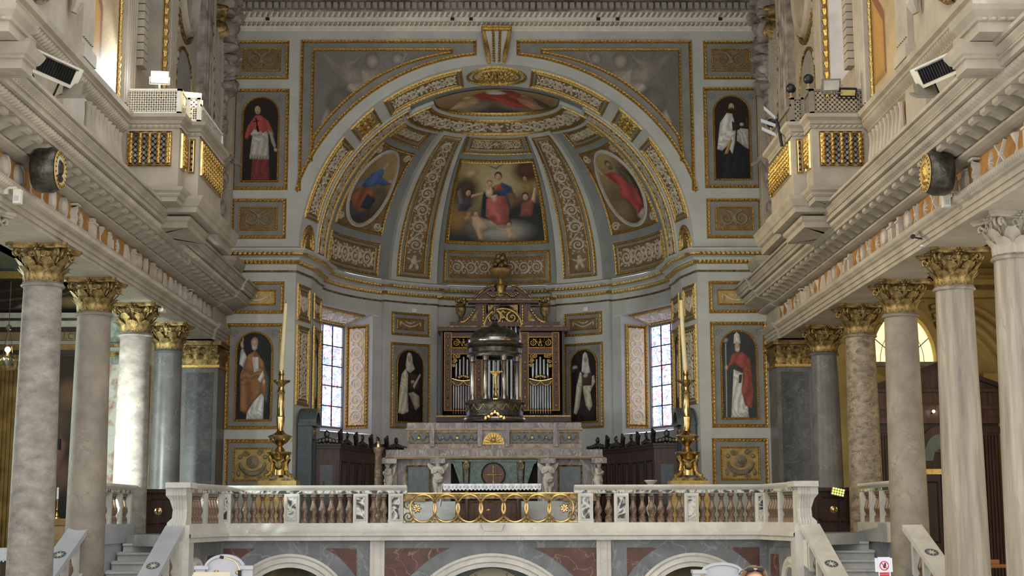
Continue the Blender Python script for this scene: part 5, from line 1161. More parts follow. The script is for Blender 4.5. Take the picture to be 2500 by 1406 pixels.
for s in (-1, 1):
    side = 'left' if s < 0 else 'right'
    t = wthing('balustrade', 'white marble balustrade with rose balusters on the %s of the golden gate' % side, 'balustrade', (s*3.6, YB, 1.57), group='chancel balustrades')
    A, B = ((-5.33, YB), (-5.6, 26.4)) if s < 0 else ((-5.22, YB), (-5.46, 26.4))
    pth = [B, A, (-1.74 if s < 0 else -1.50, YB)]
    pth = pth if s < 0 else [(-x, y) for x, y in pth][::-1]
    sweep_plan(MB(), pth, RAILP).build('handrail', 'marble_white', t); sweep_plan(MB(), pth, STRIP).build('inlaid_strip', 'marble_black', t)
    M = flat((0, YB, 0), (1, 0, 0), (0, 0, 1), (0, -1, 0))
    prs = [(-5.36, -5.13), (-4.10, -3.81), (-2.77, -2.49), (-2.09, -1.81)] if s < 0 else [(-5.25, -5.0), (-3.90, -3.63), (-2.55, -2.27), (-1.86, -1.57)]
    for a, b in prs:
        if s > 0: a, b = -b, -a
        pier(t, a, b, M)
    for a, b, n in ((prs[0][1], prs[1][0], 6), (prs[1][1], prs[2][0], 6), (prs[2][1], prs[3][0], 2)):
        for i in range(n):
            x = a+(b-a)*(i+.5)/n; add_baluster(t, s*-x if s > 0 else x, YB)
    # return towards the stair
    L = math.dist(A, B); u = ((B[0]-A[0])/L, (B[1]-A[1])/L); um = (u[0] if s < 0 else -u[0], u[1], 0); o = (s*abs(A[0]), A[1], 0)
    n = (-um[1], um[0], 0) if s < 0 else (um[1], -um[0], 0); M2 = flat(o, um, (0, 0, 1), (n[0]*-1, n[1]*-1, 0)) if False else flat(o, um, (0, 0, 1), (s*.98*-1, -.15, 0))
    for a, b in ((.18, .32), (1.15, 1.29), (2.1, 2.24)): MB().mbox(M2, a, b, 1.90, 2.46, -.11, .11).build('pier', 'marble_white', t)
    for a, b, k in ((.32, 1.15, 5), (1.29, 2.1, 5)):
        for i in range(k):
            q = M2(a+(b-a)*(i+.5)/k, 1.9, 0); add_baluster(t, q[0], q[1])
    # scrolled end console
    mb = MB(); c = M2(L+.06, 0, 0); pr = [(.17, 1.86), (.17, 1.92), (.1, 2.0), (.09, 2.15), (.14, 2.32), (.2, 2.4), (.2, 2.54)]
    vs = []
    for d, z in pr: vs += [(c[0]-.13-(d-.1 if s < 0 else 0), c[1]-d, z), (c[0]+.13+(d-.1 if s > 0 else 0), c[1]-d, z), (c[0]+.13+(d-.1 if s > 0 else 0), c[1]+.14, z), (c[0]-.13-(d-.1 if s < 0 else 0), c[1]+.14, z)]
    fs = [(i*4+j, i*4+(j+1) % 4, i*4+4+(j+1) % 4, i*4+4+j) for i in range(len(pr)-1) for j in range(4)]; mb.add(vs, fs)
    ec = mb.build('end_console', 'marble_white', t)
    for q in (-.08, -.03, .02, .07): MB().tube([(c[0]+q, c[1]-d-.005, z) for d, z in pr], .014, 5).build('console_rib', 'marble_white', ec)
    MB().box(c[0]-.22, c[0]+.22, c[1]-.3, c[1]+.3, 2.53, 2.625).build('end_cap', 'marble_white', t)
    MB().box(c[0]-.2, c[0]+.2, c[1]-.16, c[1]+.25, .0, 1.88).build('end_pier', 'marble_white', t)
# base course under gate and balustrades
bp = [(-5.62, 26.2), (-5.33, YB), (5.22, YB), (5.48, 26.2)]
tr = sweep_plan(MB(), bp, BASEP).build('trim_6', 'marble_white', None, kind='structure', label='white marble base course under the chancel balustrade')
MB().prism([(-.17, 1.745), (.17, 1.745), (.23, 1.88), (-.23, 1.88)], lambda x, z: (x-.08, YB-.14, z), lambda x, z: (x-.08, YB-.21, z)).build('key_block', 'marble_white', tr)
# ---------------------------------------------------------------- crypt front
cw = MB()
def arch_wall(x0, x1, cx, R, zt, name):
    n = 20; pts = [(cx-R*math.cos(PI*i/n), zt-R+R*math.sin(PI*i/n)) for i in range(n+1)]
    cw.add([(x0, YB, 0), (pts[0][0], YB, 0), (pts[0][0], YB, 1.6), (x0, YB, 1.6)], [(0, 1, 2, 3)]); cw.add([(pts[-1][0], YB, 0), (x1, YB, 0), (x1, YB, 1.6), (pts[-1][0], YB, 1.6)], [(0, 1, 2, 3)])
    for i in range(n): cw.add([(pts[i][0], YB, max(0, pts[i][1])), (pts[i+1][0], YB, max(0, pts[i+1][1])), (pts[i+1][0], YB, 1.6), (pts[i][0], YB, 1.6)], [(0, 1, 2, 3)])
arch_wall(-2.3, 2.06, -.1, 1.62, 1.08, 'c'); arch_wall(-5.33, -2.3, -3.98, 1.0, 1.06, 'l'); arch_wall(2.06, 5.22, 3.79, 1.0, 1.06, 'r')
for p_, q_ in ((-5.33, -5.6), (5.22, 5.46)): cw.add([(p_, YB, 0), (q_, 26.2, 0), (q_, 26.2, 1.6), (p_, YB, 1.6)], [(0, 1, 2, 3)])
cw = cw.build('wall_crypt', 'marble_grey', None, kind='structure', label='grey marble crypt front with arches and red panels')
MC = flat((0, YB, 0), (1, 0, 0), (0, 0, 1), (0, -1, 0))
ARC = [(0, .0), (.0, .6), (.18, .8), (.3, .5), (.5, .9), (.62, 1.0), (.7, .6), (1, .7), (1, 0)]
for cx, R in ((-.1, 1.62), (-3.98, 1.0), (3.79, 1.0)):
    lp = [(cx+(R+.24)*math.cos(PI*i/40), 1.08-R+(R+.24)*math.sin(PI*i/40)) for i in range(41)]
    mb = MB(); nr = normals(lp, False); vs = [MC(p[0]+q[0]*d*.26, p[1]+q[1]*d*.26, h*.08) for p, q in zip(lp, nr) for d, h in ARC]; m = len(ARC)
    mb.add(vs, [(i*m+j, i*m+m+j, i*m+m+j+1, i*m+j+1) for i in range(40) for j in range(m-1)]); mb.build('archivolt', 'marble_white', cw, True)
    x0, x1 = (cx-2.05, cx+2.05) if R > 1.2 else (cx-1.28, cx+1.28)
    for s in (-1, 1):
        xe = x0 if s < 0 else x1; R2 = R+.5; zt = 1.42; zc = 1.08-R
        xa = cx+s*math.sqrt(max(.01, R2**2-(min(zt-zc, R2-.01))**2)) if zt-zc < R2 else cx+s*.25
        P = [(xe, zt), (xa, zt)]
        for i in range(10):
            xx = xa+(xe-xa)*(i+1)/10; q = R2**2-(xx-cx)**2
            P.append((xx, max(.05, zc+math.sqrt(max(0, q)))) if q > 0 else (xx, .05))
        MB().prism(P, lambda x, z: MC(x, z, .0), lambda x, z: MC(x, z, .012)).build('red_marble_panel', 'marble_red', cw)
for s in (-1, 1):
    xq = -2.3 if s < 0 else 2.06; MB().mbox(MC, xq-.14, xq+.14, 0, 1.6, 0, .06).build('pilaster_strip', 'marble_white', cw); MB().mbox(MC, xq-.06, xq+.06, 0, 1.6, .06, .08).build('pilaster_strip', 'marble_white', cw)
    Ms = flat((-5.33 if s < 0 else 5.22, YB, 0), (s*.107, -.994, 0), (0, 0, 1), (-s*.994, -.107, 0))
    frame(MB(), Ms, arch_loop(1.0, 2.1, .2, 1.3), .22, .07, bead=False).build('niche_archivolt', 'marble_white', cw, True); fill(MB(), Ms, arch_loop(1.18, 1.92, .2, 1.12), .01).build('niche', 'slate', cw)
    MB().mbox(Ms, .25, .8, .2, 1.3, 0, .012).build('red_marble_panel', 'marble_red', cw); MB().mbox(Ms, 2.5, 2.72, 0, 1.6, 0, .08).build('pilaster_strip', 'marble_white', cw)
OPS_CRYPT = [('bg', (84, 82, 58), (104, 98, 66)), ('p', [(.1, .2), (.4, .9), (.46, .8), (.2, .1)], (128, 118, 76), .03), ('p', [(.6, .3), (.7, .95), (.76, .85), (.7, .2)], (120, 128, 104), .03)]
for cx, R, lab in ((-3.98, 1.0, 'left'), (3.79, 1.0, 'right')):
    t = wthing('crypt_fresco', 'olive green painted lunette inside the %s crypt arch' % lab, 'fresco', (cx, YB+.5, 0))
    canvas(t, flat((cx-1.1, YB+.5, 0), (1, 0, 0), (0, 0, 1), (0, -1, 0)), 0, 2.2, 0, 1.5, 40, 30, OPS_CRYPT)
t = wthing('crypt_lunette', 'dark red lunette with lettered cream band in the middle crypt arch', 'fresco', (0, YB+.5, 0))
Mt = flat((-.1, YB+.5, 0), (1, 0, 0), (0, 0, 1), (0, -1, 0))
MB().mbox(Mt, -1.8, 1.8, 0, 1.4, -.02, 0).build('ground', 'marble_green', t)
mb = MB(); lp = [(.72*math.cos(PI*i/30), .3+.72*math.sin(PI*i/30)) for i in range(31)]
mb.prism([(.74*math.cos(PI*i/30), .28+.74*math.sin(PI*i/30)) for i in range(31)]+[(.58*math.cos(PI*i/30), .28+.58*math.sin(PI*i/30)) for i in range(30, -1, -1)], lambda x, z: Mt(x, z, 0), lambda x, z: Mt(x, z, .02)); mb.build('lettered_band', 'paper', t)
MB().prism([(.58*math.cos(PI*i/30), .28+.58*math.sin(PI*i/30)) for i in range(31)], lambda x, z: Mt(x, z, 0), lambda x, z: Mt(x, z, .015)).build('red_disc', 'marble_red', t)
for xx in (-1.1, 1.1): MB().prism([(xx-.3, .3), (xx+.3, .3), (xx+(.1 if xx < 0 else -.1), 1.0)], lambda x, z: Mt(x, z, 0), lambda x, z: Mt(x, z, .012)).build('gilt_ray', 'sienna', t)
def text_mesh(txt, size):
    cu = bpy.data.curves.new('lettering', 'FONT'); cu.body = txt; cu.size = size; cu.align_x = 'CENTER'; cu.align_y = 'CENTER'; cu.extrude = .002
    o = bpy.data.objects.new('lettering_tmp', cu); COL.objects.link(o); bpy.context.view_layer.update()
    me = bpy.data.meshes.new_from_object(o.evaluated_get(bpy.context.evaluated_depsgraph_get())); bpy.data.objects.remove(o)
    v = [tuple(p.co) for p in me.vertices]; f = [tuple(p.vertices) for p in me.polygons]; bpy.data.meshes.remove(me); return v, f
def lettering(parent, txt, size, M, mat, cx=0.0, cy=0.0, name='lettering', ang=0.0):
    v, f = text_mesh(txt, size); mb = MB(); c, s_ = math.cos(ang), math.sin(ang)
    mb.v = [M(cx+x*c-y*s_, cy+x*s_+y*c, z+.004) for x, y, z in v]; mb.f = f; return mb.build(name, mat, parent, kind='stuff')
for ch, a in zip('CARITA', (172, 160, 149, 141, 130, 118)):
    r = math.radians(a); lettering(t, ch, .13, lambda x, y, h=0.0: Mt(x, y, h+.02), 'bronze', .66*math.cos(r), .28+.66*math.sin(r), ang=r-PI/2)
for ch, a in zip('SANCTO', (64, 53, 42, 31, 20, 8)):
    r = math.radians(a); lettering(t, ch, .13, lambda x, y, h=0.0: Mt(x, y, h+.02), 'bronze', .66*math.cos(r), .28+.66*math.sin(r), ang=r-PI/2)
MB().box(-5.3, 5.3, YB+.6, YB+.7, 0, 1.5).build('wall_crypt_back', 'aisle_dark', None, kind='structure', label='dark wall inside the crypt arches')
# ---------------------------------------------------------------- golden ring gate
t = wthing('ring_gate', 'gilded gate of seven interlocking brass rings between the balustrades', 'gate', (-.1, YB, 1.9))
GX0, GX1 = -1.81, 1.57
for z, r in ((2.46, .02), (1.915, .014)): MB().tube([(GX0, YB, z), (GX1, YB, z)], r, 6).build('gate_rail', 'brass', t)
MB().box(GX0, GX1, YB-.012, YB+.012, 2.36, 2.44).build('fretwork_band', 'gold_old', t)
cxs = [at(px, 1241, YB)[0] for px in (1033, 1090, 1146, 1202, 1257, 1313, 1369)]; zc = at(1200, 1241, YB)[1]
for x in cxs: MB().tube([(x+.247*math.cos(a), YB-.02, zc+.262*math.sin(a)) for a in [2*PI*i/40 for i in range(41)]], .023, 8, False).build('ring', 'brass', t, True)
for a, b in zip(cxs[:-1], cxs[1:]):
    m = (a+b)/2
    for dz in (.13, -.13):
        mb = MB(); Mx = flat((m, YB-.04, zc+dz), (1, 0, 0), (0, 0, 1), (0, -1, 0))
        for i in range(6): blob(mb, Mx, .022*math.cos(i*PI/3), .022*math.sin(i*PI/3), .018, .012, .015, i*PI/3, 5)
        blob(mb, Mx, 0, 0, .014, .014, .03); mb.build('rosette', 'gold_old', t, True)
    for dz, sg in ((.27, 1), (-.27, -1)):
        mb = MB(); Mx = flat((m, YB, zc+dz), (1, 0, 0), (0, 0, 1), (0, -1, 0))
        for k in (-1, 1): ridge(mb, Mx, spiral(k*.05, -sg*.04, .06, 1.3, k*sg, PI/2, 12), .02, .02)
        blob(mb, Mx, 0, -sg*.02, .03, .06, .03); mb.build('scroll_leaf', 'gold_old', t, True)
for xx, s in ((GX0+.1, 1), (GX1-.1, -1)):
    for z, d in ((2.24, 1), (2.02, -1)): ridge(MB(), flat((xx, YB, z), (1, 0, 0), (0, 0, 1), (0, -1, 0)), spiral(0, 0, .11, 1.7, d*s, 0, 20), .03, .025).build('end_scroll', 'gold_old', t, True)
    mb = MB(); Mx = flat((xx+s*.16, YB-.04, zc), (1, 0, 0), (0, 0, 1), (0, -1, 0))
    for i in range(7): blob(mb, Mx, .05*math.cos(i*.9), .05*math.sin(i*.9), .05, .025, .03, i*.9)
    mb.build('acanthus_tuft', 'brass', t, True)
# ---------------------------------------------------------------- stairs, ramps and side balustrades
for s in (-1, 1):
    side = 'left' if s < 0 else 'right'
    st = wthing('marble_stair', 'white marble stair rising to the chancel on the %s' % side, 'stair', (s*6.4, 24.5, 0))
    n = 11
    for i in range(n):
        z1 = 1.70-.155*i; y0 = 27.75-.38*i
        mb = MB(); xa, xb = sorted((s*5.8, s*6.86)); mb.box(xa, xb, y0, y0+.42, z1-.155, z1-.04); mb.box(xa, xb, y0-.04, y0+.42, z1-.04, z1); mb.build('step', 'step', st)
    # inner and outer ramps with parapets
    for nm, xr, ya, za, yb, lab, hb in (('inner', 5.66 if s < 0 else 5.54, 26.2, 1.88, 22.2, 'inner', True), ('outer', 7.1, 25.3, 1.86, 22.6, 'outer', True)):
        t = wthing('stair_parapet', 'sloping marble parapet with star inlay on the %s side of the %s stair' % (lab, side), 'parapet', (s*xr, 24, 0))
        sl = (1.88-.72)/(26.2-23.35); zb = za-(ya-yb)*sl; w = .17
        x0, x1 = s*xr-w, s*xr+w
        mb = MB(); mb.prism([(ya, za), (yb, zb), (yb, zb-.1), (ya, za-.1)], lambda y, z: (x0, y, z), lambda y, z: (x1, y, z)); mb.build('coping', 'marble_blue' if s < 0 else 'marble_white', t)
        mb = MB(); mb.prism([(ya, za-.1), (yb, zb-.1), (yb, zb-.16), (ya, za-.16)], lambda y, z: (s*xr-.12, y, z), lambda y, z: (s*xr+.12, y, z)); mb.build('coping_moulding', 'marble_white', t)
        L = math.hypot(ya-yb, za-zb); u = ((0, (yb-ya)/L, (zb-za)/L)); nn = (0, -(zb-za)/L*-1*-1, -(yb-ya)/L); nn = (0, (zb-za)/L*1.0, -(yb-ya)/L)
        nn = (0, -(za-zb)/L, (ya-yb)/L)
        Mi = flat((s*xr, ya, za), (1, 0, 0), u, nn)
        for q in (L*.40, L*.78):
            d = fill(MB(), Mi, ell_loop(0, q, .11, .14, 28), .003, 1).build('dark_inlay', 'slate', t)
            mb = MB()
            for i in range(8): ridge(mb, Mi, [(0, q), (.085*math.cos(i*PI/4), q+.115*math.sin(i*PI/4))], [.035, .008], .003, .003)
            mb.build('star_inlay', 'marble_white', d)
        for i in range(5):
            y = ya-.3-i*.6; z = za-(ya-y)*sl
            if y < yb+.1: break
            MB().box(s*xr-.1, s*xr+.1, y-.06, y+.06, max(0, z-1.0), z-.15).build('post', 'marble_white', t)
            for k in (1, 2):
                yy = y-.2*k; zz = za-(ya-yy)*sl-.16; add_baluster(t, s*xr, yy, max(.02, zz-.58))
        MB().prism([(ya, za-.72), (yb, max(.05, zb-.72)), (yb, 0), (ya, 0)], lambda y, z: (s*xr-.13, y, z), lambda y, z: (s*xr+.13, y, z)).build('string_wall', 'marble_grey' if s > 0 else 'marble_white', t)
    t = wthing('side_balustrade', 'short marble balustrade between the %s columns above the stair' % side, 'balustrade', (s*7.05, 27, 1.7), group='chancel balustrades')
    pth = [(-7.0, 25.85), (-7.0, 28.2)] if s < 0 else [(7.05, 28.2), (7.05, 25.85)]
    sweep_plan(MB(), pth, RAILP).build('handrail', 'marble_white', t); sweep_plan(MB(), pth, STRIP).build('inlaid_strip', 'marble_black', t)
    for y in (25.9, 26.65, 27.4, 28.1): MB().box(s*7.02-.1, s*7.02+.1, y-.06, y+.06, 1.9, 2.46).build('pier', 'marble_white', t)
    for y in (26.1, 26.28, 26.46, 26.84, 27.02, 27.2, 27.58, 27.76, 27.94): add_baluster(t, s*7.02, y)
    MB().box(s*7.02-.15, s*7.02+.15, 25.85, 28.2, 1.55, 1.9).build('plinth', 'marble_blue' if s < 0 else 'marble_white', t)
    MB().box(min(s*6.9, s*7.2), max(s*6.9, s*7.2), 25.85, 28.2, 0, 1.55).build('string_wall', 'marble_blue' if s < 0 else 'marble_grey', t)
    # wooden dado closing the landing
    t = wthing('wooden_dado', 'dark wooden panelled door with brass boss at the head of the %s stair' % side, 'panel', (s*6.5, 29.3, 1.7))
    MB().box(min(s*5.9, s*7.1), max(s*5.9, s*7.1), 29.3, 29.4, 1.7, 2.5).build('board', 'wood_dark', t)
    MB().box(min(s*5.85, s*7.15), max(s*5.85, s*7.15), 29.22, 29.42, 2.5, 2.57).build('top_rail', 'wood_dark', t); MB().box(min(s*5.88, s*7.12), max(s*5.88, s*7.12), 29.24, 29.4, 1.7, 1.83).build('plinth', 'wood_dark', t)
    Md = flat((s*6.68, 29.3, 2.14), (1, 0, 0), (0, 0, 1), (0, -1, 0)); k = .07
    o8 = [(-.33+k, -.25), (.33-k, -.25), (.33, -.25+k), (.33, .25-k), (.33-k, .25), (-.33+k, .25), (-.33, .25-k), (-.33, -.25+k)]
    frame(MB(), Md, o8, .035, .025, bead=False).build('panel_moulding', 'wood', t)
    for x in (-.28, .28):
        for z in (-.2, .2): ridge(MB(), Md, spiral(x*.8, z, .05, 1.2, 1 if x*z > 0 else -1, 0, 10), .02, .02).build('carved_scroll', 'wood', t)
    mb = MB(); blob(mb, Md, 0, 0, .075, .075, .03, 0, 16)
    for i in range(8): blob(mb, Md, .045*math.cos(i*PI/4), .045*math.sin(i*PI/4), .02, .012, .045, i*PI/4, 5)
    mb.build('brass_boss', 'brass', t, True)
    ridge(MB(), Md, [(-.45, .2), (-.455, .1), (-.45, -.05)] if s < 0 else [(.45, .2), (.455, .1), (.45, -.05)], .02, .02).build('carved_drop', 'wood', t)
M_['led_green'] = emit('yellow_green_led', (226, 240, 110), 1.3)
x, z = at(2055, 1200, 28.6); t = wthing('led_panel', 'yellow green LED floodlight leaning on the right wooden door', 'floodlight', (x, 28.6, z))
Ml = flat((x, 28.9, z), (.97, 0, -.22), (.22, 0, .97), (0, -1, 0))
MB().mbox(Ml, -.13, .13, -.08, .08, -.04, 0).build('housing', 'screen_grey', t)
for i in range(5):
    for j in range(3): blob(MB(), Ml, -.1+i*.05, -.05+j*.05, .022, .022, .01, 0, 6).build('led_lens', 'led_green', t)
MB().tube([(x, 28.95, z), (x+.05, 29.05, z-.45), (x+.05, 29.0, 1.72)], .012, 5).build('stand', 'iron', t)
MB().box(-6.7, 6.7, 23, 35.5, 15.6, 15.7).build('ceiling_nave', 'aisle_dark', None, kind='structure', label='dark wooden nave ceiling')

# added lamp, out of sight behind the second left column, lights the next one
x, y, z = -7.85, 26.2, 3.3; t = wthing('led_panel', 'added LED floodlight out of sight behind the second left column, lighting the next column', 'floodlight', (x, y, z))
dv = Vector((-7.05, 28.45, 3.4))-Vector((x, y, z)); dv.normalize(); uu = dv.cross(Vector((0, 0, 1))).normalized(); vv = uu.cross(dv)
Ml = flat((x, y, z), tuple(uu), tuple(vv), tuple(dv)); MB().mbox(Ml, -.14, .14, -.1, .1, -.05, 0).build('housing', 'iron', t)
M_['led_cool'] = emit('cool_green_led', (232, 255, 240), 30)
for i in range(4):
    for j in range(3): blob(MB(), Ml, -.1+i*.066, -.06+j*.06, .025, .025, .01, 0, 6).build('led_lens', 'led_cool', t)
MB().tube([(x, y, z-.08), (x, y, .0)], .015, 5).build('stand', 'iron', t)
ld = bpy.data.lights.new('beam', 'SPOT'); ld.energy = 800; ld.color = (.88, 1.0, .93); ld.spot_size = math.radians(125); ld.spot_blend = .7; ld.shadow_soft_size = .12
lo_ = bpy.data.objects.new('beam', ld); COL.objects.link(lo_); lo_.location = Vector((x, y, z))+dv*.08; lo_.rotation_euler = dv.to_track_quat('-Z', 'Y').to_euler()
# ================================================================ high altar
def skinfig(name, J, E, mat, parent, sub=2):
    """continuous figure: joints {n: (x, y, z, r)}, edges; grown with skin + subdivision"""
    ks = list(J); ix = {k: i for i, k in enumerate(ks)}; me = bpy.data.meshes.new(name); off = BASE.get(parent.name, (0, 0, 0))
    me.from_pydata([(J[k][0]-off[0], J[k][1]-off[1], J[k][2]-off[2]) for k in ks], [(ix[a], ix[b]) for a, b in E], [])
    o = bpy.data.objects.new(name, me); COL.objects.link(o); o.parent = parent; KIDS.setdefault(parent.name, []).append(o); BASE[o.name] = off
    me.materials.append(M_[mat])
    m = o.modifiers.new('skin', 'SKIN'); m.use_smooth_shade = True
    sv = me.skin_vertices[0].data
    for i, k in enumerate(ks): r = J[k][3]; sv[i].radius = r if hasattr(r, '__len__') else (r, r); sv[i].use_root = (i == 0)
    s_ = o.modifiers.new('sub', 'SUBSURF'); s_.levels = sub; s_.render_levels = sub
    return o
def marble_angel(x, y, z, h, turn, label, profile=False):
    t = thing('marble_angel', label, 'statue', (x, y, z), turn, group='marble angels of the altar'); k = h/.78
    J = {'pel': (0, 0, .34, .085), 'tor': (0, -.01, .44, .09), 'che': (0, -.01, .54, .095), 'nec': (0, -.02, .61, .04), 'hd0': (0, -.035, .66, .062), 'hd1': (0, -.03, .73, .066),
         'sl': (-.10, -.01, .565, .045), 'el': (-.125, -.05, .45, .035), 'wl': (-.03, -.115, .49, .028), 'hl': (-.005, -.125, .54, .022), 'sr': (.10, -.01, .565, .045), 'er': (.125, -.05, .45, .035), 'wr': (.03, -.115, .49, .028), 'hr': (.008, -.127, .535, .022),
         'tl': (-.05, -.01, .26, .08), 'tr': (.05, -.01, .26, .08), 'kl': (-.045, -.02, .16, .062), 'kr': (.045, -.015, .16, .062), 'al': (-.035, .0, .05, .04), 'ar': (.04, 0, .05, .04), 'fl': (-.04, -.05, .015, .024), 'fr': (.045, -.05, .015, .024)}
    E = [('pel', 'tor'), ('tor', 'che'), ('che', 'nec'), ('nec', 'hd0'), ('hd0', 'hd1'), ('che', 'sl'), ('sl', 'el'), ('el', 'wl'), ('wl', 'hl'), ('che', 'sr'), ('sr', 'er'), ('er', 'wr'), ('wr', 'hr'), ('pel', 'tl'), ('tl', 'kl'), ('kl', 'al'), ('al', 'fl'), ('pel', 'tr'), ('tr', 'kr'), ('kr', 'ar'), ('ar', 'fr')]
    if profile:
        for q in ('kl', 'kr'): J[q] = (J[q][0], -.06, .17, .06)
        for q in ('al', 'ar', 'fl', 'fr'): J[q] = (J[q][0], J[q][1]+.05, J[q][2], J[q][3])
    J = {a: (b[0]*k, b[1]*k, b[2]*k, b[3]*k) for a, b in J.items()}
    skinfig('body', J, E, 'stucco_white', t)
    mb = MB()
    for i in range(26):
        a = i*2.4; q = 1-i/26*1.3; r = math.sqrt(max(0, 1-q*q)) if abs(q) < 1 else 0
        if -math.sin(a)*-1 < -.55 and q < .35: continue
        mb.sph((.066*k*r*math.cos(a), -.03*k+.066*k*r*math.sin(a), .70*k+.075*k*q), .022*k, 6, 4)
    mb.build('curls', 'stucco_white', t, True)
    for s in (-1, 1):
        def fn(u, v): w = (1-.75*v)*.16*k; return (s*(.05+.18*v)*k, .05*k+.03*k*math.sin(v*2), (.50+.16*v)*k+(u-.6)*w*1.6)
        mb = MB().grid(fn, 6, 6); b2 = MB().grid(lambda u, v: tuple(np.array(fn(u, v))+np.array([0, .015*k, 0])), 6, 6); mb.add(b2.v, b2.f); mb.build('wing', 'stucco_white', t, True)
    mb = MB(); mb.tube([(-.09*k, -.06*k, .34*k), (0, -.10*k, .31*k), (.09*k, -.06*k, .35*k), (.06*k, .07*k, .34*k), (-.07*k, .07*k, .33*k), (-.09*k, -.06*k, .34*k)], .03*k, 6); mb.build('loincloth', 'stucco_white', t, True)
    return t
YA = 33.4
zA = lambda py, Y=YA: at(1206, py, Y)[1]
MF = flat((0, YA, 0), (1, 0, 0), (0, 0, 1), (0, -1, 0))
# steps of the predella
t = wthing('altar_steps', 'white marble steps in front of the high altar', 'steps', (0, 31.5, 1.7))
for i in range(5): MB().box(-2.35+.1*i, 2.3-.1*i, 31.0+.32*i, 34.2, 1.70+.13*i, 1.83+.13*i).build('step', 'step', t)
for s in (-1, 1):
    MB().box(min(s*1.5, s*2.3), max(s*1.5, s*2.3), 32.2, 34, 2.35, 2.52).build('podium', 'sienna', t)
al = wthing('high_altar', 'violet marble high altar with angels, slate panels and long retable shelf', 'altar', (0, YA, 2.3))
z0, z1, z2, z3, z4 = zA(1206), zA(1120), zA(1117), zA(1097), zA(1088)
MB().box(-2.35, 2.35, YA+.12, YA+1.0, 2.3, z1).build('body', 'marble_violet', al)
for a, b in ((-2.3, -2.2), (-1.38, -.98), (.98, 1.38), (2.2, 2.3)): MB().box(a, b, YA-.05, YA+.2, 2.3, z1).build('pier', 'marble_violet', al)
zt, zb = zA(1138), zA(1204)
for s in (-1, 1):
    xc = s*1.72; p = MB().mbox(MF, xc-.25, xc+.25, zb-.1, zt, -.13, -.10).build('slate_panel', 'slate', al)
    frame(MB(), lambda x, y, h=0.0: MF(x, y, h-.10), rect_loop(xc-.28, xc+.28, zb-.12, zt+.03), .04, .03, .05).build('gilt_frame', 'gold_old', p)
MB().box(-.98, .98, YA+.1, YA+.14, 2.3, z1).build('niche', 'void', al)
mb = MB(); mb.box(-2.52, 2.52, YA-.12, YA+1.0, z1, z2); mb.box(-2.46, 2.46, YA-.16, YA+1.0, z2, z2+.03); mb.build('mensa_edge', 'sienna', al)
mb = MB()
for a, b, d in ((-2.45, -1.98, 0), (-1.98, -1.25, .06), (-1.25, 1.25, .0), (1.25, 1.98, .06), (1.98, 2.45, 0)): mb.box(a, b, YA-.1-d, YA+1.0, z2+.03, zA(1098))
mb.build('mensa', 'marble_violet', al)
# retable shelf
za, zbk = zA(1098), zA(1092); Yr = YA+.35
rz = lambda py: at(1206, py, Yr)[1]
MB().box(-2.06, 2.06, Yr-.12, Yr+.9, rz(1098), rz(1094)).build('shelf_plinth', 'sienna', al)
MB().box(-2.0, 2.0, Yr, Yr+.9, rz(1094), rz(1050)).build('shelf_body', 'marble_violet', al)
MB().box(-2.03, 2.03, Yr-.06, Yr+.9, rz(1050), rz(1045)).build('shelf_cornice', 'sienna', al)
MB().box(-2.0, 2.0, Yr-.03, Yr+.9, rz(1045), rz(1032)).build('shelf_top', 'marble_violet', al)
for a in (-1.42, -.33, .3, 1.4): MB().box(a-.05, a+.05, Yr-.08, Yr, rz(1090), rz(1034)).build('shelf_break', 'marble_violet', al)
MR = flat((0, Yr, 0), (1, 0, 0), (0, 0, 1), (0, -1, 0))
for a, b in ((-1.96, -1.5), (-1.38, -.32), (.34, 1.4), (1.5, 1.94)):
    p = MB().mbox(MR, a, b, rz(1083), rz(1055), 0, .012).build('shelf_panel', 'marble_black' if False else 'slate', al)
    frame(MB(), MR, rect_loop(a, b, rz(1083), rz(1055)), .03, .03, .04).build('gilt_frame', 'gold', p)
    c = (a+b)/2; zc = (rz(1083)+rz(1055))/2; k = 3 if b-a > .8 else 1
    for i in range(k):
        xx = c+(i-(k-1)/2)*.33; mb = MB(); blob(mb, MR, xx, zc, .05 if i == k//2 else .03, .05 if i == k//2 else .03, .05, 0, 10); mb.build('gilt_boss', 'gold', p, True)
    n = max(2, 2*k); mb = MB()
    for i in range(n):
        x0 = a+.05+(b-a-.1)*i/n; x1 = a+.05+(b-a-.1)*(i+1)/n
        ridge(mb, MR, [(x0+(x1-x0)*j/6, zc+.06-.12*math.sin(PI*j/6)) for j in range(7)], .03, .03, .012)
    mb.build('garland', 'bronze', p, True)
p = MB().prism([(.25*math.cos(PI*i/16)+.0, rz(1085)+.27*math.sin(PI*i/16)) for i in range(17)], lambda x, z: MR(x-.02, z, 0), lambda x, z: MR(x-.02, z, .03)).build('lunette', 'gold', al)
mb = MB()
for i in range(9): ridge(mb, lambda x, y, h=0.0: MR(x, y, h+.03), [(-.02, rz(1080)), (-.02+.2*math.cos(PI*i/8), rz(1080)+.2*math.sin(PI*i/8))], [.03, .012], .015)
blob(mb, lambda x, y, h=0.0: MR(x, y, h+.03), -.02, rz(1074), .06, .06, .04, 0, 10); mb.build('gilt_rays', 'gold_old', p, True)
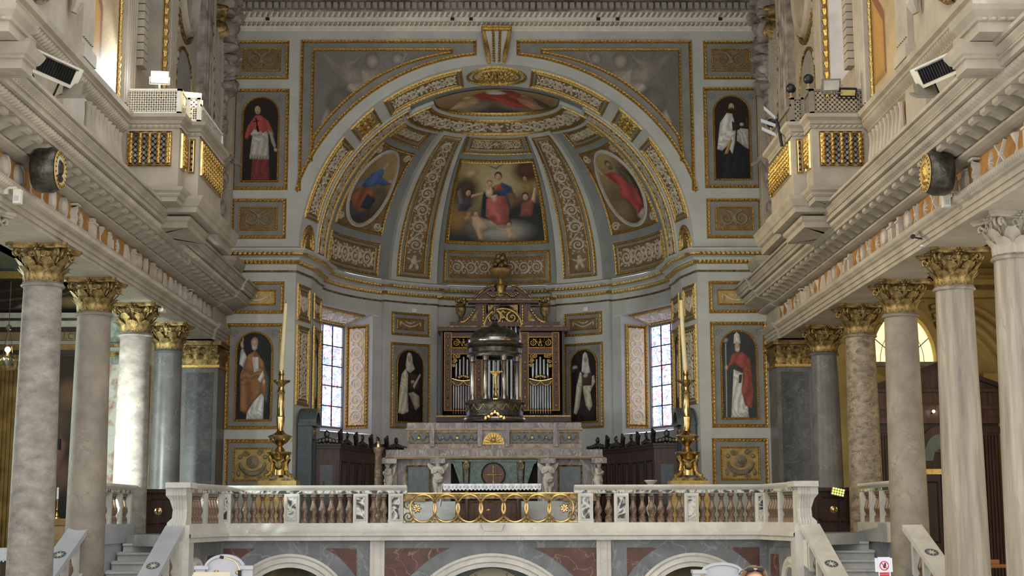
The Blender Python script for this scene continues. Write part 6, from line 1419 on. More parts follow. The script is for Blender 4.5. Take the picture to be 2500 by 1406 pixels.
# angels
for s in (-1, 1):
    side = 'left' if s < 0 else 'right'
    x = s*1.24-.03; marble_angel(x, YA-.16, 2.52, .80, 0, 'white marble angel with joined hands supporting the altar table, %s of the green urn' % side)
    marble_angel(s*2.36-.02, YA-.05, 2.5, .78, s*1.1, 'white marble angel in profile at the %s end of the altar' % side, True)
    for xx in (x, s*2.36): MB().box(xx-.17, xx+.17, YA-.3, YA+.1, zA(1132), z1).build('capital_block', 'marble_violet', al)
# green urn under the table
t = wthing('marble_urn', 'dark green marble sarcophagus with bronze straps and cross medallion', 'sarcophagus', (0, YA-.1, 2.4))
zT, zB = zA(1124), zA(1196)
mb = MB(); mb.prism([(-.98, zT), (.95, zT), (.95, zT-.06), (.9, zT-.08), (.7, zB), (-.73, zB), (-.93, zT-.08), (-.98, zT-.06)], lambda x, z: (x, YA-.05, z), lambda x, z: (x, YA+.1, z)); mb.build('body', 'marble_green', t)
MB().box(-1.0, .97, YA-.09, YA, zT-.03, zT+.02).build('lid_moulding', 'marble_green', t)
Mu = flat((0, YA-.05, 0), (1, 0, 0), (0, 0, 1), (0, -1, 0))
for xx in (-.63, .6):
    mb = MB(); ridge(mb, Mu, [(xx, zB), (xx, (zB+zT)/2), (xx, zT+.02)], [.13, .17, .2], .05); p = mb.build('bronze_strap', 'bronze', t)
    MB().tube([(xx+.06*math.cos(a), YA-.13, zT-.13+.07*math.sin(a)) for a in [2*PI*i/14 for i in range(15)]], .015, 6).build('ring_handle', 'gold_old', p); blob(MB(), Mu, xx, zT-.03, .06, .06, .09).build('mask', 'gold_old', p, True)
p = fill(MB(), Mu, ell_loop(-.02, zT-.32, .27, .27, 30), .03, 2).build('medallion', 'wood_red', t)
frame(MB(), Mu, ell_loop(-.02, zT-.32, .28, .28, 30), .04, .06, .05).build('medallion_rim', 'bronze', p)
mb = MB()
for a in range(4): ridge(mb, lambda x, y, h=0.0: Mu(x, y, h+.03), [(-.02, zT-.32), (-.02+.2*math.cos(a*PI/2), zT-.32+.2*math.sin(a*PI/2))], [.03, .05], .015)
mb.build('cross', 'gold_old', p)
# freestanding table with lace cloth and the chest beneath
YT = 30.4; xa, zt = at(1082, 1181, YT); xb, _ = at(1321, 1181, YT)
t = wthing('communion_table', 'small wooden altar table standing behind the golden gate', 'table', ((xa+xb)/2, YT, 1.7))
MB().box(xa+.04, xb-.04, YT+.02, YT+.62, zt-.06, zt-.012).build('table_top', 'wood', t)
for xx in (at(1140, 1230, YT)[0], at(1266, 1230, YT)[0]):
    for yy in (YT+.08, YT+.5): MB().lathe([(.04, 0), (.045, .1), (.03, .2), (.035, .6), (.04, zt-1.7-.06)], 10, (xx, yy, 1.70)).build('leg', 'wood', t, True)
c = wthing('altar_cloth', 'white lace edged linen cloth over the communion table', 'cloth', ((xa+xb)/2, YT, zt))
mb = MB(); mb.box(xa, xb, YT, YT+.64, zt-.012, zt); mb.build('cloth_top', 'cloth', c)
n = 26; vs = []; fs = []
for i in range(n*2+1):
    x = xa+(xb-xa)*i/(n*2); d = .14 if i % 2 else .105; vs += [(x, YT-.012-.01*math.sin(i*1.3), zt), (x, YT-.02-.012*math.sin(i*1.3), zt-d)]
fs = [(2*i, 2*i+2, 2*i+3, 2*i+1) for i in range(n*2)]; MB().add(vs, fs).build('lace_front', 'cloth', c)
Mlace = flat((xa, YT-.022, zt), (1, 0, 0), (0, 0, 1), (0, -1, 0))
mb = MB()
for i in range(26): blob(mb, Mlace, (i+.5)*(xb-xa)/26, -.065, .018, .03, .012, 0, 6)
mb.build('lace_motif', 'marble_blue', c, kind='stuff')
for xx, s in ((xa, -1), (xb, 1)):
    MB().grid(lambda u, v: (xx+s*(.01+.06*v+.015*math.sin(u*14)), YT+.02+.6*u, zt-.5*v*(1-.2*abs(math.sin(u*9)))), 12, 6).build('side_drop', 'cloth', c, True)
x0, zq = at(1112, 1222, 30.8); x1, zw = at(1273, 1262, 30.8)
t = wthing('reliquary_chest', 'brown chest with gilded studs and circles under the communion table', 'chest', ((x0+x1)/2, 30.8, 1.7))
MB().box(x0, x1, 30.8, 31.0-.02, 1.70, zq).build('body', 'wood_red', t)
Mc = flat((x0, 30.8, 0), (1, 0, 0), (0, 0, 1), (0, -1, 0)); w = x1-x0
frame(MB(), Mc, rect_loop(.02, w-.02, 1.8, zq-.02), .03, .02, .04).build('gilt_border', 'gold_old', t)
for i in range(5): frame(MB(), Mc, ell_loop(w*(.12+.19*i), (zq+1.8)/2-.04, .045, .045, 14), .02, .02, bead=False).build('gilt_circle', 'gold', t)
blob(MB(), Mc, w*.5, (zq+1.8)/2+.08, .06, .04, .03).build('gilt_eagle', 'gold', t)
# ---------------------------------------------------------------- tempietto tabernacle
YC = YA+.85
tz = lambda py: at(1208, py, YC)[1]
xc = at(1208, 950, YC)[0]; px_m = YC*1.02/FPX
t = thing('tabernacle', 'round domed tabernacle of dark metal with pewter columns on the altar', 'tabernacle', (xc, YC, tz(1031)))
B0 = tz(1031); Z = lambda py: tz(py)-B0
MB().lathe([(.0, 0), (.72, 0), (.73, .05), (.7, .09), (.66, .13), (.665, .15), (.66, .17), (.66, Z(990)), (.69, Z(987)), (.7, Z(982)), (.66, Z(979)), (0, Z(978))], 40).build('drum_base', 'bronze', t, True)
MB().lathe([(.725, .02), (.745, .05), (.73, .09)], 40).build('base_ring', 'steel', t, True); MB().lathe([(.68, Z(990)), (.715, Z(985)), (.68, Z(980))], 40).build('top_ring', 'steel', t, True)
for i in range(8):
    a = -PI/2+(i-3.5)*.4; Mg = lambda x, y, h=0.0, a=a: ((.665+h)*math.cos(a+x/.66), (.665+h)*math.sin(a+x/.66), y)
    mb = MB(); ridge(mb, Mg, [(-.12+.24*j/8, .38-.13*math.sin(PI*j/8)) for j in range(9)], .03, .02); blob(mb, Mg, -.13, .38, .02, .06, .02); mb.build('garland', 'gold_old', t, True)
colh = Z(872)-Z(978)
for i in range(8):
    a = 2*PI*(i+.5)/8; cx, cy = .56*math.cos(a), .56*math.sin(a)
    MB().lathe([(.085, 0), (.085, .05), (.066, .09), (.064, .12), (.06, colh-.16), (.075, colh-.14), (.062, colh-.12), (.08, colh-.03), (.09, colh)], 14, (cx, cy, Z(978))).build('column', 'steel', t, True)
MB().lathe([(.5, Z(873)), (.63, Z(873)), (.64, Z(866)), (.61, Z(864)), (.61, Z(852)), (.66, Z(849)), (.69, Z(845)), (.7, Z(841)), (.6, Z(838)), (.0, Z(838))], 40).build('entablature', 'bronze', t, True)
MB().lathe([(.64, Z(868)), (.655, Z(866)), (.64, Z(863))], 40).build('lower_ring', 'steel', t, True); MB().lathe([(.69, Z(846)), (.715, Z(843)), (.69, Z(840))], 40).build('upper_ring', 'steel', t, True)
MB().lathe([(.62, Z(840)), (.62, Z(830)), (.59, Z(828))]+[(.58*math.cos(PI/2*i/12), Z(828)+(Z(797)-Z(828))*math.sin(PI/2*i/12)) for i in range(13)], 40).build('dome', 'bronze', t, True)
MB().lathe([(.62, Z(838)), (.635, Z(834)), (.62, Z(829))], 40).build('dome_ring', 'steel', t, True)
MB().lathe([(.13, Z(797)), (.1, Z(794)), (.06, Z(790)), (.05, Z(785)), (.09, Z(782)), (.0, Z(781))], 16).build('finial_base', 'bronze', t, True)
k = (Z(737)-Z(783))/.9
J = {a: (b[0]*k, b[1]*k, Z(784)+b[2]*k, b[3]*k) for a, b in {'p': (0, 0, .45, .08), 'c': (0, 0, .62, .085), 'n': (0, 0, .72, .035), 'h': (.0, -.01, .78, .055), 'h2': (0, -.01, .84, .05), 'l1': (-.04, 0, .25, .06), 'l2': (-.04, 0, .04, .035), 'r1': (.05, 0, .25, .06), 'r2': (.06, 0, .04, .035), 'a1': (.11, 0, .64, .035), 'a2': (.2, -.02, .72, .028), 'a3': (.24, -.02, .85, .02), 'b1': (-.11, 0, .63, .035), 'b2': (-.15, -.05, .5, .028), 'b3': (-.06, -.1, .47, .02)}.items()}
skinfig('finial_figure', J, [('p', 'c'), ('c', 'n'), ('n', 'h'), ('h', 'h2'), ('p', 'l1'), ('l1', 'l2'), ('p', 'r1'), ('r1', 'r2'), ('c', 'a1'), ('a1', 'a2'), ('a2', 'a3'), ('c', 'b1'), ('b1', 'b2'), ('b2', 'b3')], 'bronze', t, 1)
MB().lathe([(.5, Z(979)), (.5, Z(978)+.01), (0, Z(978)+.012)], 30).build('inner_floor', 'bronze', t)
mb = MB()
for i in range(7): blob(mb, lambda x, y, h=0.0: (x, -.73-h, y), (i-3)*.07, .05+.14*math.exp(-((i-3)*.6)**2), .05, .07, .05, i)
mb.build('gilt_crest', 'brass', t, True)
# crucifix inside the front opening
x, zz = at(1210, 978, YC-.62); t = thing('altar_crucifix', 'small gilded standing crucifix in front of the tabernacle columns', 'crucifix', (x, YC-.66, zz+.02))
hz = at(1210, 886, YC-.62)[1]-zz
MB().lathe([(.09, 0), (.09, .03), (.06, .06), (.05, .14), (.035, .2), (.06, .24), (.025, .3), (.02, .36)], 10).build('stand', 'brass', t, True)
MB().box(-.016, .016, -.012, .012, .3, hz).build('upright', 'bronze', t); MB().box(-.16, .16, -.012, .012, hz-.24, hz-.21).build('crossbar', 'gold', t)
skinfig('corpus', {'p': (0, -.03, hz-.46, .03), 'c': (0, -.03, hz-.32, .035), 'h': (.01, -.045, hz-.2, .026), 'a': (-.13, -.02, hz-.225, .012), 'b': (.13, -.02, hz-.225, .012), 'k': (.01, -.045, hz-.6, .024), 'f': (0, -.03, hz-.76, .014)}, [('p', 'c'), ('c', 'h'), ('c', 'a'), ('c', 'b'), ('p', 'k'), ('k', 'f')], 'gold', t, 1)
# ---------------------------------------------------------------- organ
YO = 40.55; oz = lambda py: at(1228, py, YO)[1]; ox = lambda px: at(px, 900, YO)[0]
og = wthing('pipe_organ', 'dark red and gilded organ case with metal pipes behind the tabernacle', 'organ', (ox(1228), YO, oz(1027)))
MO = flat((0, YO, 0), (1, 0, 0), (0, 0, 1), (0, -1, 0)); c0 = ox(1228)
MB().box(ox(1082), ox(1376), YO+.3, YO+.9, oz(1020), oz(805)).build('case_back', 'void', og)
for px in (1078, 1375): MB().box(ox(px)-.03, ox(px)+.03, YO-.02, YO+.9, oz(1018), oz(806)).build('case_side', 'wood_dark', og)
MB().box(ox(1066), ox(1392), YO-.12, YO+.9, oz(1029), oz(1014)).build('lower_cornice', 'wood_red', og); MB().box(ox(1066), ox(1392), YO-.14, YO-.1, oz(1018), oz(1015)).build('lower_fillet', 'gold', og)
for a, b in ((1068, 1190), (1270, 1388)):
    MB().box(ox(a), ox(b), YO-.14, YO+.9, oz(809), oz(797)).build('upper_cornice', 'wood_red', og); MB().box(ox(a)-.02, ox(b)+.02, YO-.18, YO-.1, oz(800), oz(797)).build('cornice_fillet', 'gold_old', og)
M_['bright_gold'] = mk('gilt_edge_bright', (250, 226, 150), (230, 196, 110), .25, metal=.7)  # brighter gold tone for the organ case edges
for a, b in ((1084, 1178), (1272, 1366)):
    # tower: frame members round a fretwork panel and a pipe opening
    x0, x1 = ox(a), ox(b)
    for q0, q1 in ((a, a+19), (b-18, b)):
        p = MB().mbox(MO, ox(q0), ox(q1), oz(1003), oz(811), -.06, .0).build('stile', 'wood_red', og)
        frame(MB(), MO, rect_loop(ox(q0), ox(q1), oz(1003), oz(811)), .022, .03, bead=False).build('gilt_edge', 'bright_gold', p)
        mb = MB(); xm = (ox(q0)+ox(q1))/2
        for i in range(9): blob(mb, MO, xm, oz(990)+i*(oz(822)-oz(990))/8, .035, .07, .03, 0, 6)
        mb.build('gilt_drop', 'gold_old', p, True)
    for y0, y1 in ((865, 850), (822, 811)): MB().mbox(MO, ox(a+19), ox(b-18), oz(y0), oz(y1), -.06, -.01).build('rail', 'wood_red', og)
    p = frame(MB(), MO, rect_loop(ox(a+17), ox(b-16), oz(850), oz(822)), .025, .03, bead=False).build('fret_frame', 'bright_gold', og)
    mb = MB(); scrolls(mb, lambda x, y, h=0.0: MO(x, y, h-.05), ox(a+20), ox(b-19), oz(849), oz(823), n=3, h=.03, mid=True); mb.build('gilt_fretwork', 'gold', p, True)
    frame(MB(), MO, rect_loop(ox(a+17), ox(b-16), oz(1003), oz(863)), .022, .03, bead=False).build('opening_frame', 'bright_gold', og)
    xa, xb = ox(a+20), ox(b-19)
    zm = oz(926)
    pb = MB(); ridge(pb, lambda x, y, h=0.0: MO(x, y, h), [(xa+(xb-xa)*i/8, zm+.02-.06*math.sin(PI*i/8)) for i in range(9)], .035, .04); pb.build('arched_transom', 'bright_gold', og)
    mb = MB()
    for i in range(2): ridge(mb, MO, [(xa+(xb-xa)*(i+j/6)/2, zm-.05-.12*math.sin(PI*j/6)) for j in range(7)], .035, .03)
    mb.build('gilt_swag', 'gold', og, True)
    MB().mbox(MO, xa, xb, zm-.16, zm-.02, -.05, -.01).build('transom_board', 'wood_red', og)
    mb = MB()
    for i in range(5): blob(mb, MO, (xa+xb)/2+(i-2)*.06, zm+.1-.02*abs(i-2), .05, .05, .05, i)
    mb.build('gilt_mask', 'gold', og, True)
    for i in range(9):
        x = xa+(xb-xa)*(i+.5)/9; zt_ = zm-.1; MB().lathe([(.008, 0), (.03, .16), (.032, .18), (.032, zt_-oz(1010))], 10, (x, YO+.1, oz(1010))).build('organ_pipe', 'tin', og, True)
    for i in range(5):
        x = xa+(xb-xa)*(i+1)/6; zt_ = oz(866+6*abs(i-2)**1.4+4); MB().lathe([(.012, 0), (.04, .12), (.042, zt_-zm)], 12, (x, YO+.14, zm)).build('organ_pipe', 'tin', og, True)
    for s in (-1, 1):
        e = xa if s < 0 else xb; mb = MB()
        for j, (dx, dz, r) in enumerate(((.07, -.08, .07), (.16, -.07, .06), (.05, -.22, .06), (.04, -.34, .05), (.1, -.2, .045))): ridge(mb, MO, spiral(e+(-s)*dx*(1), oz(863)+dz, r, 1.6, s, j, 16), .028, .03)
        mb.build('gilt_scrollwork', 'gold', og, True)
# middle pipes between the towers
for i in range(9):
    x = ox(1183+11*i); MB().lathe([(.012, 0), (.05, .25), (.052, oz(770+4*abs(i-4)**1.5)-oz(1010))], 14, (x, YO+.2, oz(1010))).build('organ_pipe', 'tin', og, True)
# upper storey with broken pediment
zz = oz
p = MB().mbox(MO, ox(1098), ox(1368), zz(797), zz(786), -.3, .04).build('attic_base', 'wood_red', og)
for s in (-1, 1):
    X = lambda d: c0+s*d
    up = [(X(.58), zz(797)), (X(1.2), zz(790)), (X(1.2), zz(785)), (X(1.0), zz(780)), (X(.86), zz(772)), (X(.78), zz(755)), (X(.77), zz(740)), (X(.6), zz(740))]
    MB().prism(up, lambda x, z: MO(x, z, -.2), lambda x, z: MO(x, z, .0)).build('attic_wing', 'wood_red', og)
    MB().prism([(X(.9), zz(784)), (X(.7), zz(784)), (X(.7), zz(756))], lambda x, z: MO(x, z, 0), lambda x, z: MO(x, z, .03)).build('gilt_triangle', 'gold_old', og)
    MB().mbox(MO, min(X(.42), X(.68)), max(X(.42), X(.68)), zz(797), zz(740), -.2, .02).build('attic_pilaster', 'wood_red', og)
    mb = MB()
    for i in range(7): blob(mb, MO, X(.55), zz(790)+i*(zz(748)-zz(790))/6, .04, .06, .05, 0, 6, .02)
    mb.build('gilt_drop', 'gold', og, True)
    mb = MB()
    for i in range(9): blob(mb, MO, X(1.16-.36*(i/8)), zz(786)+(zz(757)-zz(786))*(i/8)**1.9, .05, .045, .05, i)
    mb.build('gilt_garland', 'gold', og, True)
    # pediment scroll
    cv = [(X(.86-.62*i/12), zz(736)+(zz(698)-zz(736))*math.sin(PI/2*i/12)) for i in range(13)]
    nr = normals(cv, False)
    MB().prism(cv+[(X(.26), zz(716)), (X(.34), zz(708)), (X(.6), zz(722)), (X(.74), zz(734))], lambda x, z: MO(x, z, -.2), lambda x, z: MO(x, z, .1)).build('pediment_scroll', 'wood_red', og)
    mb = MB(); ridge(mb, lambda x, y, h=0.0: MO(x, y, h+.1), cv, .07, .04); mb.build('gilt_moulding', 'gold_old', og, True)
    mb = MB()
    for i in range(7): blob(mb, MO, X(.12+.05*i), zz(716)-.02+.1*math.sin(PI*(i/6+1))*.8, .04, .035, .06, i, 6, .1)
    mb.build('gilt_garland', 'gold', og, True)
    t = thing('organ_urn', 'gilded urn of flowers on the %s shoulder of the organ' % ('left' if s < 0 else 'right'), 'urn', (X(1.18), YO+.1, zz(786)), group='organ urns')
    MB().lathe([(.1, 0), (.1, .03), (.05, .06), (.05, .12), (.13, .26), (.15, .4), (.11, .46), (.14, .5), (.15, .52)], 14).build('vase', 'gold_old', t, True)
    for i in range(9): MB().sph((.1*math.cos(i*2.4), .08*math.sin(i*2.4), .56+.05*(i % 3)), .06, 6, 4).build('flower', 'gold_old', t, True)
MB().mbox(MO, ox(1142), ox(1316), zz(741), zz(733), -.25, .16).build('attic_cornice', 'wood_red', og); MB().mbox(MO, ox(1138), ox(1320), zz(735), zz(732), -.25, .2).build('attic_fillet', 'gold_old', og)
MB().mbox(MO, ox(1160), ox(1296), zz(733), zz(712), -.2, .05).build('attic_panel', 'wood_red', og)
mb = MB(); scrolls(mb, lambda x, y, h=0.0: MO(x, y, h-.04), c0-.5, c0+.5, zz(797), zz(752), n=2, h=.05); mb.build('arch_scrollwork', 'gold', og, True)
ac = [(c0+.52*math.cos(PI*i/20), zz(797)+.5*math.sin(PI*i/20)) for i in range(21)]
ridge(MB(), MO, ac, .07, .05).build('gilt_arch', 'gold', og, True)
for s in (-1, 1): MB().prism([(c0+s*.46, zz(744)), (c0+s*.1, zz(744)), (c0+s*.3, zz(752)), (c0+s*.46, zz(768))], lambda x, z: MO(x, z, -.05), lambda x, z: MO(x, z, .02)).build('spandrel', 'gold_old', og)
t = thing('crowning_vase', 'large gilded fluted vase with flowers crowning the organ', 'urn', (at(1222, 705, YO)[0], YO+.1, zz(724)), group='organ urns')
hv = zz(622)-zz(724)
MB().lathe([(.2, 0), (.22, .05), (.16, .1), (.15, .25), (.2, .32), (.1, .36), (.07, hv*.42), (.1, hv*.45), (.28, hv*.56), (.33, hv*.65), (.31, hv*.68)], 24).build('vase', 'gold', t, True)
for i in range(14): MB().sph((.2*math.cos(i*2.4)*(1-i/20), .16*math.sin(i*2.4), hv*.7+.026*i), .085, 7, 5).build('flower', 'gold_old', t, True)
# ---------------------------------------------------------------- choir stalls round the apse
for s in (-1, 1):
    side = 'left' if s < 0 else 'right'
    t = wthing('choir_stalls', 'dark carved wooden choir stalls curving round the %s of the apse' % side, 'stalls', (s*3.6, 38.5, 1.7))
    # Panel points along the inside of the apse
    P = [(s*a, b) for a, b in ((4.55, 36.6), (3.92, 36.7), (3.66, 38.0), (3.36, 39.0), (3.0, 39.7), (2.45, 40.2))]
    ztop = 3.82
    for i in range(5):
        (x0, y0), (x1, y1) = P[i], P[i+1]; L = math.dist(P[i], P[i+1]); u = ((x1-x0)/L, (y1-y0)/L, 0); n = (u[1], -u[0], 0)
        if n[1] > 0 or (abs(n[1]) < .3 and n[0]*s > 0): n = (-n[0], -n[1], 0)
        M = flat((x0, y0, 0), u, (0, 0, 1), n)
        p = MB().mbox(M, 0, L, 1.7, ztop-.12, -.06, 0).build('stall_back', 'wood', t)
        k = 1 if i == 0 else 2
        for j in range(k):
            a, b = L*j/k+.06, L*(j+1)/k-.06
            for q0, q1 in ((1.9, 2.62), (2.72, 3.42)):
                if i == 0:
                    if q0 > 2: MB().mbox(M, a+.1, b-.1, 2.3, 3.3, 0, .01).build('glazed_panel', 'slate', p)
                    if q0 < 2: MB().mbox(M, a+.18, b-.3, 1.9, 2.9, .01, .03).build('bench_end', 'wood_dark', p)
                else:
                    frame(MB(), M, rect_loop(a, b, q0, q1), .05, .03, bead=False).build('panel_moulding', 'wood_dark', p); MB().mbox(M, a+.09, b-.09, q0+.09, q1-.09, 0, .025).build('raised_panel', 'wood', p)
        mb = MB(); mb.mbox(M, -.02, L+.02, ztop-.12, ztop-.05, -.1, .06); mb.mbox(M, -.03, L+.03, ztop-.05, ztop, -.12, .1); mb.build('top_cornice', 'wood_dark', p)
        mb = MB(); cx = L/2
        for q in range(-4, 5): blob(mb, flat(M(0, ztop, -.02), u, (0, 0, 1), n), cx+q*.085, .1-.015*abs(q)+.0, .065, .1-.012*abs(q), .05, q*.3)
        blob(mb, flat(M(0, ztop, -.02), u, (0, 0, 1), n), cx, .24, .075, .1, .06)
        if i in (0, 3):
            for q in (-1, 1): ridge(mb, flat(M(0, ztop, -.02), u, (0, 0, 1), n), spiral(cx+q*.28, .07, .07, 1.4, q, 0, 14), .035, .04)
        mb.build('carved_crest', 'bronze', p, True)
        if i:
            mb = MB(); q = M(0, ztop, 0); mb.tube([(q[0], q[1], q[2]), (q[0]-s*.03, q[1]-.05, q[2]+.13), (q[0]-s*.02, q[1]-.14, q[2]+.27), (q[0]-s*.06, q[1]-.12, q[2]+.36)], [.04, .065, .07, .025], 7); mb.build('carved_finial', 'bronze', p, True)
    # grey marble aedicule on the jamb
    t = wthing('marble_aedicule', 'grey marble doorcase with segmental pediment on the %s apse pier' % side, 'doorcase', (s*4.55, 36.0, 1.7))
    Mj = lambda x, z, h=0.0: (s*(4.80-h), 35.62+x, z)
    za = at(740, 1040, 35.8)[1]; zp = at(740, 995, 35.8)[1]
    for a in (0, .72): MB().mbox(Mj, a, a+.2, 1.7, za, -.02, .32).build('jamb', 'slate', t)
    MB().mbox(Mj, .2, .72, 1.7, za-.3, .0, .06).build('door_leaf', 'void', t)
    MB().mbox(Mj, .2, .72, za-.3, za, 0, .3).build('lintel', 'slate', t); MB().mbox(Mj, -.05, .97, za, za+.07, -.02, .4).build('cornice', 'slate', t)
    cv = [(.46+.52*math.cos(PI*i/14), za+.07+(zp-za-.07)*math.sin(PI*i/14)) for i in range(15)]; ci = [(.46+.42*math.cos(PI*i/14), za+.07+(zp-za-.17)*math.sin(PI*i/14)) for i in range(15)]
    MB().prism(cv+ci[::-1], lambda x, z: Mj(x, z, 0), lambda x, z: Mj(x, z, .42)).build('segmental_pediment', 'slate', t)
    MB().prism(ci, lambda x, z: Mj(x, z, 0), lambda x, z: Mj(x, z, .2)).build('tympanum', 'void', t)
    mb = MB()
    for i in range(4): blob(mb, Mj, .46+(i-1.5)*.09, za-.14, .06, .08, .07, i, 6, .3)
    mb.build('gilt_cartouche', 'gold', t, True)
# ---------------------------------------------------------------- tall candlesticks
for s, px in ((-1, 683), (1, 1678)):
    Y = 32.6; x = at(px, 1100, Y)[0]; z = lambda py: at(px, py, Y)[1]-1.70
    t = thing('paschal_candlestick', 'tall gilded bronze candlestick with a long candle on the %s' % ('left' if s < 0 else 'right'), 'candlestick', (x, Y, 1.7), group='great candlesticks')
    zb = z(1174)
    mb = MB(); mb.box(-.42, .42, -.32, .32, 0, zb); mb.build('pedestal', 'gilt_ground', t)
    mb = MB(); mb.box(-.39, .39, -.3, .3, zb, z(1170)); mb.box(-.35, .35, -.27, .27, z(1170), z(1166)); mb.build('plinth', 'gold_old', t)
    # claw feet and triangular base
    for q in range(3):
        a = PI/2+q*2*PI/3+PI/3*0; c, d = math.cos(a), math.sin(a)
        MB().tube([(.3*c, .3*d, z(1168)), (.32*c, .32*d, z(1163)), (.24*c, .24*d, z(1158)), (.2*c, .2*d, z(1150))], [.05, .06, .045, .03], 7).build('claw_foot', 'gold', t, True)
        MB().tube([(.2*c, .2*d, z(1150)), (.17*c, .17*d, z(1130)), (.25*c, .25*d, z(1112))], [.05, .035, .05], 7).build('base_scroll', 'gold', t, True)
        Mq = lambda x_, y_, h_=0.0, a=a+PI/3: ((.13+h_)*math.cos(a)-x_*math.sin(a), (.13+h_)*math.sin(a)+x_*math.cos(a), y_)
        mb = MB(); blob(mb, Mq, 0, z(1135), .1, .14, .08, 0, 10); blob(mb, Mq, 0, z(1120), .07, .05, .1); ridge(mb, Mq, [(-.13, z(1122)), (0, z(1132)), (.13, z(1122))], .05, .09); mb.build('base_relief', 'gold_old', t, True)
    MB().lathe([(.17, z(1160)), (.15, z(1145)), (.14, z(1125)), (.2, z(1112)), (.27, z(1108)), (.28, z(1104)), (.12, z(1101)), (.1, z(1096)), (.05, z(1090)), (.08, z(1086)), (.16, z(1080)), (.2, z(1074)), (.25, z(1068)), (.26, z(1064)), (.16, z(1060)), (.09, z(1055)), (.07, z(1050)), (.09, z(1030)), (.1, z(1018)), (.085, z(1016)), (.08, z(990)), (.075, z(962)), (.1, z(958)), (.08, z(955)), (.06, z(945)), (.09, z(940)), (.12, z(936)), (.2, z(932)), (.21, z(929)), (.06, z(926)), (.05, z(918)), (.075, z(914)), (.05, z(908)), (.06, z(904))], 24).build('stem', 'brass', t, True)
    MB().lathe([(.22, z(1069)), (.275, z(1066)), (.22, z(1063))], 24).build('drip_pan', 'gold', t, True)
    for q in range(6): MB().sph((.24*math.cos(q*PI/3), .24*math.sin(q*PI/3), z(1074)), .03, 6, 4).build('hanging_drop', 'gold', t, True)
    tilt = .02 if s < 0 else -.03
    zt = z(741 if s < 0 else 733)
    MB().tube([(0, 0, z(904)), (tilt*1.5, 0, (z(904)+zt)/2), (tilt*3.2 if s < 0 else tilt*2.2, 0, zt)], [.055, .05, .042], 12).build('candle', 'wax', t, True)
    MB().tube([(tilt*3.2 if s < 0 else tilt*2.2, 0, zt), (tilt*3.2 if s < 0 else tilt*2.2, 0, zt+.05)], .006, 5).build('wick', 'black', t)
# pedestal column left of the altar, white stub on the right
x, zt = at(924, 1092, 33.0); t = thing('pedestal_column', 'slim mottled marble column with brass cup left of the altar', 'column', (x, 33.0, 1.7))
MB().lathe([(.15, 0), (.15, .1), (.1, .14), (.09, .2), (.075, zt-1.7-.15), (.1, zt-1.7-.1), (.12, zt-1.7)], 18).build('shaft', 'marble_rose', t, True); MB().lathe([(.0, 0), (.045, 0), (.04, .08), (.06, .14), (.05, .15)], 12, (0, 0, zt-1.7)).build('brass_cup', 'brass', t, True)
x, zt = at(1589, 1172, 31.5); t = thing('marble_stand', 'short white turned marble stand behind the right balustrade', 'stand', (x, 31.5, 1.7))
MB().lathe([(.14, 0), (.14, .08), (.07, .14), (.06, .3), (.1, .42), (.11, .5), (.06, .58), (.07, zt-1.7-.08)], 18).build('baluster', 'marble_white', t, True); MB().lathe([(.08, zt-1.78), (.1, zt-1.76), (.14, zt-1.72), (.14, zt-1.7), (0, zt-1.7)], 18).build('top_disc', 'marble_white', t, True)
for px, py in ((1003, 760), (1444, 758)):
    x, z = at(px, py, 41.1); t = wthing('wall_speaker', 'tiny white box above the %s small apse panel' % ('left' if px < 1200 else 'right'), 'box', (x, 41.05, z))
    ph = math.degrees(math.atan2(x, 41.1-DY)); M = quadmap(cyl, (ph-1, z-.06), (ph+1, z-.06), (ph+1, z+.06), (ph-1, z+.06))
    MB().mbox(M[0], 0, M[1], 0, M[2], 0, .06).build('housing', 'plastic', t); MB().mbox(M[0], .01, M[1]-.01, .01, M[2]-.01, .06, .065).build('cover', 'cloth', t)

for o_ in bpy.data.objects:
    if o_.parent is None and o_.name.split('.')[0] in ('high_altar', 'marble_urn', 'marble_angel', 'altar_steps'): o_.location.x -= .06
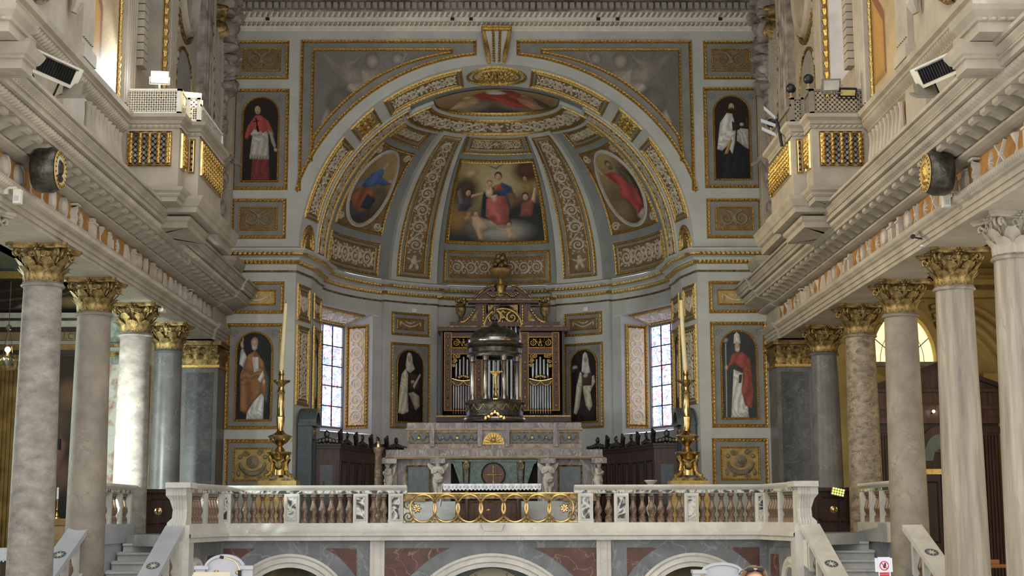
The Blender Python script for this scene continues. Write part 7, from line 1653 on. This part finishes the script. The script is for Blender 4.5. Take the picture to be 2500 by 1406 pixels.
# ================================================================ aisles
YE = 35.3
ex = lambda px: at(px, 1000, YE)[0]
ez = lambda py: at(300, py, YE)[1]
M_['added_aisle_window'] = emit('added_aisle_light', (226, 246, 236), 7.0)
M_['lunette_glass'] = emit('lunette_daylight', (255, 236, 180), .95)
M_['aisle_green'] = mk('aisle_green_plaster', (128, 132, 112), (104, 108, 92), .8, scale=2)
M_['aisle_yellow'] = mk('aisle_yellow_plaster', (206, 180, 112), (182, 154, 88), .8, scale=2)
M_['breccia_white'] = mk('breccia_white_red', (222, 224, 212), (186, 120, 96), .4, scale=2.2, lo=.38, hi=.52)
M_['breccia_green'] = mk('breccia_green_white', (198, 206, 192), (118, 130, 118), .4, scale=6)
for s in (-1, 1):
    side = 'left' if s < 0 else 'right'
    mb = MB(); mb.box(min(s*7.3, s*12.4), max(s*7.3, s*12.4), YE, YE+.3, 0, 8.2)
    mb.box(min(s*12.4, s*12.6), max(s*12.4, s*12.6), 20, 26.2, 0, 8.2); mb.box(min(s*12.4, s*12.6), max(s*12.4, s*12.6), 29.2, YE, 0, 8.2)
    mb.box(min(s*12.4, s*12.6), max(s*12.4, s*12.6), 26.2, 29.2, 0, 2.4); mb.box(min(s*12.4, s*12.6), max(s*12.4, s*12.6), 26.2, 29.2, 6.4, 8.2)
    mb.build('wall_aisle_%s' % side, 'aisle_yellow' if s > 0 else 'aisle_green', None, kind='structure', label='end and side walls of the %s aisle' % side)
    MB().box(min(s*7.2, s*12.6), max(s*7.2, s*12.6), 18, YE+.3, 8.0, 8.2).build('ceiling_aisle_%s' % side, 'aisle_yellow' if s > 0 else 'aisle_green', None, kind='structure', label='plaster ceiling of the %s aisle' % side)
    MB().box(min(s*7.55, s*7.75), max(s*7.55, s*7.75), 18, YE, 6.13, 8.0).build('wall_spandrel_%s' % side, 'stucco', None, kind='structure', label='back of the %s nave arcade wall' % side)
    w = wthing('window_%d' % (5 if s < 0 else 6), 'added side window, out of view, lighting the %s aisle' % side, 'window', (s*12.5, 27.7, 2.4), kind='structure')  # unseen window, added so its glowing panes light the aisle and colonnade
    for i in range(2):
        for j in range(3): MB().box(min(s*12.48, s*12.52), max(s*12.48, s*12.52), 26.2+i*1.5, 27.66+i*1.5, 2.4+j*1.34, 3.7+j*1.34).build('pane', 'added_aisle_window' if s < 0 else 'lunette_glass', w)
    MB().box(min(s*12.45, s*12.55), max(s*12.45, s*12.55), 27.66, 27.7, 2.4, 6.4).build('mullion', 'iron', w)
# ---------------------------------------------------------------- left aisle: chapel front at the end wall
ML = flat((0, YE, 0), (1, 0, 0), (0, 0, 1), (0, -1, 0))
ch = wthing('chapel_altarpiece', 'dark chapel altarpiece with cornice and gilded fluted pilasters behind the left columns', 'altarpiece', (ex(120), YE, 0))
OPS_CH = [('bg', (26, 18, 15), (50, 36, 26)), ('e', .6, .25, .3, .1, .3, (96, 62, 48), .7), ('e', .5, .6, .3, .2, 0, (84, 62, 40), .8), ('p', [(.3, .2), (.6, .5), (.7, .45), (.5, .1)], (112, 76, 56), .05), ('e', .7, .75, .2, .1, 0, (108, 76, 48), .6)]
canvas(ch, ML, ex(60), ex(215), 2.0, ez(868), 40, 90, OPS_CH, 'canvas', h=.05, seed=6)
OPS_CH2 = [('bg', (34, 26, 22), (46, 36, 30))]+[('p', [(0, .1+k*.13), (1, .35+k*.16), (1, .38+k*.16), (0, .14+k*.13)], c, .02) for k, c in enumerate([(96, 70, 48), (70, 50, 36), (120, 92, 62), (60, 44, 34), (98, 66, 44)])]+[('p', [(.2, .2), (.5, .6), (.62, .62), (.5, .36), (.3, .16)], (150, 124, 92), .03), ('e', .78, .35, .14, .16, 0, (130, 104, 66), .5)]
canvas(ch, ML, ex(-20), ex(215), ez(768), ez(684), 70, 30, OPS_CH2, 'upper_fresco', h=.05, seed=2)
for py0, py1, d, m in ((768, 780, .35, 'stucco_white'), (780, 786, .28, 'bronze'), (786, 800, .22, 'stucco_white'), (800, 812, .14, 'wood_dark'), (812, 834, .12, 'aisle'), (834, 842, .18, 'stucco'), (842, 856, .1, 'gilt_col'), (856, 866, .14, 'wood_dark')):
    MB().mbox(ML, ex(-30), ex(218), ez(py1), ez(py0), 0, d).build('cornice_course', m, ch)
lettering(ch, 'I.CI', .22, lambda x, y, h=0.0: ML(x, y, h+.125), 'bronze', ex(166), ez(823), 'inscription')
lettering(ch, 'S.MARIA', .22, lambda x, y, h=0.0: ML(x, y, h+.125), 'bronze', ex(92), ez(823), 'inscription') if False else None
for a, b in ((-12, 48), (196, 222)):
    p = MB().mbox(ML, ex(a), ex(b), 1.2, ez(905), 0, .2).build('fluted_pilaster', 'gilt_col', ch)
    k = 6 if b-a > 40 else 3
    for i in range(k): x = ex(a)+(ex(b)-ex(a))*(i+.5)/k; ridge(MB(), lambda x_, y_, h=0.0: ML(x_, y_, h+.2), [(x, 1.3), (x, 3), (x, ez(908))], .075, .05).build('flute', 'gilt_col', p)
    p2 = MB().mbox(ML, ex(a)-.05, ex(b)+.05, ez(905), ez(868), 0, .24).build('capital', 'gold_old', ch)
    for i in range(3): mb = leaf_mesh(.3, .2, .08); x = ex(a)+(ex(b)-ex(a))*(i+.5)/3; mb.v = [ML(x+q[0], ez(905)+q[2], .22-q[1]) for q in mb.v]; mb.build('acanthus_leaf', 'gold_old', p2, True)
MB().mbox(ML, ex(-30), ex(66), ez(682), ez(664), 0, .15).build('gilt_frieze', 'gold', ch)
for py0, py1, d, m in ((636, 664, .12, 'slate'), (622, 636, .2, 'gilt_col'), (604, 622, .3, 'aisle_green')): MB().mbox(ML, ex(-30), ex(300), ez(py1), ez(py0), 0, d).build('cove_course', m, ch)
al2 = wthing('side_altar', 'gilded side altar with white lace cloth behind the left columns', 'altar', (ex(140), YE-.9, 0))
MB().box(ex(55), ex(215), YE-1.0, YE-.25, 0, 1.25).build('altar_block', 'aisle_dark', al2)
MB().box(ex(50), ex(220), YE-1.05, YE-.25, 1.25, 1.34).build('cloth_top', 'cloth', al2)
vs = []; n = 40
for i in range(n+1):
    x = ex(50)+(ex(220)-ex(50))*i/n; vs += [(x, YE-1.06, 1.34), (x, YE-1.07, 1.06-(.05 if i % 2 else 0))]
MB().add(vs, [(2*i, 2*i+2, 2*i+3, 2*i+1) for i in range(n)]).build('lace_edge', 'cloth', al2)
for k, (z0, z1, d) in enumerate(((1.34, 1.6, .3), (1.6, 1.85, .2), (1.85, 2.0, .3))): MB().box(ex(60), ex(210), YE-.25-d*1.2, YE-.05, z0, z1).build('altar_step', 'gilt_col' if k != 1 else 'sienna', al2)
x, z0 = at(140, 1260, YE-.4); t = thing('altar_candle', 'white candle in a brass candlestick on the left side altar', 'candle', (x, YE-.45, 2.0))
MB().lathe([(.1, 0), (.1, .03), (.05, .06), (.04, .12), (.07, .16), (.03, .2), (.022, .4), (.05, .44), (.02, .46)], 12).build('candlestick', 'brass', t, True); MB().lathe([(.028, .45), (.026, .72), (0, .73)], 10).build('candle', 'cloth', t, True)
# inner slice with coloured marbles
pr = wthing('marble_pier', 'white and red breccia marble pier with gilded cornice beside the lit column', 'pier', (ex(280), YE-.1, 0))
MB().mbox(ML, ex(240), ex(345), 0, ez(880), 0, .12).build('shaft', 'marble_white', pr); MB().mbox(ML, ex(262), ex(330), 1.9, ez(892), .12, .14).build('breccia_panel', 'breccia_white', pr)
MB().mbox(ML, ex(236), ex(350), ez(840), ez(700), 0, .1).build('upper_block', 'breccia_green', pr)
for py0, py1, d, m in ((840, 850, .25, 'gold_old'), (850, 860, .2, 'wall'), (860, 872, .22, 'gold_old'), (872, 890, .15, 'breccia_green')): MB().mbox(ML, ex(236), ex(350), ez(py1), ez(py0), 0, d).build('cornice_course', m, pr)
bd = wthing('white_board', 'narrow white board leaning behind the dark left column', 'board', (ex(360), YE-.3, ez(1132)))
MB().mbox(ML, ex(354), ex(366), ez(1132), ez(897), .2, .24).build('face', 'marble_white', bd); MB().mbox(ML, ex(362), ex(367), 1.7, ez(1132), .18, .22).build('post', 'gilt_col', bd)
MB().mbox(ML, ex(366), ex(440), 1.7, ez(830), 0, .03).build('wall_panel_left', 'sienna', None, kind='structure', label='ochre strip of wall behind the dark left column')
# hanging votive lamp
x, z = at(18, 872, 30.5); t = thing('votive_lamp', 'hanging silver votive lamp with glowing flame at the left picture edge', 'lamp', (x, 30.5, z))
M_['flame'] = emit('lamp_flame', (255, 206, 130), 14)
MB().lathe([(.0, -.2), (.03, -.18), (.05, -.14), (.12, -.08), (.14, -.03), (.13, 0), (.1, .02), (.04, .1), (.03, .11)], 16).build('bowl', 'steel', t, True)
MB().sph((0, 0, .16), (.06, .06, .06), 10, 8).build('flame', 'flame', t, True)
for a in range(3): MB().tube([(.12*math.cos(a*2.1), .12*math.sin(a*2.1), 0), (.04*math.cos(a*2.1), .04*math.sin(a*2.1), .5), (0, 0, .6)], .007, 5).build('chain', 'steel', t)
MB().tube([(0, 0, .6), (0, 0, 1.6)], .008, 5).build('chain', 'steel', t); MB().lathe([(.06, .58), (.05, .66), (.0, .7)], 10).build('cap', 'steel', t, True)
for i in range(6): MB().sph((.135*math.cos(i*PI/3), .135*math.sin(i*PI/3), -.05), .028, 6, 4).build('boss', 'gold', t, True)
# ---------------------------------------------------------------- right aisle: lunette window and wooden portal
rx = lambda px: at(px, 1000, YE)[0]; rz = lambda py: at(2250, py, YE)[1]
lw = wthing('window_7', 'half round leaded lunette window glowing behind the right columns', 'window', (rx(2207), YE, rz(885)), kind='structure')
cx, zb, R = rx(2207), rz(885), rz(768)-rz(885); Rx = rx(2284)-rx(2207)
fan = lambda r, n=24: [(cx+Rx*r*math.cos(PI*i/n), zb+R*r*math.sin(PI*i/n)) for i in range(n+1)]
for k in range(6):
    a0, a1 = PI*k/6, PI*(k+1)/6
    for r0, r1 in ((.02, .55), (.55, 1.0)):
        pts = [(cx+Rx*r0*math.cos(a0), zb+R*r0*math.sin(a0))]+[(cx+Rx*r1*math.cos(a0+(a1-a0)*j/4), zb+R*r1*math.sin(a0+(a1-a0)*j/4)) for j in range(5)]+[(cx+Rx*r0*math.cos(a1), zb+R*r0*math.sin(a1))]
        MB().prism(pts, lambda x, z: ML(x, z, .0), lambda x, z: ML(x, z, .02)).build('pane', 'lunette_glass', lw)
for k in range(1, 6): a = PI*k/6; MB().tube([ML(cx, zb, .03), ML(cx+Rx*math.cos(a), zb+R*math.sin(a), .03)], .012, 5).build('glazing_bar', 'iron', lw)
for q in (.35, .7): MB().tube([ML(cx+Rx*q*math.cos(PI*i/16), zb+R*q*math.sin(PI*i/16), .03) for i in range(17)], .008, 5).build('glazing_bar', 'iron', lw)
MB().prism(fan(1.22)+fan(1.02)[::-1], lambda x, z: ML(x, z, 0), lambda x, z: ML(x, z, .25)).build('arched_reveal', 'aisle_yellow', lw)
MB().mbox(ML, cx-Rx*1.1, cx+Rx*1.1, zb-.1, zb, 0, .2).build('sill', 'stucco', lw)
tr = wthing('trim_7', 'moulded ochre arch and entablature of the right aisle', 'trim', (rx(2380), YE, 5), kind='structure')
for py0, py1, d, m in ((690, 702, .5, 'aisle_yellow'), (702, 712, .4, 'gilt_col'), (712, 730, .3, 'aisle_yellow'), (676, 690, .3, 'gold')): MB().mbox(ML, rx(2240), rx(2500), rz(py1), rz(py0), 0, d).build('cornice_course', m, tr)
cc = (rx(2330), rz(925)); 
for i, r in enumerate((1.05, 1.25, 1.45, 1.65)):
    P = [(cc[0]+r*math.cos(PI*.6*j/16), cc[1]+r*1.1*math.sin(PI*.6*j/16)) for j in range(17)]
    ridge(MB(), ML, P, .16, .12+.04*i).build('arch_moulding', 'aisle_yellow', tr, True)
MB().mbox(ML, rx(2392), rx(2500), rz(938), rz(915), 0, .4).build('impost', 'aisle_yellow', tr); MB().mbox(ML, rx(2402), rx(2500), 0, rz(938), 0, .25).build('pier', 'aisle_yellow', tr)
YP = 33.6; qx = lambda px: at(px, 1100, YP)[0]; qz = lambda py: at(2290, py, YP)[1]
t = wthing('wooden_portal', 'dark wooden vestibule with triangular pediment, fluted pilasters and glazed doors', 'portal', (qx(2290), YP, 0)); MP = flat((0, YP, 0), (1, 0, 0), (0, 0, 1), (0, -1, 0))
MB().box(qx(2150), qx(2442), YP+.02, YP+.5, 0, qz(945)).build('body', 'wood_dark', t)
ap = (qx(2300), qz(885)); MB().prism([(qx(2140), qz(950)), (qx(2450), qz(950)), (qx(2450), qz(938)), ap, (qx(2140), qz(938))], lambda x, z: MP(x, z, -.4), lambda x, z: MP(x, z, .02)).build('pediment', 'wood', t)
for s in (-1, 1):
    e = qx(2140) if s < 0 else qx(2455); MB().prism([(e, qz(940)), (ap[0], ap[1]+.02), (ap[0], ap[1]-.1), (e, qz(940)-.1)], lambda x, z: MP(x, z, -.4), lambda x, z: MP(x, z, .14)).build('raking_cornice', 'wood_dark', t)
for py0, py1, d in ((950, 958, .16), (958, 990, .04), (990, 1000, .12), (1000, 1022, .06), (1022, 1034, .1)): MB().mbox(MP, qx(2146), qx(2446), qz(py1), qz(py0), 0, d).build('entablature_course', 'wood', t)
for a, b in ((2150, 2192), (2392, 2440)):
    p = MB().mbox(MP, qx(a), qx(b), 0, qz(1042), 0, .06).build('fluted_pilaster', 'wood', t)
    for i in range(6): x = qx(a)+(qx(b)-qx(a))*(i+.5)/6; ridge(MB(), lambda x_, y_, h=0.0: MP(x_, y_, h+.06), [(x, .3), (x, 2), (x, qz(1062))], .05, .03).build('flute', 'wood_dark', p)
    MB().mbox(MP, qx(a)-.03, qx(b)+.03, qz(1058), qz(1042), 0, .12).build('pilaster_capital', 'wood_dark', p)
xa, xb = qx(2245), qx(2340); zs = qz(1105)
MB().prism([(xa+(xb-xa)/2+(xb-xa)/2*math.cos(PI*i/16), zs+(qz(1040)-zs)*math.sin(PI*i/16)) for i in range(17)], lambda x, z: MP(x, z, 0), lambda x, z: MP(x, z, .05)).build('door_arch', 'wood', t)
M_['green_glass'] = mk('pale_green_glass', (120, 136, 124), (96, 112, 102), .15, scale=2)
zc = qz(1125); hx = (xb-xa)/2-.08; cx2 = (xa+xb)/2
for k in range(4):
    a0, a1 = PI*k/4, PI*(k+1)/4; pt = lambda a, r: (cx2+hx*r*math.cos(a), zc+.0+(qz(1060)-zc)*r*math.sin(a))
    MB().prism([pt(a0, .45)]+[pt(a0+(a1-a0)*j/4, 1) for j in range(5)]+[pt(a1, .45)], lambda x, z: MP(x, z, .05), lambda x, z: MP(x, z, .06)).build('fanlight_pane', 'green_glass', t)
MB().mbox(MP, xa, xb, qz(1158), qz(1145), 0, .1).build('brass_transom', 'brass', t)
for k in range(2):
    a, b = xa+(xb-xa)*k/2+.01, xa+(xb-xa)*(k+1)/2-.01; p = MB().mbox(MP, a, b, 0, qz(1158), 0, .05).build('door_leaf', 'wood_dark', t)
    for z0, z1 in ((.2, 1.2), (1.4, qz(1175))): frame(MB(), lambda x, y, h=0.0: MP(x, y, h+.05), rect_loop(a+.06, b-.06, z0, z1), .04, .025, bead=False).build('panel_moulding', 'wood', p)
M_['bulb'] = emit('small_bulb', (255, 244, 220), 12)
t = wthing('portal_spotlights', 'pair of tiny lit spotlights on the wooden portal', 'lamp', (qx(2285), YP-.3, qz(1006)))
for px in (2276, 2295): MB().sph((qx(px), YP-.25, qz(1006)), .035, 8, 6).build('bulb', 'bulb', t, True); MB().tube([(qx(px), YP-.23, qz(1006)), (qx(px), YP-.08, qz(1010))], .012, 5).build('arm', 'iron', t)
t = wthing('wooden_bench', 'light orange wooden bench behind the streaked right column', 'bench', (10.4, 31, 0))
xb0, zb0 = at(2400, 1378, 31.0); xb1, _ = at(2475, 1378, 31.0)
M_['pine'] = mk('varnished_pine', (176, 120, 66), (140, 90, 46), .4, scale=3, stretch=(.5, 4, 4))
MB().box(xb0, xb1+.2, 31.0, 31.35, zb0-.07, zb0).build('seat', 'pine', t); MB().box(xb0, xb0+.35, 31.02, 31.3, zb0, zb0+.1).build('kneeler_box', 'pine', t)
for xx in (xb0+.05, xb1+.1): MB().box(xx, xx+.06, 31.03, 31.32, 0, zb0-.07).build('leg', 'pine', t)
# ================================================================ foreground
def marble_seat(px0, px1, pyt, pys, Y, label):
    x0, zs = at(px0, pys, Y); x1, _ = at(px1, pys, Y); cx = (x0+x1)/2; zt = at((px0+px1)/2, pyt, Y)[1]; w = x1-x0
    t = wthing('marble_throne', label, 'throne', (cx, Y, 0), group='marble celebrant seats')
    M = flat((cx, Y, 0), (1, 0, 0), (0, 0, 1), (0, -1, 0)); r = w*.5-.14
    arc = lambda k: [(r*k*math.cos(PI*.0+PI*i/20), zs-.04+(zt-zs+.04)*k*math.sin(PI*i/20)) for i in range(21)]
    MB().prism([(r, .45)]+arc(1.0)+[(-r, .45)], lambda x, z: M(x, z, -.12), lambda x, z: M(x, z, 0)).build('back', 'marble_blue', t)
    mb = MB(); ridge(mb, M, arc(.97), .05, .03); mb.build('arched_moulding', 'marble_blue', t, True)
    for s in (-1, 1):
        MB().mbox(M, s*(w/2-.08)-.07, s*(w/2-.08)+.07, 0, zs-.04, -.14, .05).build('side_pier', 'marble_blue', t); MB().mbox(M, s*(w/2-.1)-.1, s*(w/2-.1)+.1, zs-.05, zs, -.16, .08).build('pier_cap', 'marble_blue', t)
        Ma = lambda x, y, h=0.0: M(x, y, h)
        MB().mbox(M, s*(w/2-.08)-.07, s*(w/2-.08)+.07, 0, .75, .05, .6).build('arm', 'marble_blue', t)
    MB().mbox(M, -w/2+.1, w/2-.1, .3, .46, 0, .6).build('seat_slab', 'marble_blue', t); MB().mbox(M, -w/2+.12, w/2-.12, 0, .3, 0, .5).build('seat_base', 'marble_blue', t)
    return t, M, w, zs
t, M, w, zs = marble_seat(477, 620, 1356, 1381, 21.5, 'bluish white marble seat with arched back in front of the left crypt arch')
blob(MB(), lambda x, y, h=0.0: M(x, y, h), w*.22, zs-.1, .03, .03, .02, 0, 10).build('gilt_button', 'gold', t, True); blob(MB(), M, -w*.14, zs-.08, .04, .02, .02).build('gilt_button', 'gold', t, True)
t, M, w, zs = marble_seat(1690, 1836, 1376, 1391, 21.5, 'bluish white marble seat with arched back in front of the right crypt arch')
blob(MB(), M, -w*.5+.13, zs-.09, .025, .03, .08, 0, 10).build('gilt_button', 'gold', t, True)
x0, zp = at(471, 1397, 18.0); x1, zq = at(562, 1395, 18.0)
t = wthing('lectern', 'lectern with an open cream coloured book in front of the left marble seat', 'lectern', ((x0+x1)/2, 18, 0))
Mb = flat((x0, 18.0, zp-.22), (1, 0, 0), (0, .25, .97), (0, -.97, .25))
MB().mbox(Mb, 0, x1-x0, 0, .22, 0, .03).build('book', 'paper', t); MB().mbox(Mb, -.02, x1-x0+.02, -.03, .0, -.02, .06).build('book_ledge', 'marble_blue', t)
MB().mbox(Mb, -.02, x1-x0+.02, -.03, .2, -.04, -.005).build('desk', 'marble_blue', t); xm = (x0+x1)/2; MB().lathe([(.2, 0), (.2, .05), (.06, .1), (.05, zp-.25)], 14, (xm, 18.06, 0)).build('stem', 'marble_blue', t, True)
t = wthing('gooseneck_microphone', 'black gooseneck microphone with brass neck before the left marble seat', 'microphone', (at(585, 1400, 18.3)[0], 18.3, 0))
g = [at(px, py, 18.3) for px, py in ((584, 1440), (585, 1408), (585, 1392), (580, 1380), (572, 1370), (558, 1364), (545, 1361))]
MB().tube([(a, 18.3, b) for a, b in g[2:]], .008, 6).build('neck', 'brass', t, True); MB().tube([(g[-1][0], 18.3, g[-1][1]), (g[-1][0]-.035, 18.28, g[-1][1]+.008)], .02, 8).build('capsule', 'black', t, True)
MB().tube([(g[2][0], 18.3, g[2][1]), (g[1][0], 18.3, g[1][1])], .022, 8).build('handle', 'black', t, True)
MB().tube([(g[1][0], 18.3, g[1][1]), (g[1][0], 18.3, .03)], .012, 6).build('stand', 'black', t); MB().lathe([(.0, .03), (.14, .02), (.15, 0)], 16, (g[1][0], 18.3, 0)).build('base', 'black', t)
# no-entry notice on a stand
M_['sign_red'] = mk('sign_red', (176, 40, 52), (168, 34, 46), .5); M_['sign_white'] = mk('sign_white', (206, 204, 214), (198, 196, 208), .5)
YS = 20.0; x0, zt = at(2136, 1362, YS); x1, zb = at(2180, 1398, YS)
t = wthing('prohibition_sign', 'white notice with red crossed hand circle on the right stair', 'sign', ((x0+x1)/2, YS, 0))
Ms = flat((x0, YS, zb), (1, 0, 0), (-.02, 0, 1), (0, -1, 0)); w, h = x1-x0, zt-zb
MB().mbox(Ms, 0, w, .01, h, -.004, 0).build('sheet', 'sign_white', t); MB().mbox(Ms, .04, w-.03, -.12, h+.012, .001, .004).build('sheet', 'sign_white', t)
cx, cz, r = w*.52, h*.47, w*.27
MB().prism([(cx+r*math.cos(2*PI*i/32), cz+r*math.sin(2*PI*i/32)) for i in range(32)]+[(cx+r, cz)]+[(cx+r*.8, cz)]+[(cx+r*.8*math.cos(-2*PI*i/32), cz+r*.8*math.sin(-2*PI*i/32)) for i in range(32)], lambda x, z: Ms(x, z, .004), lambda x, z: Ms(x, z, .006)).build('red_ring', 'sign_red', t)
mb = MB(); mb.prism([(cx+a_*.55, cz+b_*.55) for a_, b_ in ((-.01, -.06), (.03, -.05), (.045, .0), (.045, .06), (.03, .075), (.01, .07), (-.005, .02), (-.035, -.01), (-.03, -.03))], lambda x, z: Ms(x, z, .004), lambda x, z: Ms(x, z, .007)); mb.build('hand_symbol', 'black', t)
MB().prism([(cx-r*.72, cz+r*.6), (cx-r*.6, cz+r*.72), (cx+r*.72, cz-r*.6), (cx+r*.6, cz-r*.72)], lambda x, z: Ms(x, z, .007), lambda x, z: Ms(x, z, .009)).build('red_bar', 'sign_red', t)
p = MB().mbox(Ms, .055, w-.05, -.11, .005, .004, .006).build('red_label', 'sign_red', t)
for i, tx in enumerate(("VIETATO L'ACCESSO", 'AI NON ADDETTI', 'AI LAVORI')): lettering(p, tx, .0125, lambda x, y, h=0.0: Ms(x, y, h+.005), 'sign_white', w*.5, -.02-.033*i)
MB().tube([((x0+x1)/2, YS+.02, zb), ((x0+x1)/2, YS+.02, .02)], .015, 6).build('post', 'iron', t); MB().lathe([(.0, .02), (.15, .015), (.16, 0)], 16, ((x0+x1)/2, YS+.02, 0)).build('base', 'iron', t)
# ---------------------------------------------------------------- visitor
YV = 10.5; xv, zv = at(1838, 1382, YV)
t = thing('person', 'woman with dark blonde hair and sunglasses pushed up on her head, lower right', 'person', (xv, YV, 0)); H = zv
k = H/1.66
J = {'pel': (0, 0, .93, .13), 'wai': (0, 0, 1.08, .115), 'che': (0, 0, 1.26, .13), 'sho': (0, .01, 1.37, .08), 'nec': (0, .0, 1.43, .05), 'sl': (-.16, .01, 1.36, .055), 'el': (-.22, .03, 1.1, .042), 'wl': (-.2, -.06, .88, .03), 'hl': (-.19, -.08, .8, .028), 'sr': (.16, .01, 1.36, .055), 'er': (.22, .03, 1.1, .042), 'wr': (.2, -.06, .88, .03), 'hr': (.19, -.08, .8, .028),
     'tl': (-.09, 0, .72, .085), 'kl': (-.095, -.01, .48, .06), 'al': (-.1, .02, .08, .042), 'fl': (-.11, -.1, .04, .035), 'tr': (.09, 0, .72, .085), 'kr': (.095, -.01, .48, .06), 'ar': (.1, .02, .08, .042), 'fr': (.11, -.1, .04, .035)}
M_['dress'] = mk('dark_blue_cotton', (52, 58, 78), (40, 46, 64), .9, scale=8)
skinfig('clothed_body', {a: tuple(q*k for q in b) for a, b in J.items()}, [('pel', 'wai'), ('wai', 'che'), ('che', 'sho'), ('sho', 'nec'), ('sho', 'sl'), ('sl', 'el'), ('el', 'wl'), ('wl', 'hl'), ('sho', 'sr'), ('sr', 'er'), ('er', 'wr'), ('wr', 'hr'), ('pel', 'tl'), ('tl', 'kl'), ('kl', 'al'), ('al', 'fl'), ('pel', 'tr'), ('tr', 'kr'), ('kr', 'ar'), ('ar', 'fr')], 'dress', t)
for s in (-1, 1):
    mb = MB()
    for i in range(4): bx = s*.19+(i-1.5)*.018; mb.tube([(bx*k, -.085*k, .82*k), (bx*k, -.1*k, (.765-.01*(i in (1, 2)))*k), (bx*k, -.095*k, (.72-.012*(i in (1, 2)))*k)], [.01, .009, .007], 6)
    mb.tube([((s*.19-s*.03)*k, -.09*k, .84*k), ((s*.19-s*.05)*k, -.115*k, .8*k), ((s*.19-s*.05)*k, -.12*k, .77*k)], [.011, .01, .008], 6); mb.build('hand', 'skin', t, True)
def head(u, v):
    a = 2*PI*u; b = PI*(v-.5); x = .074*math.cos(b)*math.cos(a); y = .092*math.cos(b)*math.sin(a); z = .112*math.sin(b)
    if z < -.03: f = 1-(abs(z)-.03)*3.6; x *= f; y = y*f-.012*(1-f)
    fr = max(0, -y/.092)
    y -= .018*math.exp(-((x/.014)**2))*math.exp(-(((z+.018)/.026)**2))*fr*1.3
    y += .010*fr*(math.exp(-(((abs(x)-.032)/.018)**2))*math.exp(-(((z-.012)/.012)**2)))
    y -= .006*fr*math.exp(-((x/.024)**2))*math.exp(-(((z+.055)/.012)**2))
    return (x*k, (y-.02)*k, (z+1.545)*k)
MB().grid(head, 40, 30, True).build('head', 'skin', t, True)
MB().lathe([(.055, 1.36), (.048, 1.42), (.05, 1.47)], 14, (0, -.0, 0)).build('neck', 'skin', t, True)
for s in (-1, 1):
    e = MB().sph((s*.032*k, -.098*k, 1.556*k), (.014*k, .008*k, .007*k), 10, 6).build('eye', 'cloth', t, True); MB().sph((s*.032*k, -.106*k, 1.556*k), .005*k, 8, 6).build('iris', 'hair', e, True)
    MB().tube([(s*.014*k, -.112*k, 1.572*k), (s*.034*k, -.108*k, 1.577*k), (s*.052*k, -.094*k, 1.57*k)], .004*k, 5).build('eyebrow', 'hair', t); MB().sph((s*.075*k, -.01*k, 1.545*k), (.01*k, .022*k, .032*k), 8, 6).build('ear', 'skin', t, True)
mb = MB(); mb.tube([(-.024*k, -.104*k, 1.487*k), (0, -.112*k, 1.489*k), (.024*k, -.104*k, 1.487*k)], [.003, .007, .003], 6); mb.build('lips', 'marble_red', t, True)
def hair(u, v):
    a = -PI*.5+PI*2*u; b = v; th = b*2.5
    r = .086+.004*math.sin(u*60); x = r*math.sin(min(th, PI/2))*math.sin(a); y = (r+.016)*math.sin(min(th, PI/2))*-math.cos(a); z = .118*math.cos(min(th, PI/2))
    if th > PI/2: z = -.25*(th-PI/2)/1.0
    front = max(0, math.cos(a))
    if front > 0: z = max(z, .118*math.cos(min(th, .85+.9*(1-front))) if front > .55 else z)
    return (x*k, (y-.014)*k, (z+1.552)*k)
MB().grid(hair, 40, 14, True).build('hair', 'hair', t, True)
for s in (-1, 1):
    pt = [(.012, -.072, 1.652), (.035, -.07, 1.648), (.056, -.062, 1.632), (.070, -.05, 1.605), (.080, -.036, 1.565), (.086, -.022, 1.51), (.092, -.016, 1.44), (.096, -.016, 1.36), (.092, -.02, 1.28)]
    MB().tube([(s*x_*k, y_*k, z_*k) for x_, y_, z_ in pt], [.010, .016, .020, .022, .023, .024, .025, .022, .012], 10).build('hair_lock', 'hair', t, True)
g = wthing('sunglasses', 'black sunglasses resting on top of the woman\'s hair', 'sunglasses', (xv, YV-.05, zv)); BASE[g.name] = (xv, YV-.05, zv)
for s in (-1, 1):
    MB().sph((xv+s*.034, YV-.098, zv-.020), (.030, .010, .017), 14, 8).build('lens', 'black', g, True); MB().tube([(xv+s*.062, YV-.09, zv-.02), (xv+s*.088, YV-.02, zv-.035), (xv+s*.09, YV+.05, zv-.06)], .004, 5).build('temple', 'black', g)
MB().tube([(xv-.012, YV-.104, zv-.016), (xv+.012, YV-.104, zv-.016)], .004, 5).build('bridge', 'brass', g)
